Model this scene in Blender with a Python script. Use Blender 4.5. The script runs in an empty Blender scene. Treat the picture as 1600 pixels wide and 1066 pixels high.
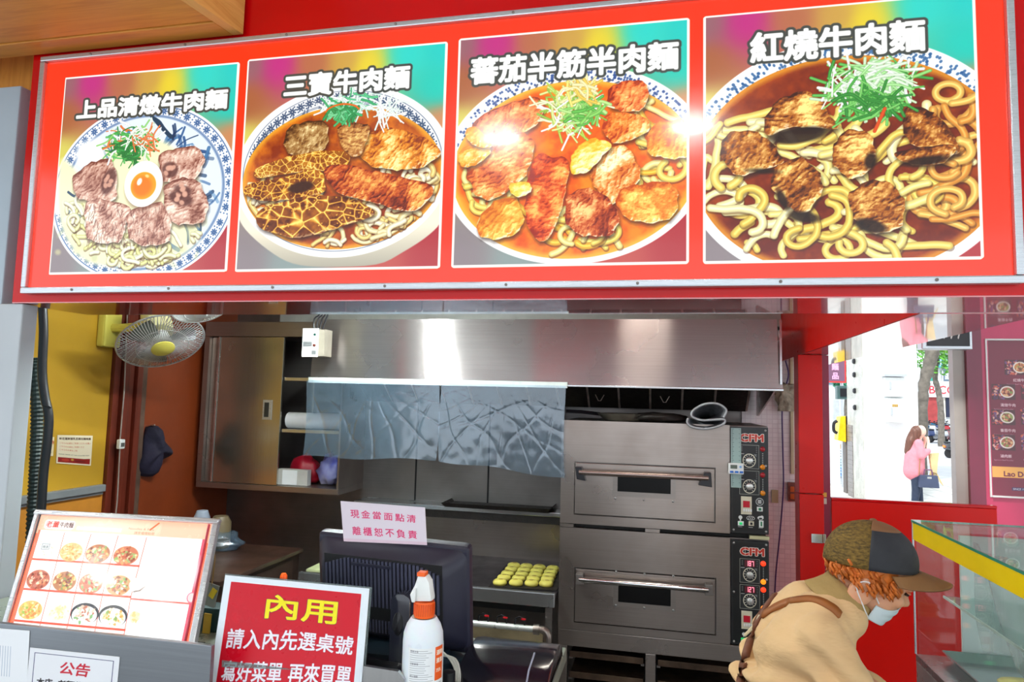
import bpy, bmesh, math, random
import numpy as np
from mathutils import Vector, Matrix, noise as mnoise

# ------------------------------------------------------------------ camera, world, lights, exposure
S = 1.25                      # the layout below is measured in units of 1.25 m; a last pass turns it into metres
SC = bpy.context.scene
COL = SC.collection
CAM = np.array([0.0, 0.0, 1.55])
FOC = 1066.0
def _axes(yaw, pitch, roll):
    cy, sy = math.cos(yaw), math.sin(yaw)
    f = np.array([-sy*math.cos(pitch), cy*math.cos(pitch), math.sin(pitch)])
    r = np.array([cy, sy, 0.0]); u = np.cross(r, f)
    r2 = math.cos(roll)*r + math.sin(roll)*u
    return r2, np.cross(r2, f), f
AX = _axes(*[math.radians(a) for a in (12.36, 4.9, 1.455)])
def U(px, py, ax, v):
    """the point of the plane ax = v that was measured at pixel (px, py) of the 1600 x 1066 photograph"""
    d = AX[0]*(px-800)/FOC - AX[1]*(py-533)/FOC + AX[2]
    i = 'xyz'.index(ax)
    p = CAM + d*(v-CAM[i])/d[i]
    return (float(p[0]), float(p[1]), float(p[2]))
cam_d = bpy.data.cameras.new('camera'); cam = bpy.data.objects.new('camera', cam_d); COL.objects.link(cam)
cam_d.sensor_width = 36; cam_d.lens = FOC*36/1600; cam_d.clip_start = 0.02; cam_d.clip_end = 400
cam.matrix_world = Matrix(((AX[0][0], AX[1][0], -AX[2][0], 0), (AX[0][1], AX[1][1], -AX[2][1], 0),
                           (AX[0][2], AX[1][2], -AX[2][2], CAM[2]*S), (0, 0, 0, 1)))
SC.camera = cam
vs = SC.view_settings
vs.view_transform = 'Standard'; vs.look = 'None'; vs.gamma = 1.0; vs.exposure = 0.45
try: vs.use_curve_mapping = False
except Exception: pass
w = bpy.data.worlds.new('overcast_sky'); SC.world = w; w.use_nodes = True
wn = w.node_tree.nodes; wn.clear()
wo = wn.new('ShaderNodeOutputWorld'); wb = wn.new('ShaderNodeBackground')
wb.inputs[0].default_value = (0.86, 0.93, 1.0, 1); wb.inputs[1].default_value = 1.3
w.node_tree.links.new(wb.outputs[0], wo.inputs[0])

def sun(name, direction, energy, angle, color=(1, 1, 1)):
    d = bpy.data.lights.new(name, 'SUN'); d.energy = energy; d.angle = math.radians(angle); d.color = color
    o = bpy.data.objects.new(name, d); COL.objects.link(o)
    o.rotation_euler = Vector(direction).to_track_quat('-Z', 'Y').to_euler(); return o
sun('daylight_sun', (0.35, 0.75, -1.0), 2.7, 6, (1.0, 0.97, 0.92))

def area(name, loc, target, size, power, color=(1, 1, 1), shape='RECTANGLE'):
    d = bpy.data.lights.new(name, 'AREA'); d.shape = shape; d.size = size[0]*S
    if shape in ('RECTANGLE', 'ELLIPSE'): d.size_y = size[1]*S
    d.energy = power; d.color = color
    o = bpy.data.objects.new(name, d); COL.objects.link(o); o.location = Vector(loc)*S
    v = (Vector(target)-Vector(loc)); o.rotation_euler = v.to_track_quat('-Z', 'Y').to_euler(); return o
KITCHEN_LAMPS = [(-1.265, 2.35, 2.27), (-0.10, 2.35, 2.27)]      # tubes under the kitchen ceiling
LAMP_TURN = math.radians(-19.1)                                # turned so the hood mirrors a tube end-on, as a narrow streak
LT = (-math.sin(LAMP_TURN), math.cos(LAMP_TURN))
for i, p in enumerate(KITCHEN_LAMPS):
    lo = area('kitchen_tube_light', (p[0], p[1], p[2]-0.035), (p[0], p[1], 0), (0.028, 0.85), (46, 3)[i], ((0.90, 1.0, 0.98), (1.0, 0.90, 0.78))[i])
    lo.rotation_euler = (0, 0, LAMP_TURN)
ARCADE_LAMPS = [(-0.74, 0.0, 2.775), (0.13, 0.0, 2.775), (-2.9, 0.15, 2.775)]      # three round lamps over the walkway
for i, p in enumerate(ARCADE_LAMPS):
    area('arcade_lamp_light', (p[0], p[1], p[2]), (p[0], p[1]+0.25, 0), (0.2, 0.2), (22, 22, 26)[i], (1.0, 0.98, 0.94), 'DISK')

# ------------------------------------------------------------------ helpers
def lin(c):
    if isinstance(c, str):
        c = [int(c[i:i+2], 16)/255 for i in (1, 3, 5)]
    elif max(c) > 1.0: c = [x/255 for x in c]
    return tuple(x/12.92 if x <= 0.04045 else ((x+0.055)/1.055)**2.4 for x in c)

def node_mat(name):
    m = bpy.data.materials.new(name); m.use_nodes = True
    nt = m.node_tree; nt.nodes.clear()
    out = nt.nodes.new('ShaderNodeOutputMaterial'); b = nt.nodes.new('ShaderNodeBsdfPrincipled')
    nt.links.new(b.outputs[0], out.inputs[0]); return m, nt, b
def tex(nt, scale=(1, 1, 1), kind='Object'):
    tc = nt.nodes.new('ShaderNodeTexCoord'); mp = nt.nodes.new('ShaderNodeMapping')
    nt.links.new(tc.outputs[kind], mp.inputs[0]); mp.inputs['Scale'].default_value = scale; return mp.outputs[0]
def noise(nt, vec, scale, detail=4, rough=0.55, dist=0.0):
    n = nt.nodes.new('ShaderNodeTexNoise'); nt.links.new(vec, n.inputs['Vector'])
    n.inputs['Scale'].default_value = scale; n.inputs['Detail'].default_value = detail
    n.inputs['Roughness'].default_value = rough; n.inputs['Distortion'].default_value = dist; return n.outputs[0]
def ramp(nt, fac, stops):
    r = nt.nodes.new('ShaderNodeValToRGB'); nt.links.new(fac, r.inputs[0]); e = r.color_ramp.elements
    while len(e) < len(stops): e.new(0.5)
    for el, (p, c) in zip(e, stops):
        el.position = p; el.color = (c, c, c, 1) if isinstance(c, (int, float)) else (*c, 1)
    return r.outputs[0]
def bump(nt, b, h, strength=0.3, dist=0.01):
    n = nt.nodes.new('ShaderNodeBump'); nt.links.new(h, n.inputs['Height'])
    n.inputs['Strength'].default_value = strength; n.inputs['Distance'].default_value = dist
    nt.links.new(n.outputs[0], b.inputs['Normal'])
def P(name, col, rough=0.5, metal=0.0, var=0.12, scale=8.0, bmp=0.0, bscale=60.0, coat=0.0, stretch=(1, 1, 1), col2=None, spec=0.5, trans=0.0, emis=0.0, alpha=1.0, sheen=0.0, sss=0.0):
    """one procedural material: colour broken up by noise, optional fine relief"""
    m, nt, b = node_mat(name); c = lin(col)
    lo = tuple(x*(1-var) for x in c) if col2 is None else lin(col2); hi = tuple(min(1, x*(1+var)) for x in c) if col2 is None else c
    v = tex(nt, stretch)
    n = noise(nt, v, scale)
    nt.links.new(ramp(nt, n, [(0.3, lo), (0.7, hi)]), b.inputs['Base Color'])
    nt.links.new(ramp(nt, noise(nt, v, scale*2.3), [(0.3, max(0.02, rough*0.85)), (0.75, min(1, rough*1.15))]), b.inputs['Roughness'])
    b.inputs['Metallic'].default_value = metal; b.inputs['Coat Weight'].default_value = coat; b.inputs['Coat Roughness'].default_value = 0.08
    b.inputs['Specular IOR Level'].default_value = spec; b.inputs['Transmission Weight'].default_value = trans
    b.inputs['Alpha'].default_value = alpha; b.inputs['Sheen Weight'].default_value = sheen
    if sss: b.inputs['Subsurface Weight'].default_value = sss; b.inputs['Subsurface Radius'].default_value = (0.02, 0.008, 0.004)
    if emis: b.inputs['Emission Color'].default_value = (*c, 1); b.inputs['Emission Strength'].default_value = emis
    if bmp: bump(nt, b, noise(nt, v, bscale, 3), bmp)
    return m
def steel(name, col, rough=0.28, brush='x', dirt=0.25, aniso=0.0, dirtcol='#3a2c22', dscale=2.2):
    m, nt, b = node_mat(name); c = lin(col)
    st = {'x': (0.6, 60, 60), 'z': (60, 60, 0.6), 'y': (60, 0.6, 60)}[brush]
    g = noise(nt, tex(nt, st), 3.0, 3, 0.6); d = noise(nt, tex(nt), dscale, 4, 0.5, 0.0)
    base = ramp(nt, g, [(0.25, tuple(x*0.92 for x in c)), (0.75, tuple(min(1, x*1.05) for x in c))])
    mx = nt.nodes.new('ShaderNodeMix'); mx.data_type = 'RGBA'
    nt.links.new(ramp(nt, d, [(0.40, 0.0), (0.95, dirt*1.6)]), mx.inputs['Factor'])
    nt.links.new(base, mx.inputs['A']); mx.inputs['B'].default_value = (*lin(dirtcol), 1)
    nt.links.new(mx.outputs['Result'], b.inputs['Base Color'])
    nt.links.new(ramp(nt, d, [(0.3, rough*0.8), (0.8, min(1, rough*1.6))]), b.inputs['Roughness'])
    b.inputs['Metallic'].default_value = 0.92
    if aniso:
        b.inputs['Anisotropic'].default_value = aniso
        t = nt.nodes.new('ShaderNodeTangent'); t.direction_type = 'UV_MAP'; t.uv_map = 'uv'
        nt.links.new(t.outputs[0], b.inputs['Tangent'])
    bump(nt, b, g, 0.05, 0.002)
    return m
def glass(name, col=(235, 245, 242), rough=0.02, alpha_like=0.12, cap=0.2):
    """thin clear sheet: mostly transparent with a mirror share at glancing angles"""
    m = bpy.data.materials.new(name); m.use_nodes = True; nt = m.node_tree; nt.nodes.clear()
    out = nt.nodes.new('ShaderNodeOutputMaterial'); mix = nt.nodes.new('ShaderNodeMixShader'); tr = nt.nodes.new('ShaderNodeBsdfTransparent')
    gl = nt.nodes.new('ShaderNodeBsdfGlossy'); gl.inputs['Roughness'].default_value = rough
    tr.inputs[0].default_value = (*lin(col), 1); fr = nt.nodes.new('ShaderNodeFresnel'); fr.inputs[0].default_value = 1.5
    ad = nt.nodes.new('ShaderNodeMath'); ad.operation = 'ADD'; ad.inputs[1].default_value = alpha_like*0.3
    mn = nt.nodes.new('ShaderNodeMath'); mn.operation = 'MINIMUM'; mn.inputs[1].default_value = cap
    nt.links.new(fr.outputs[0], ad.inputs[0]); nt.links.new(ad.outputs[0], mn.inputs[0]); nt.links.new(mn.outputs[0], mix.inputs[0]); nt.links.new(tr.outputs[0], mix.inputs[1])
    nt.links.new(gl.outputs[0], mix.inputs[2]); nt.links.new(mix.outputs[0], out.inputs[0]); return m
def glow(name, col, strength=1.0):
    m, nt, b = node_mat(name); c = lin(col)
    b.inputs['Base Color'].default_value = (*[x*0.3 for x in c], 1); b.inputs['Roughness'].default_value = 0.3
    b.inputs['Emission Color'].default_value = (*c, 1); b.inputs['Emission Strength'].default_value = strength; return m

def _off(p):
    while p is not None:
        if '_o' in p: return Vector(p['_o'])
        p = p.parent
    return Vector((0, 0, 0))
class MB:
    """collects shapes, then links them as one mesh object"""
    def __init__(s): s.v = []; s.f = []; s.mi = []; s.cur = 0; s.uv = None
    def add(s, vs, fs):
        o = len(s.v); s.v += [tuple(map(float, v)) for v in vs]; s.f += [tuple(i+o for i in f) for f in fs]; s.mi += [s.cur]*len(fs); return s
    def box(s, x0, x1, y0, y1, z0, z1):
        x0, x1 = sorted((x0, x1)); y0, y1 = sorted((y0, y1)); z0, z1 = sorted((z0, z1))
        return s.add([(x0,y0,z0),(x1,y0,z0),(x1,y1,z0),(x0,y1,z0),(x0,y0,z1),(x1,y0,z1),(x1,y1,z1),(x0,y1,z1)],
                     [(0,3,2,1),(4,5,6,7),(0,1,5,4),(1,2,6,5),(2,3,7,6),(3,0,4,7)])
    def obox(s, c, size, M=None):
        M = M or Matrix.Identity(3); a, b, d = [k/2 for k in size]
        vs = [Vector(c)+M@Vector(p) for p in ((-a,-b,-d),(a,-b,-d),(a,b,-d),(-a,b,-d),(-a,-b,d),(a,-b,d),(a,b,d),(-a,b,d))]
        return s.add(vs, [(0,3,2,1),(4,5,6,7),(0,1,5,4),(1,2,6,5),(2,3,7,6),(3,0,4,7)])
    def loft(s, rings, closed=True, caps=True):
        n = len(rings[0]); o = []; fs = []
        for r in rings: o += list(r)
        for i in range(len(rings)-1):
            for j in range(n if closed else n-1):
                k = (j+1) % n; fs.append((i*n+j, i*n+k, (i+1)*n+k, (i+1)*n+j))
        if caps and closed: fs.append(tuple(range(n-1, -1, -1))); fs.append(tuple((len(rings)-1)*n+j for j in range(n)))
        return s.add(o, fs)
    def tube(s, pts, r, n=8, caps=True):
        pts = [Vector(p) for p in pts]; rings = []; u = None
        for i, p in enumerate(pts):
            t = (pts[min(i+1, len(pts)-1)]-pts[max(i-1, 0)])
            t = t.normalized() if t.length > 1e-9 else Vector((0, 0, 1))
            if u is None: u = t.orthogonal().normalized()
            u = (u-t*u.dot(t)); u = u.normalized() if u.length > 1e-6 else t.orthogonal().normalized()
            w_ = t.cross(u); rr = r[i] if isinstance(r, (list, tuple)) else r
            rings.append([p+rr*(math.cos(a)*u+math.sin(a)*w_) for a in [2*math.pi*k/n for k in range(n)]])
        return s.loft(rings, True, caps)
    def lathe(s, prof, c=(0, 0, 0), n=20, M=None, arc=2*math.pi):
        M = M or Matrix.Identity(3); rings = []
        for r, z in prof: rings.append([Vector(c)+M@Vector((r*math.cos(a), r*math.sin(a), z)) for a in [2*math.pi*k/n for k in range(n)]])
        return s.loft(rings, True, True)
    def ell(s, c, rad, M=None, n=14, m=9):
        M = M or Matrix.Identity(3); rings = []
        for i in range(m+1):
            t = math.pi*i/m; rr = max(math.sin(t), 1e-3)
            rings.append([Vector(c)+M@Vector((rad[0]*rr*math.cos(a), rad[1]*rr*math.sin(a), -rad[2]*math.cos(t))) for a in [2*math.pi*k/n for k in range(n)]])
        return s.loft(rings, True, True)
    def prism(s, poly, axis, a, b):
        """poly in the two other axes, extruded from a to b along axis"""
        def mk(p, t):
            return {'x': (t, p[0], p[1]), 'y': (p[0], t, p[1]), 'z': (p[0], p[1], t)}[axis]
        n = len(poly); vs = [mk(p, a) for p in poly]+[mk(p, b) for p in poly]
        return s.add(vs, [tuple(range(n-1, -1, -1)), tuple(range(n, 2*n))]+[(i, (i+1) % n, n+(i+1) % n, n+i) for i in range(n)])
    def slab(s, quad, t):
        """a plate: four world corners pushed along their normal by t"""
        q = [Vector(p) for p in quad]; nrm = (q[1]-q[0]).cross(q[3]-q[0]).normalized()*t
        vs = q+[p+nrm for p in q]
        return s.add(vs, [(3,2,1,0),(4,5,6,7),(0,1,5,4),(1,2,6,5),(2,3,7,6),(3,0,4,7)])
    def surf(s, fn, nu, nv, thick=0.0):
        vs = [fn(i/nu, j/nv) for j in range(nv+1) for i in range(nu+1)]
        return s.add(vs, [(j*(nu+1)+i, j*(nu+1)+i+1, (j+1)*(nu+1)+i+1, (j+1)*(nu+1)+i) for j in range(nv) for i in range(nu)])
    def build(s, name, mats, parent=None, smooth=False, bevel=0.0, seg=2, uvf=None, mods=None, angle=35):
        me = bpy.data.meshes.new(name); off = _off(parent)
        me.from_pydata([tuple(Vector(v)-off) for v in s.v], [], s.f)
        if any(s.mi): me.polygons.foreach_set('material_index', s.mi)
        bm = bmesh.new(); bm.from_mesh(me); bmesh.ops.recalc_face_normals(bm, faces=bm.faces)
        if bevel:
            es = [e for e in bm.edges if len(e.link_faces) == 2 and e.calc_face_angle(0) > math.radians(30)]
            bmesh.ops.bevel(bm, geom=es, offset=bevel, segments=seg, profile=0.6, affect='EDGES', clamp_overlap=True)
        if uvf:
            ul = bm.loops.layers.uv.new('uv')
            for f in bm.faces:
                for l in f.loops: l[ul].uv = uvf(l.vert.co+off)
        bm.to_mesh(me); bm.free()
        for m in (mats if isinstance(mats, (list, tuple)) else [mats]): me.materials.append(m)
        o = bpy.data.objects.new(name, me); COL.objects.link(o)
        if parent is not None: o.parent = parent
        if smooth:
            me.polygons.foreach_set('use_smooth', [True]*len(me.polygons))
            if smooth != 'all':
                try: me.set_sharp_from_angle(angle=math.radians(angle))
                except Exception: pass
        return o
def thing(name, label, cat, loc=(0, 0, 0), rot=None, group=None):
    o = bpy.data.objects.new(name, None); COL.objects.link(o); o.empty_display_size = 0.05
    o.location = loc; o['label'] = label; o['category'] = cat
    if rot is not None: o.rotation_euler = rot
    else: o['_o'] = tuple(loc)          # parts are given in world coordinates
    if group: o['group'] = group
    return o
def tag(o, label, cat, group=None, kind=None):
    o['label'] = label; o['category'] = cat
    if group: o['group'] = group
    if kind: o['kind'] = kind
    return o
def struct(o): o['kind'] = 'structure'; return o
def dup(root, loc, rot=None, label=None):
    r = root.copy(); COL.objects.link(r); r.location = loc
    if rot is not None: r.rotation_euler = rot
    if label: r['label'] = label
    for ch in list(root.children):
        c = ch.copy(); COL.objects.link(c); c.parent = r
        for g in list(ch.children):
            d = g.copy(); COL.objects.link(d); d.parent = c
    return r
def RZ(a): return Matrix.Rotation(math.radians(a), 3, 'Z')
def RX(a): return Matrix.Rotation(math.radians(a), 3, 'X')
def RY(a): return Matrix.Rotation(math.radians(a), 3, 'Y')
# ------------------------------------------------------------------ a small painter for flat print (signs, menus, notices)
RS = np.random.RandomState(7)
def vnoise(h, w, cell, seed=0, octaves=3):
    r = np.random.RandomState(seed); out = np.zeros((h, w), np.float32); amp = 1.0; tot = 0
    for o in range(octaves):
        c = max(2.0, cell/2**o); gh, gw = int(h/c)+3, int(w/c)+3; g = r.rand(gh, gw).astype(np.float32)
        y = np.arange(h)/c; x = np.arange(w)/c; yi = y.astype(int); xi = x.astype(int)
        fy = (y-yi)[:, None]; fx = (x-xi)[None, :]; fy = fy*fy*(3-2*fy); fx = fx*fx*(3-2*fx)
        a = g[yi][:, xi]; b = g[yi][:, xi+1]; c_ = g[yi+1][:, xi]; d = g[yi+1][:, xi+1]
        out += amp*((a*(1-fx)+b*fx)*(1-fy)+(c_*(1-fx)+d*fx)*fy); tot += amp; amp *= 0.55
    return out/tot
def hexc(c): return np.array([int(c[i:i+2], 16)/255 for i in (1, 3, 5)], np.float32) if isinstance(c, str) else np.array(c, np.float32)/(255 if max(c) > 1 else 1)
def text_tris(body, cache={}):
    """filled triangles of a line of text, one unit = one em"""
    if body in cache: return cache[body]
    cu = bpy.data.curves.new('t', 'FONT'); cu.body = body; cu.size = 1.0; cu.resolution_u = 3
    o = bpy.data.objects.new('t', cu); COL.objects.link(o); bpy.context.view_layer.update()
    me = o.to_mesh(); me.calc_loop_triangles()
    v = np.array([p.co[:2] for p in me.vertices], np.float32).reshape(-1, 2)
    t = np.array([list(k.vertices) for k in me.loop_triangles], np.int32).reshape(-1, 3)
    r = v[t] if len(t) else np.zeros((0, 3, 2), np.float32)
    o.to_mesh_clear(); bpy.data.objects.remove(o); bpy.data.curves.remove(cu); cache[body] = r; return r
def tri_mask(tri, w, h, ss=2):
    W, H = int(w*ss), int(h*ss); m = np.zeros((H, W), bool)
    for a, b, c in tri*ss:
        x0 = max(0, int(min(a[0], b[0], c[0]))-1); x1 = min(W, int(max(a[0], b[0], c[0]))+2)
        y0 = max(0, int(min(a[1], b[1], c[1]))-1); y1 = min(H, int(max(a[1], b[1], c[1]))+2)
        if x1 <= x0 or y1 <= y0: continue
        X = np.arange(x0, x1)[None, :]+0.5; Y = np.arange(y0, y1)[:, None]+0.5
        e = lambda p, q: (q[0]-p[0])*(Y-p[1])-(q[1]-p[1])*(X-p[0])
        k1, k2, k3 = e(a, b), e(b, c), e(c, a)
        m[y0:y1, x0:x1] |= ((k1 >= 0) & (k2 >= 0) & (k3 >= 0)) | ((k1 <= 0) & (k2 <= 0) & (k3 <= 0))
    return m[:h*ss, :w*ss].reshape(h, ss, w, ss).mean((1, 3)).astype(np.float32)
def dilate(m, r):
    out = m.copy(); R_ = int(math.ceil(r)); p = np.pad(m, R_)
    for dy in range(-R_, R_+1):
        for dx in range(-R_, R_+1):
            d = math.hypot(dx, dy)
            if 0 < d <= r+0.5: out = np.maximum(out, p[R_+dy:R_+dy+m.shape[0], R_+dx:R_+dx+m.shape[1]]*min(1, r+0.5-d+0.001 if d > r-0.5 else 1))
    return out
class Canvas:
    def __init__(s, w, h, bg): s.w, s.h = w, h; s.a = np.zeros((h, w, 3), np.float32)+hexc(bg)
    def win(s, x0, y0, x1, y1, pad=2):
        x0 = max(0, int(x0-pad)); y0 = max(0, int(y0-pad)); x1 = min(s.w, int(x1+pad)+1); y1 = min(s.h, int(y1+pad)+1)
        if x1 <= x0 or y1 <= y0: return None
        X, Y = np.meshgrid(np.arange(x0, x1)+0.5, np.arange(y0, y1)+0.5); return (slice(y0, y1), slice(x0, x1)), X.astype(np.float32), Y.astype(np.float32)
    def put(s, sl, m, col):
        if s.clip is not None: m = m*s.clip[sl]
        s.a[sl] = s.a[sl]*(1-m[..., None])+(hexc(col) if not isinstance(col, np.ndarray) else col)*m[..., None]
    clip = None
    def rect(s, x0, y0, x1, y1, col, rad=0, a=1.0):
        w_ = s.win(x0, y0, x1, y1)
        if not w_: return
        sl, X, Y = w_; cx, cy = (x0+x1)/2, (y0+y1)/2; dx = np.abs(X-cx)-(x1-x0)/2+rad; dy = np.abs(Y-cy)-(y1-y0)/2+rad
        d = np.hypot(np.maximum(dx, 0), np.maximum(dy, 0))+np.minimum(np.maximum(dx, dy), 0)-rad
        s.put(sl, np.clip(0.5-d, 0, 1)*a, col)
    def ell(s, cx, cy, rx, ry, col, rot=0, soft=1.0, a=1.0, inner=0.0):
        R_ = max(rx, ry)+soft; w_ = s.win(cx-R_, cy-R_, cx+R_, cy+R_)
        if not w_: return
        sl, X, Y = w_; c, n = math.cos(rot), math.sin(rot); x = (X-cx)*c+(Y-cy)*n; y = -(X-cx)*n+(Y-cy)*c
        q = np.hypot(x/rx, y/ry); d = (q-1)*min(rx, ry); m = np.clip(0.5-d/soft, 0, 1)
        if inner: m = m*np.clip((q-inner)*min(rx, ry)/soft+0.5, 0, 1)
        s.put(sl, m*a, col)
    def sdf(s, pts, X, Y, closed=True):
        p = np.array(pts, np.float32); n = len(p); D = np.full(X.shape, 1e9, np.float32); ins = np.zeros(X.shape, bool); T = np.zeros(X.shape, np.float32)
        for i in range(n if closed else n-1):
            a, b = p[i], p[(i+1) % n]; ab = b-a; L = float(ab@ab)+1e-9
            t = np.clip(((X-a[0])*ab[0]+(Y-a[1])*ab[1])/L, 0, 1); d = (X-a[0]-t*ab[0])**2+(Y-a[1]-t*ab[1])**2
            D = np.minimum(D, d)
            if closed:
                cnd = (a[1] > Y) != (b[1] > Y)
                xi = (b[0]-a[0])*(Y-a[1])/((b[1]-a[1]) if abs(b[1]-a[1]) > 1e-9 else 1e-9)+a[0]; ins ^= cnd & (X < xi)
        D = np.sqrt(D); return np.where(ins, D, -D) if closed else D
    def poly(s, pts, col, soft=1.0, a=1.0, tex_=None):
        p = np.array(pts); w_ = s.win(p[:, 0].min(), p[:, 1].min(), p[:, 0].max(), p[:, 1].max(), 2+soft)
        if not w_: return
        sl, X, Y = w_; d = s.sdf(pts, X, Y); m = np.clip(0.5+d/soft, 0, 1)*a
        s.put(sl, m, tex_(d, X, Y) if tex_ else col)
    def stroke(s, pts, r, col, edge=0.55, hi=0.0, a=1.0):
        p = np.array(pts); w_ = s.win(p[:, 0].min(), p[:, 1].min(), p[:, 0].max(), p[:, 1].max(), r+2)
        if not w_: return
        sl, X, Y = w_; d = s.sdf(pts, X, Y, False); m = np.clip(r-d+0.5, 0, 1); q = np.clip(d/r, 0, 1)
        c = hexc(col)*(edge+(1-edge)*np.clip((1-q**2), 0, 1)[..., None]**0.6)+hi*np.clip(1-q*2.4, 0, 1)[..., None]
        s.put(sl, m*a, np.clip(c, 0, 1))
    def text(s, body, x, y, size, col, bold=0.0, outline=None, orad=0, sx=1.0, width=None, slant=0.0, rough=0.0):
        """x, y = left end of the baseline"""
        t = text_tris(body)
        if not len(t): return
        if width:
            ext = float(t[..., 0].max()-t[..., 0].min())*size; sx = width/ext
        T = np.stack([t[..., 0]*size*sx+t[..., 1]*size*slant, -t[..., 1]*size], -1); pad = int(bold+orad+6)
        x0, y0 = float(T[..., 0].min()), float(T[..., 1].min()); W = int(T[..., 0].max()-x0)+2*pad+2; H = int(T[..., 1].max()-y0)+2*pad+2
        m = tri_mask(T-np.array([x0-pad, y0-pad]), W, H)
        if bold: m = dilate(m, bold)
        X0 = int(round(x+x0-pad)); Y0 = int(round(y+y0-pad))
        def blit(mm, c):
            xa, ya = max(0, X0), max(0, Y0); xb, yb = min(s.w, X0+W), min(s.h, Y0+H)
            if xb > xa and yb > ya: s.put((slice(ya, yb), slice(xa, xb)), mm[ya-Y0:yb-Y0, xa-X0:xb-X0], c)
        if outline is not None: blit(dilate(m, orad), outline)
        blit(m, col)
    def image(s, name):
        im = bpy.data.images.new(name, s.w, s.h, alpha=False); buf = np.ones((s.h, s.w, 4), np.float32)
        buf[..., :3] = np.clip(s.a[::-1], 0, 1); im.pixels.foreach_set(buf.ravel()); im.update(); im.pack(); return im
def smoothc(pts, n=6, closed=False):
    """Catmull-Rom through the points"""
    p = [np.array(q, float) for q in pts]; L = len(p); out = []
    for i in range(L if closed else L-1):
        a, b, c, d = (p[(i-1) % L], p[i], p[(i+1) % L], p[(i+2) % L]) if closed else (p[max(i-1, 0)], p[i], p[i+1], p[min(i+2, L-1)])
        for k in range(n):
            t = k/n; out.append(0.5*((2*b)+(c-a)*t+(2*a-5*b+4*c-d)*t*t+(3*b-a-3*c+d)*t**3))
    if not closed: out.append(p[-1])
    return out
def print_mat(name, im, rough=0.35, emis=0.0, coat=0.0, base=1.0, spec=0.5):
    m, nt, b = node_mat(name); b.inputs['Specular IOR Level'].default_value = spec; t = nt.nodes.new('ShaderNodeTexImage'); t.image = im; t.interpolation = 'Cubic'; t.extension = 'EXTEND'
    uv = nt.nodes.new('ShaderNodeUVMap'); uv.uv_map = 'uv'; nt.links.new(uv.outputs[0], t.inputs[0])
    n = noise(nt, tex(nt), 30, 2)
    if emis:
        nt.links.new(t.outputs[0], b.inputs['Emission Color']); b.inputs['Emission Strength'].default_value = emis
        b.inputs['Base Color'].default_value = (0.02, 0.02, 0.02, 1)
        mp = nt.nodes.new('ShaderNodeMix'); mp.data_type = 'RGBA'; mp.blend_type = 'MULTIPLY'; mp.inputs['Factor'].default_value = 1
        nt.links.new(t.outputs[0], mp.inputs['A']); mp.inputs['B'].default_value = (base, base, base, 1); nt.links.new(mp.outputs['Result'], b.inputs['Base Color'])
    else: nt.links.new(t.outputs[0], b.inputs['Base Color'])
    nt.links.new(ramp(nt, n, [(0.3, rough*0.85), (0.7, rough*1.15)]), b.inputs['Roughness'])
    b.inputs['Coat Weight'].default_value = coat; b.inputs['Coat Roughness'].default_value = 0.06; return m
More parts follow.
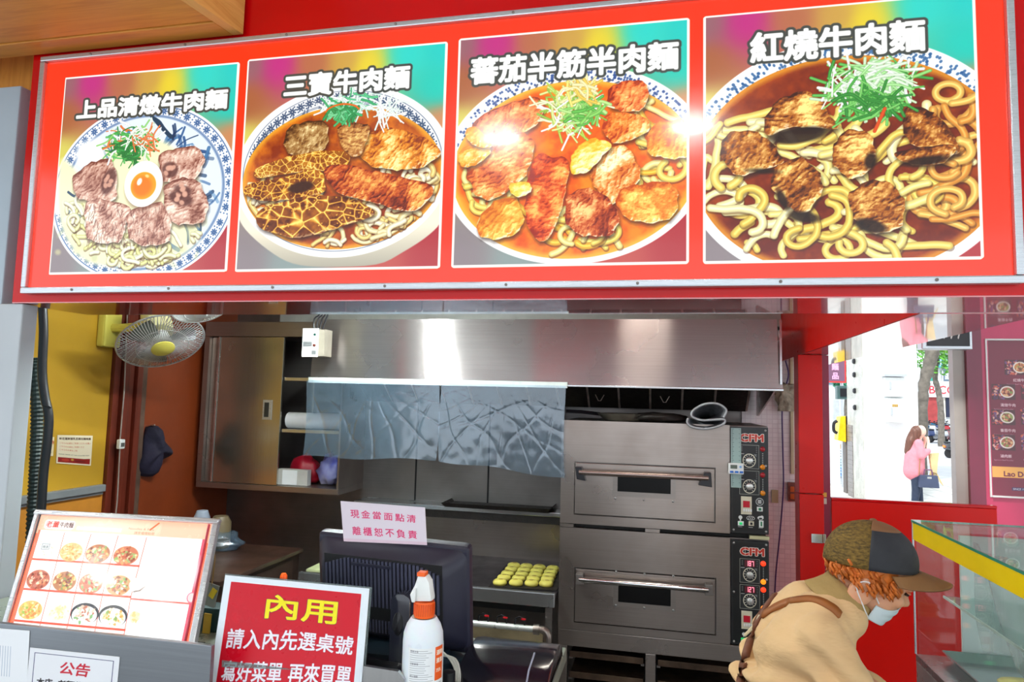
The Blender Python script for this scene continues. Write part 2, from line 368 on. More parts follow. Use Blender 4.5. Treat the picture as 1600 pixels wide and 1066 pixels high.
# ------------------------------------------------------------------ the art of the backlit sign (flat print)
PXU = 1277.0; SX0, SZ1 = -1.668, 2.452; SW_, SH_ = 3008, 832
SIGN = Canvas(SW_, SH_, (250, 50, 14))
def to(px, py):
    p = U(px, py, 'y', 1.5); return ((p[0]-SX0)*PXU, (SZ1-p[2])*PXU)
def rnd(a, b): return a+(b-a)*RS.rand()
SN = [vnoise(SH_, SW_, c, 11+i, 4) for i, c in enumerate((60, 26, 11))]
def meat(cv, pts, dark, mid, light, shine=0.5, shadow=True, seed=0, rim=16, spec='#fff0d8', nz=1.0, cells=0):
    pts = smoothc(pts, 5, True); p = np.array(pts)
    ph = RS.rand(4)*6; c0 = p.mean(0); ang = np.arctan2(p[:, 1]-c0[1], p[:, 0]-c0[0])
    p = c0+(p-c0)*(1+0.035*np.sin(ang*7+ph[0])+0.03*np.sin(ang*13+ph[1]))[:, None]
    if shadow:
        cv.poly(p+np.array([3, 9]), (30, 10, 4), 14, 0.62)
    D, Mi, Li = hexc(dark), hexc(mid), hexc(light)
    w_ = cv.win(p[:, 0].min(), p[:, 1].min(), p[:, 0].max(), p[:, 1].max(), 4)
    if not w_: return
    sl, X, Y = w_; d = cv.sdf(p, X, Y); m = np.clip(0.5+d, 0, 1)
    h, wd = X.shape; n1 = vnoise(h, wd, 34, seed*7+1, 4); n2 = vnoise(h, wd, 12, seed*7+2, 3)
    a = np.exp(1j*rnd(0, 3)); gx = (X*a.real+Y*a.imag); fib = 0.5+0.5*np.sin(gx*0.34+n1*16)
    hgt = np.clip(d/rim, 0, 1)**0.6+0.9*n1+0.35*n2*nz+0.16*fib*nz
    gy, gxx = np.gradient(hgt); li = -(gy*1.0+gxx*0.6)*13; n3 = vnoise(h, wd, 60, seed*7+3, 2)
    v = 0.62+0.9*(n3-0.5)+1.15*(n1-0.5)+0.6*(n2-0.5)+li*0.36+0.22*(np.clip(d/rim, 0, 1)-0.8)-0.28*((Y-Y[0, 0])/h-0.5)
    if cells:
        k = int(h*wd/(cells*cells))+6; r = np.random.RandomState(seed+50); cx = r.rand(k)*wd; cy = r.rand(k)*h
        d1 = np.full(X.shape, 1e9, np.float32); d2 = d1.copy(); xx = X-X[0, 0]; yy = Y-Y[0, 0]
        for i in range(k):
            e = np.hypot(xx-cx[i], (yy-cy[i])*1.25); d2 = np.where(e < d1, d1, np.minimum(d2, e)); d1 = np.minimum(d1, e)
        wall = np.clip(1-(d2-d1)/(cells*0.2), 0, 1); v = np.clip(-0.02+0.3*n2+0.25*n1*(n1 > 0.5)+0.85*wall+0.5*(d1 < cells*0.10), 0, 1.2)
    v = np.clip(v, 0, 1.15)
    col = np.where(v[..., None] < 0.5, D+(Mi-D)*(v[..., None]/0.5), Mi+(Li-Mi)*((v[..., None]-0.5)/0.5))
    sp = np.clip((li-0.75)*2.4, 0, 1)*shine*np.clip((n2-0.42)*8, 0, 1)
    col = np.clip(col*(1-sp[..., None])+hexc(spec)*sp[..., None], 0, 1)
    cv.put(sl, m, col.astype(np.float32))
BOWL = None
def noodle(cv, pts, r, col, hi=0.1):
    if BOWL is not None:
        c, a = BOWL; keep = [p for p in pts if ((p[0]-c[0])/a[0])**2+((p[1]-c[1])/a[1])**2 < 1]
        if len(keep) < 3: return
        pts = keep
    _noodle(cv, pts, r, col, hi)
def _noodle(cv, pts, r, col, hi=0.1): cv.stroke([q+np.array([1.5, 4]) for q in smoothc(pts, 5)], r*1.15, (70, 30, 6), 1, 0, 0.45); cv.stroke(smoothc(pts, 5), r, col, 0.7, hi+0.06)
def curl(cx, cy, rx, ry, a0, a1, k=9, wob=0.12):
    return [(cx+rx*math.cos(a0+(a1-a0)*i/k)*(1+rnd(-wob, wob)), cy+ry*math.sin(a0+(a1-a0)*i/k)*(1+rnd(-wob, wob))) for i in range(k+1)]
def greens(cv, cx, cy, rx, ry, n, cols, r=(2, 4.5), L=(30, 80)):
    for i in range(n):
        t = rnd(0, 6.28); q = math.sqrt(RS.rand())*0.85; x = cx+rx*q*math.cos(t); y = cy+ry*q*math.sin(t); a = rnd(-0.9, 0.9)+(math.pi/2 if RS.rand() < 0.45 else 0); l = rnd(*L)*0.5; b = rnd(-0.9, 0.9)
        pts = [(x-l*math.cos(a), y-l*math.sin(a)), (x+l*0.3*math.sin(a)*b, y-l*0.3*math.cos(a)*b-4), (x+l*math.cos(a+b*0.6), y+l*math.sin(a+b*0.6))]
        cv.stroke(smoothc(pts, 5), rnd(*r), cols[RS.randint(len(cols))], 0.7, 0.08)
def gradient(cv, sl, X, Y, pts, sig):
    acc = np.zeros(X.shape+(3,), np.float32); wt = np.zeros(X.shape, np.float32)+1e-6
    for x, y, c in pts:
        g = 1/(((X-x)**2+(Y-y)**2)/sig**2+0.05)**1.7; acc += g[..., None]*hexc(c); wt += g
    cv.put(sl, np.ones(X.shape, np.float32), acc/wt[..., None])
def ringpat(cv, cx, cy, rx, ry, k0, k1, a0, a1, n, col='#2a5590'):
    for k in (k0, k1, k1-0.015): cv.ell(cx, cy, rx*k, ry*k, col, 0, 1.2, 0.75, inner=1-2.2/(min(rx, ry)*k))
    km = (k0+k1)/2; hw = (k0-k1)/2*min(rx, ry)*0.8
    for i in range(n):
        t = a0+(a1-a0)*(i+0.5)/n; x, y = cx+rx*km*math.cos(t), cy+ry*km*math.sin(t)
        for j in range(8):
            u = j*math.pi/4+0.2; cv.stroke([(x+math.cos(u)*hw*0.3, y+math.sin(u)*hw*0.3), (x+math.cos(u)*hw*0.85, y+math.sin(u)*hw*0.85)], 2.6, col, 0.9, 0, 0.85)
        t2 = a0+(a1-a0)*(i+1)/n
        for q in (-0.6, 0, 0.6):
            kk = km+q*(k0-k1)/2; cv.ell(cx+rx*kk*math.cos(t2), cy+ry*kk*math.sin(t2), 3, 3, col, 0, 1, 0.8)
BG = [(0.0, 0.02, '#93616a'), (0.16, 0.03, '#c02c80'), (0.34, 0.03, '#b46a4a'), (0.52, 0.04, '#c89a48'), (0.62, 0.07, '#e8d030'), (0.82, 0.03, '#28d0c4'), (1.0, 0.02, '#20c8c0'), (0.98, 0.2, '#18c8b8'),
      (1.0, 0.36, '#d08858'), (0.0, 0.2, '#a8603a'), (0.0, 0.4, '#d8d060'), (0.02, 0.97, '#8c8084'), (0.3, 0.99, '#8a9a98'), (0.7, 0.99, '#c05048'), (1.0, 0.96, '#b03038'), (1.0, 0.75, '#b02838')]
def poster_base(corners):
    (x0, y0), (x1, y1) = to(*corners[0]), to(*corners[1])
    SIGN.rect(x0, y0, x1, y1, (255, 250, 240), 9)
    x0 += 8; y0 += 8; x1 -= 8; y1 -= 8
    sl, X, Y = SIGN.win(x0, y0, x1, y1, 0); W, H = x1-x0, y1-y0
    gradient(SIGN, sl, X, Y, [(x0+u*W, y0+v*H, c) for u, v, c in BG], W*0.25)
    c = np.zeros((SH_, SW_), np.float32); c[sl] = 1; SIGN.clip = c
    return x0, y0, W, H
def G(ox, oy, k):        # reads a point of a measured crop: offset and magnification
    return lambda x, y: to(ox+x/k, oy+y/k)
def qs(g):
    (a, b), (c, d), (e, f) = g(100, 500), g(900, 500), g(500, 900); _, h = g(500, 100); return (c-a)/800, (f-h)/800
K = 1.9     # canvas pixels per photo pixel, about
def strand(x, y, n, step, turn, a0=None):
    a = rnd(0, 6.28) if a0 is None else a0; k = rnd(-turn, turn); out = [(x, y)]
    for i in range(n):
        k = max(-turn*1.6, min(turn*1.6, k+rnd(-turn, turn)*0.7)); a += k; x += step*math.cos(a); y += step*0.8*math.sin(a); out.append((x, y))
    return out
YEL = ['#fce888', '#f8d868', '#fff2b0', '#f0cc58']
# --- 1: clear broth bowl
poster_base(((110, 126), (361, 427))); g = G(80, 90, 3.047); qx, qy = qs(g); q = (qx+qy)/2
cx, cy = g(455, 650); rx, ry = 437*qx, 418*qy
SIGN.ell(cx, cy, rx, ry, (252, 253, 255)); ringpat(SIGN, cx, cy, rx, ry, 0.975, 0.86, -2.9, 0.3, 22); ringpat(SIGN, cx, cy, rx, ry, 0.97, 0.87, 0.35, 2.9, 20)
SIGN.ell(cx, cy, rx*0.84, ry*0.84, (226, 238, 250), 0, 6)
def p1_lines(n):
  for i in range(n):
    t = rnd(-3.3, 0.9) if i % 4 else rnd(0.6, 3); k0 = rnd(0.66, 0.83); k1 = k0-rnd(0.08, 0.22); dt = rnd(-0.25, 0.25)
    SIGN.stroke(smoothc([(cx+rx*k0*math.cos(t), cy+ry*k0*math.sin(t)), (cx+rx*(k0+k1)/2*math.cos(t+dt*0.6), cy+ry*(k0+k1)/2*math.sin(t+dt*0.6)), (cx+rx*k1*math.cos(t+dt), cy+ry*k1*math.sin(t+dt))], 4), rnd(2, 7), ['#1a4a86', '#3c74a8', '#0e2e58'][i % 3], 0.8, 0, rnd(0.4, 0.9))
p1_lines(60)
SIGN.poly(smoothc([g(*p) for p in ((490, 285), (540, 310), (570, 350), (610, 385), (640, 350), (600, 400), (560, 370), (515, 320))], 4, True), '#1c3c56')
SIGN.poly(smoothc([g(*p) for p in ((75, 500), (130, 530), (170, 560), (230, 480), (330, 400), (520, 400), (620, 450), (700, 540), (740, 650), (740, 830), (640, 950), (420, 1000), (200, 980), (90, 850), (60, 680))], 4, True), '#f3f2c4', 20)
p1_lines(26)
for i in range(60):
    x, y = g(rnd(60, 760), rnd(700, 990)); SIGN.ell(x, y, rnd(8, 26), rnd(6, 14), ['#e8e6a0', '#fbfbe8', '#b8c090', '#dfe0b0'][i % 4], rnd(0, 3), 8, 0.5)
BOWL = ((cx, cy), (rx*0.85, ry*0.85))
for i in range(84):
    bx = rnd(70, 330) if i < 40 else rnd(330, 800); by = rnd(720, 1000) if i < 40 else rnd(860, 1000)
    x, y = g(bx, by); noodle(SIGN, strand(x, y, 9, 15, 0.55), 6.5, ['#eeeea0', '#f4f4c0', '#e2e28c', '#fafad8'][i % 4], 0.1)
SIGN.poly(smoothc([g(*p) for p in ((160, 430), (250, 400), (280, 470), (220, 540), (150, 500))], 4, True), '#ffffff', 26)
BF = ('#7a3e30', '#c89480', '#fce0cc')
for i, pl in enumerate([[(130, 590), (200, 520), (300, 495), (335, 560), (330, 680), (240, 700), (150, 670)], [(540, 480), (620, 445), (720, 440), (750, 510), (700, 590), (560, 600)],
                        [(575, 610), (650, 585), (720, 600), (765, 690), (755, 780), (650, 805), (575, 770), (560, 680)], [(195, 700), (260, 685), (400, 720), (385, 800), (345, 885), (215, 880), (190, 800)],
                        [(400, 740), (470, 715), (560, 710), (595, 860), (500, 905), (410, 880), (385, 800)]]):
    meat(SIGN, [g(*p) for p in pl], *BF, shine=0.35, seed=i, rim=12)
for (x, y, w1, h1) in ((300, 600, 34, 60), (590, 545, 40, 34), (640, 680, 60, 30), (650, 640, 45, 20)):
    x, y = g(x, y); SIGN.ell(x, y, w1*q, h1*q, '#4a1c18', 0.3, 8, 0.75)
    for j in range(5): SIGN.ell(x+rnd(-20, 20)*q, y+rnd(-20, 20)*q, 13*q, 10*q, '#e0a890', rnd(0, 3), 4, 0.9)
for _ in range(1):
    for i in range(150):
        bx, by = rnd(200, 560), rnd(700, 890); x, y = g(bx, by)
        if (bx-390)**2/9e3 > 1 or True: SIGN.stroke([(x, y), (x+rnd(-9, 9), y+rnd(10, 26))], 1.3, '#6a3a30', 1, 0, 0.55)
x, y = g(400, 420); greens(SIGN, x, y, 150*q, 90*q, 85, ['#3aa84a', '#58c060', '#e8f4e0', '#2c8a3c', '#e87838', '#ffffff', '#90d870'], (1.6, 4), (30, 95))
x, y = g(400, 450); greens(SIGN, x, y, 70*q, 60*q, 40, ['#2f9a44', '#48b450', '#1f7a34'], (3, 5.5), (30, 80))
x, y = g(468, 395); greens(SIGN, x, y, 90*q, 50*q, 30, ['#ffffff', '#f0fae8', '#ee7a40'], (1.5, 3), (40, 90))
x, y = g(464, 612); SIGN.ell(x+5, y+9, 94*qx, 112*qy, '#6a4030', 0, 14, 0.5); SIGN.ell(x, y, 90*qx, 108*qy, (255, 255, 252)); SIGN.ell(x, y+6, 60*qx, 64*qy, '#f0a018', 0, 3); SIGN.ell(x-4, y+8, 44*qx, 46*qy, '#f47c10', 0, 14)
SIGN.ell(x-16, y-8, 9, 13, '#ffffff', 0.4, 3, 0.9); SIGN.ell(x+12, y-26, 8, 5, '#ffe8a0', 0.4, 3, 0.8)
SIGN.clip = None
# --- 2: three-treasure bowl
poster_base(((393, 98), (691, 422))); g = G(370, 60, 2.88); qx, qy = qs(g); q = (qx+qy)/2
cx, cy = g(480, 640); SIGN.poly(smoothc([g(*p) for p in ((30, 800), (60, 870), (160, 960), (270, 1020), (420, 1035), (640, 1025), (760, 970), (880, 890), (930, 820), (900, 700), (60, 700))], 4, True), '#e6dcc0', 3,
    tex_=lambda d, X, Y: np.clip(hexc('#f4ecd4')*(1.0-0.3*np.clip((Y-Y.mean())/Y.ptp()*2 if hasattr(Y, 'ptp') else (Y-Y.mean())/(Y.max()-Y.min())*2, 0, 1))[..., None], 0, 1))
rx, ry = 478*qx, 382*qy; cx, cy = g(478, 605)
SIGN.ell(cx, cy, rx, ry, (253, 252, 250), 0, 1.5); ringpat(SIGN, cx, cy, rx, ry, 0.93, 0.80, -2.95, -0.2, 26, '#2c4468')
for i in range(40):
    t = rnd(-3.1, -0.1); k = rnd(0.72, 0.78); SIGN.stroke([(cx+rx*k*math.cos(t), cy+ry*k*math.sin(t)), (cx+rx*(k+0.05)*math.cos(t+0.04), cy+ry*(k+0.05)*math.sin(t+0.04))], 3, '#2c4468', 0.9, 0, 0.6)
bx, by = g(478, 635); sl, X, Y = SIGN.win(bx-rx*0.93, by-ry*0.80, bx+rx*0.93, by+ry*0.80)
def broth(cx, cy, rx, ry, c0, c1, c2, sd=0):
    w_ = SIGN.win(cx-rx, cy-ry, cx+rx, cy+ry); sl, X, Y = w_; qq = np.hypot((X-cx)/rx, (Y-cy)/ry); m = np.clip((1-qq)*min(rx, ry), 0, 1)
    n = SN[0][sl]*0.6+SN[1][sl]*0.4; v = np.clip((n-0.35)*3+0.5*(qq > 0.86)*(qq-0.86)/0.14, 0, 1)[..., None]; SIGN.put(sl, m, hexc(c0)*(1-v)+hexc(c1)*v)
    e = np.clip((qq-0.93)/0.05, 0, 1)*m*0.75; SIGN.put(sl, e, hexc(c2))
BOWL = ((bx, by), (rx*0.91, ry*0.81)); broth(bx, by, rx*0.93, ry*0.83, '#8a2c08', '#d87014', '#f4b030')
for i in range(90):
    a, b = (rnd(60, 330), rnd(700, 800)) if i < 24 else (rnd(400, 900), rnd(790, 930)) if i < 72 else (rnd(760, 920), rnd(580, 760))
    x, y = g(a, b)
    if ((x-bx)/(rx*0.9))**2+((y-by)/(ry*0.8))**2 < 1: noodle(SIGN, strand(x, y, 9, 16, 0.6), rnd(6, 8.5), ['#f8e4a8', '#fdf0c8', '#f0cc78'][i % 3], 0.12)
ORB = ('#5a1804', '#c06418', '#f8c458')
meat(SIGN, [g(*p) for p in ((600, 430), (700, 415), (830, 450), (920, 510), (910, 560), (800, 600), (690, 600), (590, 570), (560, 500))], '#8a3004', '#e88a20', '#ffe088', 0.8, seed=21, rim=20)
meat(SIGN, [g(*p) for p in ((240, 430), (300, 395), (400, 385), (430, 440), (400, 520), (300, 540), (240, 520))], '#3c1c08', '#9a6a34', '#e8c88a', 0.4, seed=22)
meat(SIGN, [g(*p) for p in ((470, 420), (540, 395), (610, 410), (600, 470), (560, 545), (500, 520))], '#3a1406', '#a8642c', '#f0c070', 0.5, seed=23)
meat(SIGN, [g(*p) for p in ((100, 600), (250, 545), (420, 515), (510, 530), (500, 590), (380, 610), (240, 620), (110, 640))], '#7a3404', '#e09420', '#ffe680', 0.4, seed=24, cells=17)
meat(SIGN, [g(*p) for p in ((90, 660), (220, 640), (360, 600), (415, 650), (410, 700), (250, 735), (120, 740), (60, 710))], '#5a2002', '#d07c14', '#ffd860', 0.4, seed=25, cells=20)
x, y = g(305, 680); SIGN.ell(x, y, 60*q, 24*q, '#3a1404', -0.15, 6, 0.95)
meat(SIGN, [g(*p) for p in ((110, 790), (240, 740), (420, 715), (600, 755), (640, 800), (500, 850), (380, 890), (260, 905), (150, 870))], '#4a1402', '#c87418', '#ffdc68', 0.4, seed=26, cells=30)
meat(SIGN, [g(*p) for p in ((420, 600), (500, 580), (640, 610), (780, 640), (870, 670), (880, 740), (800, 790), (700, 770), (560, 730), (440, 690))], '#5c1202', '#c04a14', '#f8a850', 0.9, seed=27, rim=26)
for i in range(70):
    a, b = rnd(430, 900), rnd(380, 780); x, y = g(a, b)
x, y = g(520, 310); greens(SIGN, x, y, 150*q, 55*q, 70, ['#58c488', '#8ce0b0', '#38a868', '#d8f4e4', '#ffffff'], (2, 4.5), (30, 70))
x, y = g(490, 355); greens(SIGN, x, y, 80*q, 40*q, 45, ['#40b068', '#28904c', '#70d090'], (3, 5.5), (20, 50))
x, y = g(490, 345); SIGN.stroke(smoothc(curl(x, y, 76*q, 34*q, -3.0, -0.3, 8, 0.02), 4), 3, '#e86a20', 0.8)
x, y = g(690, 340); greens(SIGN, x, y, 70*q, 55*q, 25, ['#ffffff', '#e8fcf0'], (2, 3.5), (40, 90)); SIGN.clip = None
# --- 3: tomato bowl
poster_base(((720, 66), (1076, 415))); g = G(700, 30, 2.665); qx, qy = qs(g); q = (qx+qy)/2
cx, cy = g(515, 615); rx, ry = 540*qx, 405*qy
SIGN.ell(cx, cy, rx, ry, (253, 252, 250), 0, 1.5)
for i in range(230):
    t = rnd(-3.0, -0.1); k = 0.965-0.1*((i % 4)/4)-0.01; SIGN.ell(cx+rx*k*math.cos(t), cy+ry*k*math.sin(t), 4.2, 3.4, '#2a4a8c', t, 1, 0.85)
for i in range(40):
    t = -3.0+2.9*i/40; k = 0.84; SIGN.stroke([(cx+rx*k*math.cos(t), cy+ry*k*math.sin(t)), (cx+rx*(k+0.035)*math.cos(t+0.03), cy+ry*(k+0.035)*math.sin(t+0.03))], 3, '#26304c', 0.9, 0, 0.7)
bx, by = g(515, 635); BOWL = ((bx, by), (rx*0.91, ry*0.875)); broth(bx, by, rx*0.93, ry*0.895, '#e04a08', '#fb8a18', '#fcc040')
for i in range(44):
    a, b = (rnd(60, 200), rnd(620, 860)) if i < 14 else (rnd(380, 720), rnd(870, 990)) if i < 26 else (rnd(760, 980), rnd(320, 720))
    x, y = g(a, b)
    if ((x-bx)/(rx*0.88))**2+((y-by)/(ry*0.84))**2 < 1: noodle(SIGN, strand(x, y, 9, 20, 0.4), rnd(7, 10), ['#fcd860', '#ffe88c', '#f8b830'][i % 3], 0.12)
TM = ('#b43006', '#f88428', '#ffe088')
for i, (pl, c) in enumerate([([(140, 420), (250, 370), (380, 340), (400, 420), (330, 480), (180, 530), (110, 500)], ('#8a2008', '#dc6428', '#ffb468')), ([(680, 300), (760, 270), (830, 290), (820, 380), (740, 400), (670, 370)], ('#8c1c06', '#e05a20', '#ffb060')),
    ([(100, 600), (200, 540), (330, 480), (360, 550), (330, 660), (200, 760), (140, 750), (95, 680)], ('#a83008', '#ec7a2c', '#ffd07c')), ([(650, 430), (720, 400), (830, 430), (830, 480), (720, 530), (660, 500)], TM),
    ([(850, 460), (940, 435), (1000, 450), (1000, 580), (900, 590), (830, 560)], ('#d05a08', '#f89c28', '#ffe070')), ([(360, 600), (430, 580), (500, 600), (500, 700), (460, 850), (420, 930), (340, 880), (330, 760)], ('#9c1c04', '#e4541c', '#ffa850')),
    ([(600, 620), (680, 540), (760, 560), (800, 680), (700, 780), (640, 740), (600, 680)], ('#a02c08', '#ee8430', '#fff0b0')), ([(500, 760), (560, 715), (650, 740), (710, 820), (690, 900), (570, 910), (500, 860)], ('#6c1404', '#c85020', '#ffb870')),
    ([(720, 720), (800, 700), (920, 690), (960, 780), (900, 850), (780, 850), (710, 800)], ('#c04408', '#f08428', '#ffd468')), ([(130, 860), (200, 770), (290, 760), (320, 860), (260, 915), (160, 920)], ('#d06010', '#f49828', '#ffd868')),
    ([(60, 560), (130, 530), (190, 560), (120, 620), (60, 620)], ('#e88010', '#ffb030', '#ffe888')), ([(80, 490), (120, 460), (190, 540), (120, 540)], ('#e88010', '#ffb030', '#ffe888'))]):
    meat(SIGN, [g(*p) for p in pl], *c, shine=0.8, seed=40+i, rim=20)
for i, pl in enumerate([[(540, 550), (600, 510), (680, 530), (650, 580), (580, 650), (520, 650), (515, 600)], [(260, 700), (340, 690), (350, 730), (290, 750)]]): meat(SIGN, [g(*p) for p in pl], '#f8a018', '#ffd040', '#fff4a8', 0.8, seed=60+i)
x, y = g(520, 400); greens(SIGN, x, y, 140*q, 110*q, 90, ['#b4d850', '#dcec90', '#f4f8c8', '#90c040', '#ffffff'], (1.8, 3.6), (50, 120))
x, y = g(570, 400); greens(SIGN, x, y, 85*q, 70*q, 40, ['#88d060', '#60b848', '#b8e888'], (3, 5.5), (30, 70))
x, y = g(540, 300); greens(SIGN, x, y, 60*q, 60*q, 24, ['#ffe478', '#f0c850', '#fff0b0'], (3, 5), (40, 100))
SIGN.clip = None
# --- 4: red-braised bowl
poster_base(((1098, 32), (1531, 408))); g = G(1080, 0, 2.538); qx, qy = qs(g); q = (qx+qy)/2
cx, cy = g(600, 650); rx, ry = 650*qx, 480*qy
SIGN.ell(cx, cy, rx, ry, (253, 253, 252), 0, 1.5)
for i in range(330):
    t = rnd(-3.0, -0.1); k = 0.965-0.1*((i % 5)/5)-0.005; SIGN.ell(cx+rx*k*math.cos(t), cy+ry*k*math.sin(t), 4.8, 3.6, '#2a5c94', t, 1, 0.85)
for i in range(50):
    t = -3.05+3.0*i/50; k = 0.82; SIGN.stroke([(cx+rx*k*math.cos(t), cy+ry*k*math.sin(t)), (cx+rx*(k+0.04)*math.cos(t+0.035), cy+ry*(k+0.04)*math.sin(t+0.035))], 3, '#2a3c5c', 0.9, 0, 0.7)
bx, by = g(600, 665); BOWL = ((bx, by), (rx*0.91, ry*0.865)); broth(bx, by, rx*0.93, ry*0.885, '#6a1804', '#a03c08', '#f0a428')
nood = [(80, 740, 60, 50), (160, 760, 70, 70), (120, 840, 70, 50), (220, 900, 80, 40), (300, 860, 70, 60), (200, 960, 60, 40), (330, 940, 90, 40), (420, 960, 90, 50), (540, 900, 80, 60), (560, 960, 60, 40), (620, 850, 60, 60), (560, 800, 90, 50), (540, 720, 60, 50),
        (480, 600, 100, 26), (440, 620, 110, 30), (500, 570, 90, 24), (520, 630, 80, 30), (360, 590, 60, 26), (780, 640, 60, 60), (830, 700, 60, 50), (880, 760, 60, 50), (780, 760, 50, 50), (900, 850, 70, 60), (960, 870, 60, 50), (830, 920, 90, 40), (760, 980, 80, 30),
        (980, 650, 70, 50), (1050, 700, 50, 60), (1040, 560, 60, 50), (1050, 480, 50, 40), (960, 450, 60, 30), (1000, 430, 60, 40), (90, 540, 40, 60), (130, 500, 50, 40), (250, 490, 40, 40), (600, 700, 50, 50), (700, 760, 50, 40), (1030, 820, 60, 50), (90, 830, 50, 60), (400, 900, 80, 40)]
for rep in range(2):
    for i, (x, y, a, b) in enumerate(nood):
        X_, Y_ = g(x+rnd(-22, 22), y+rnd(-16, 16))
        if ((X_-bx)/(rx*0.9))**2+((Y_-by)/(ry*0.86))**2 < 1:
            noodle(SIGN, strand(X_, Y_, 11, 19, 0.42, rnd(-0.5, 0.5) if i % 3 else None), rnd(8.5, 12), YEL[i % 4] if x < 860 else ['#f0a848', '#f4bc58', '#e89838'][i % 3], 0.12)
BR = ('#3a1002', '#a85814', '#ffca70')
for i, pl in enumerate([[(285, 510), (320, 430), (400, 385), (480, 385), (530, 450), (565, 520), (470, 520), (380, 520), (300, 555)], [(115, 580), (170, 535), (260, 540), (340, 610), (350, 660), (240, 695), (190, 710), (130, 660)],
    [(555, 600), (600, 535), (690, 540), (720, 620), (690, 690), (630, 720), (560, 670)], [(830, 460), (900, 440), (980, 490), (1035, 570), (1030, 630), (900, 600), (840, 560)], [(800, 620), (880, 600), (1030, 590), (1000, 650), (900, 670), (820, 650)],
    [(310, 720), (350, 660), (430, 640), (500, 700), (510, 770), (450, 850), (390, 840), (330, 780)], [(615, 790), (680, 735), (760, 730), (830, 800), (820, 900), (740, 935), (650, 890)]]):
    meat(SIGN, [g(*p) for p in pl], *BR, shine=0.7, seed=80+i, rim=16)
for (x, y, a, b, r) in ((420, 550, 110, 32, -0.1), (280, 690, 60, 10, 0.1), (700, 650, 20, 34, 0.2), (920, 650, 80, 18, -0.1), (440, 870, 60, 22, 0.2), (700, 905, 60, 26, 0.3), (355, 800, 16, 46, -0.4)):
    x, y = g(x, y); SIGN.ell(x, y, a*q, b*q, '#180602', r, 8, 0.85)
x, y = g(690, 360); greens(SIGN, x, y, 190*q, 100*q, 120, ['#5cb850', '#8cd470', '#cdeec0', '#3c9838', '#f4fcf0', '#ffffff'], (2, 4.5), (50, 130))
x, y = g(720, 330); greens(SIGN, x, y, 100*q, 90*q, 60, ['#ffffff', '#dcf8d4', '#a4e090'], (2.4, 5), (40, 100))
x, y = g(700, 430); greens(SIGN, x, y, 120*q, 60*q, 50, ['#48a840', '#2f8a30', '#74c860'], (2.6, 5), (40, 110))
x, y = g(735, 490); SIGN.stroke([(x-12, y+30), (x+14, y-30)], 4.5, '#e05018', 0.8)
SIGN.clip = None
# --- titles
for body, (xa, ya), (xb, yb), hgt in (('上品清燉牛肉麵', (127, 192), (359, 170), 35), ('三寶牛肉麵', (448, 154), (640, 143), 39), ('蕃茄半筋半肉麵', (738, 136), (1057, 112), 44), ('紅燒牛肉麵', (1170, 102), (1437, 85), 46)):
    x0, y0 = to(xa, ya); x1, y1 = to(xb, yb); sz = hgt*K*1.02
    SIGN.text(body, x0, (y0+y1)/2-sz*0.06, sz, (255, 255, 252), bold=4.2, outline=(66, 70, 66), orad=8, width=x1-x0)
# --- the finished face as one image
sign_img = SIGN.image('sign_print')
# ------------------------------------------------------------------ materials
M = {}
M['red_gloss'] = P('red_gloss_panel', (206, 8, 12), 0.14, var=0.06, scale=3, coat=0.0, spec=0.3)
M['red_gloss'].node_tree.nodes['Principled BSDF'].inputs['Coat IOR'].default_value = 1.5
M['red_mirror'] = P('mirror_red_acrylic', (196, 10, 20), 0.2, var=0.05, scale=3, coat=1.0)
M['red_mirror'].node_tree.nodes['Principled BSDF'].inputs['Coat IOR'].default_value = 2.4; M['red_mirror'].node_tree.nodes['Principled BSDF'].inputs['Coat Roughness'].default_value = 0.03
M['red_fascia'] = P('red_fascia', (214, 22, 22), 0.22, var=0.06, scale=3, coat=0.3)
M['red_paint'] = P('red_painted_metal', (222, 18, 8), 0.32, var=0.03, scale=4, coat=0.0, spec=0.25)
M['magenta'] = P('magenta_jamb', (150, 20, 62), 0.35, var=0.1)
M['alu'] = P('brushed_aluminium', (200, 205, 210), 0.3, metal=0.8, var=0.1, scale=20, stretch=(0.3, 20, 20))
M['alu_dull'] = P('dull_aluminium', (150, 142, 136), 0.35, metal=0.8, var=0.08, scale=20, stretch=(0.3, 20, 20))
M['white_gloss'] = P('white_enamel', (178, 186, 192), 0.22, var=0.05, scale=3, coat=0.4)
M['bluegrey'] = P('blue_grey_enamel', (170, 188, 200), 0.3, var=0.06, scale=3)
M['black_plastic'] = P('black_plastic', (22, 22, 28), 0.35, var=0.2)
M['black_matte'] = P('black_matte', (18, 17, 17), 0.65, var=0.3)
M['navy_plastic'] = P('dark_navy_plastic', (34, 34, 52), 0.42, var=0.15)
M['steel'] = steel('brushed_steel', (166, 155, 148), 0.3, 'x', 0.35, dirtcol='#4a3a2c')
M['steel_hood'] = steel('hood_steel', (176, 168, 166), 0.235, 'x', 0.08, aniso=1.0, dirtcol='#5a4030')
M['steel_dark'] = steel('worn_dark_steel', (146, 140, 136), 0.42, 'x', 0.4, dirtcol='#2c241e')
M['steel_clean'] = steel('clean_steel', (205, 208, 210), 0.22, 'z', 0.12)
M['steel_door'] = steel('cabinet_door_steel', (180, 172, 156), 0.2, 'z', 0.15, dirtcol='#4a3c28')
M['grime'] = P('baked_on_grime', (30, 24, 20), 0.6, var=0.5, scale=14, bmp=0.3)
M['yellow_wall'] = P('yellow_wall_paint', (196, 152, 44), 0.4, var=0.06, scale=2.5)
M['orange_wall'] = P('orange_brown_wall', (134, 56, 20), 0.5, var=0.12, scale=3)
M['brown_frame'] = P('brown_door_frame', (104, 38, 22), 0.4, var=0.25, scale=6, stretch=(6, 6, 0.5))
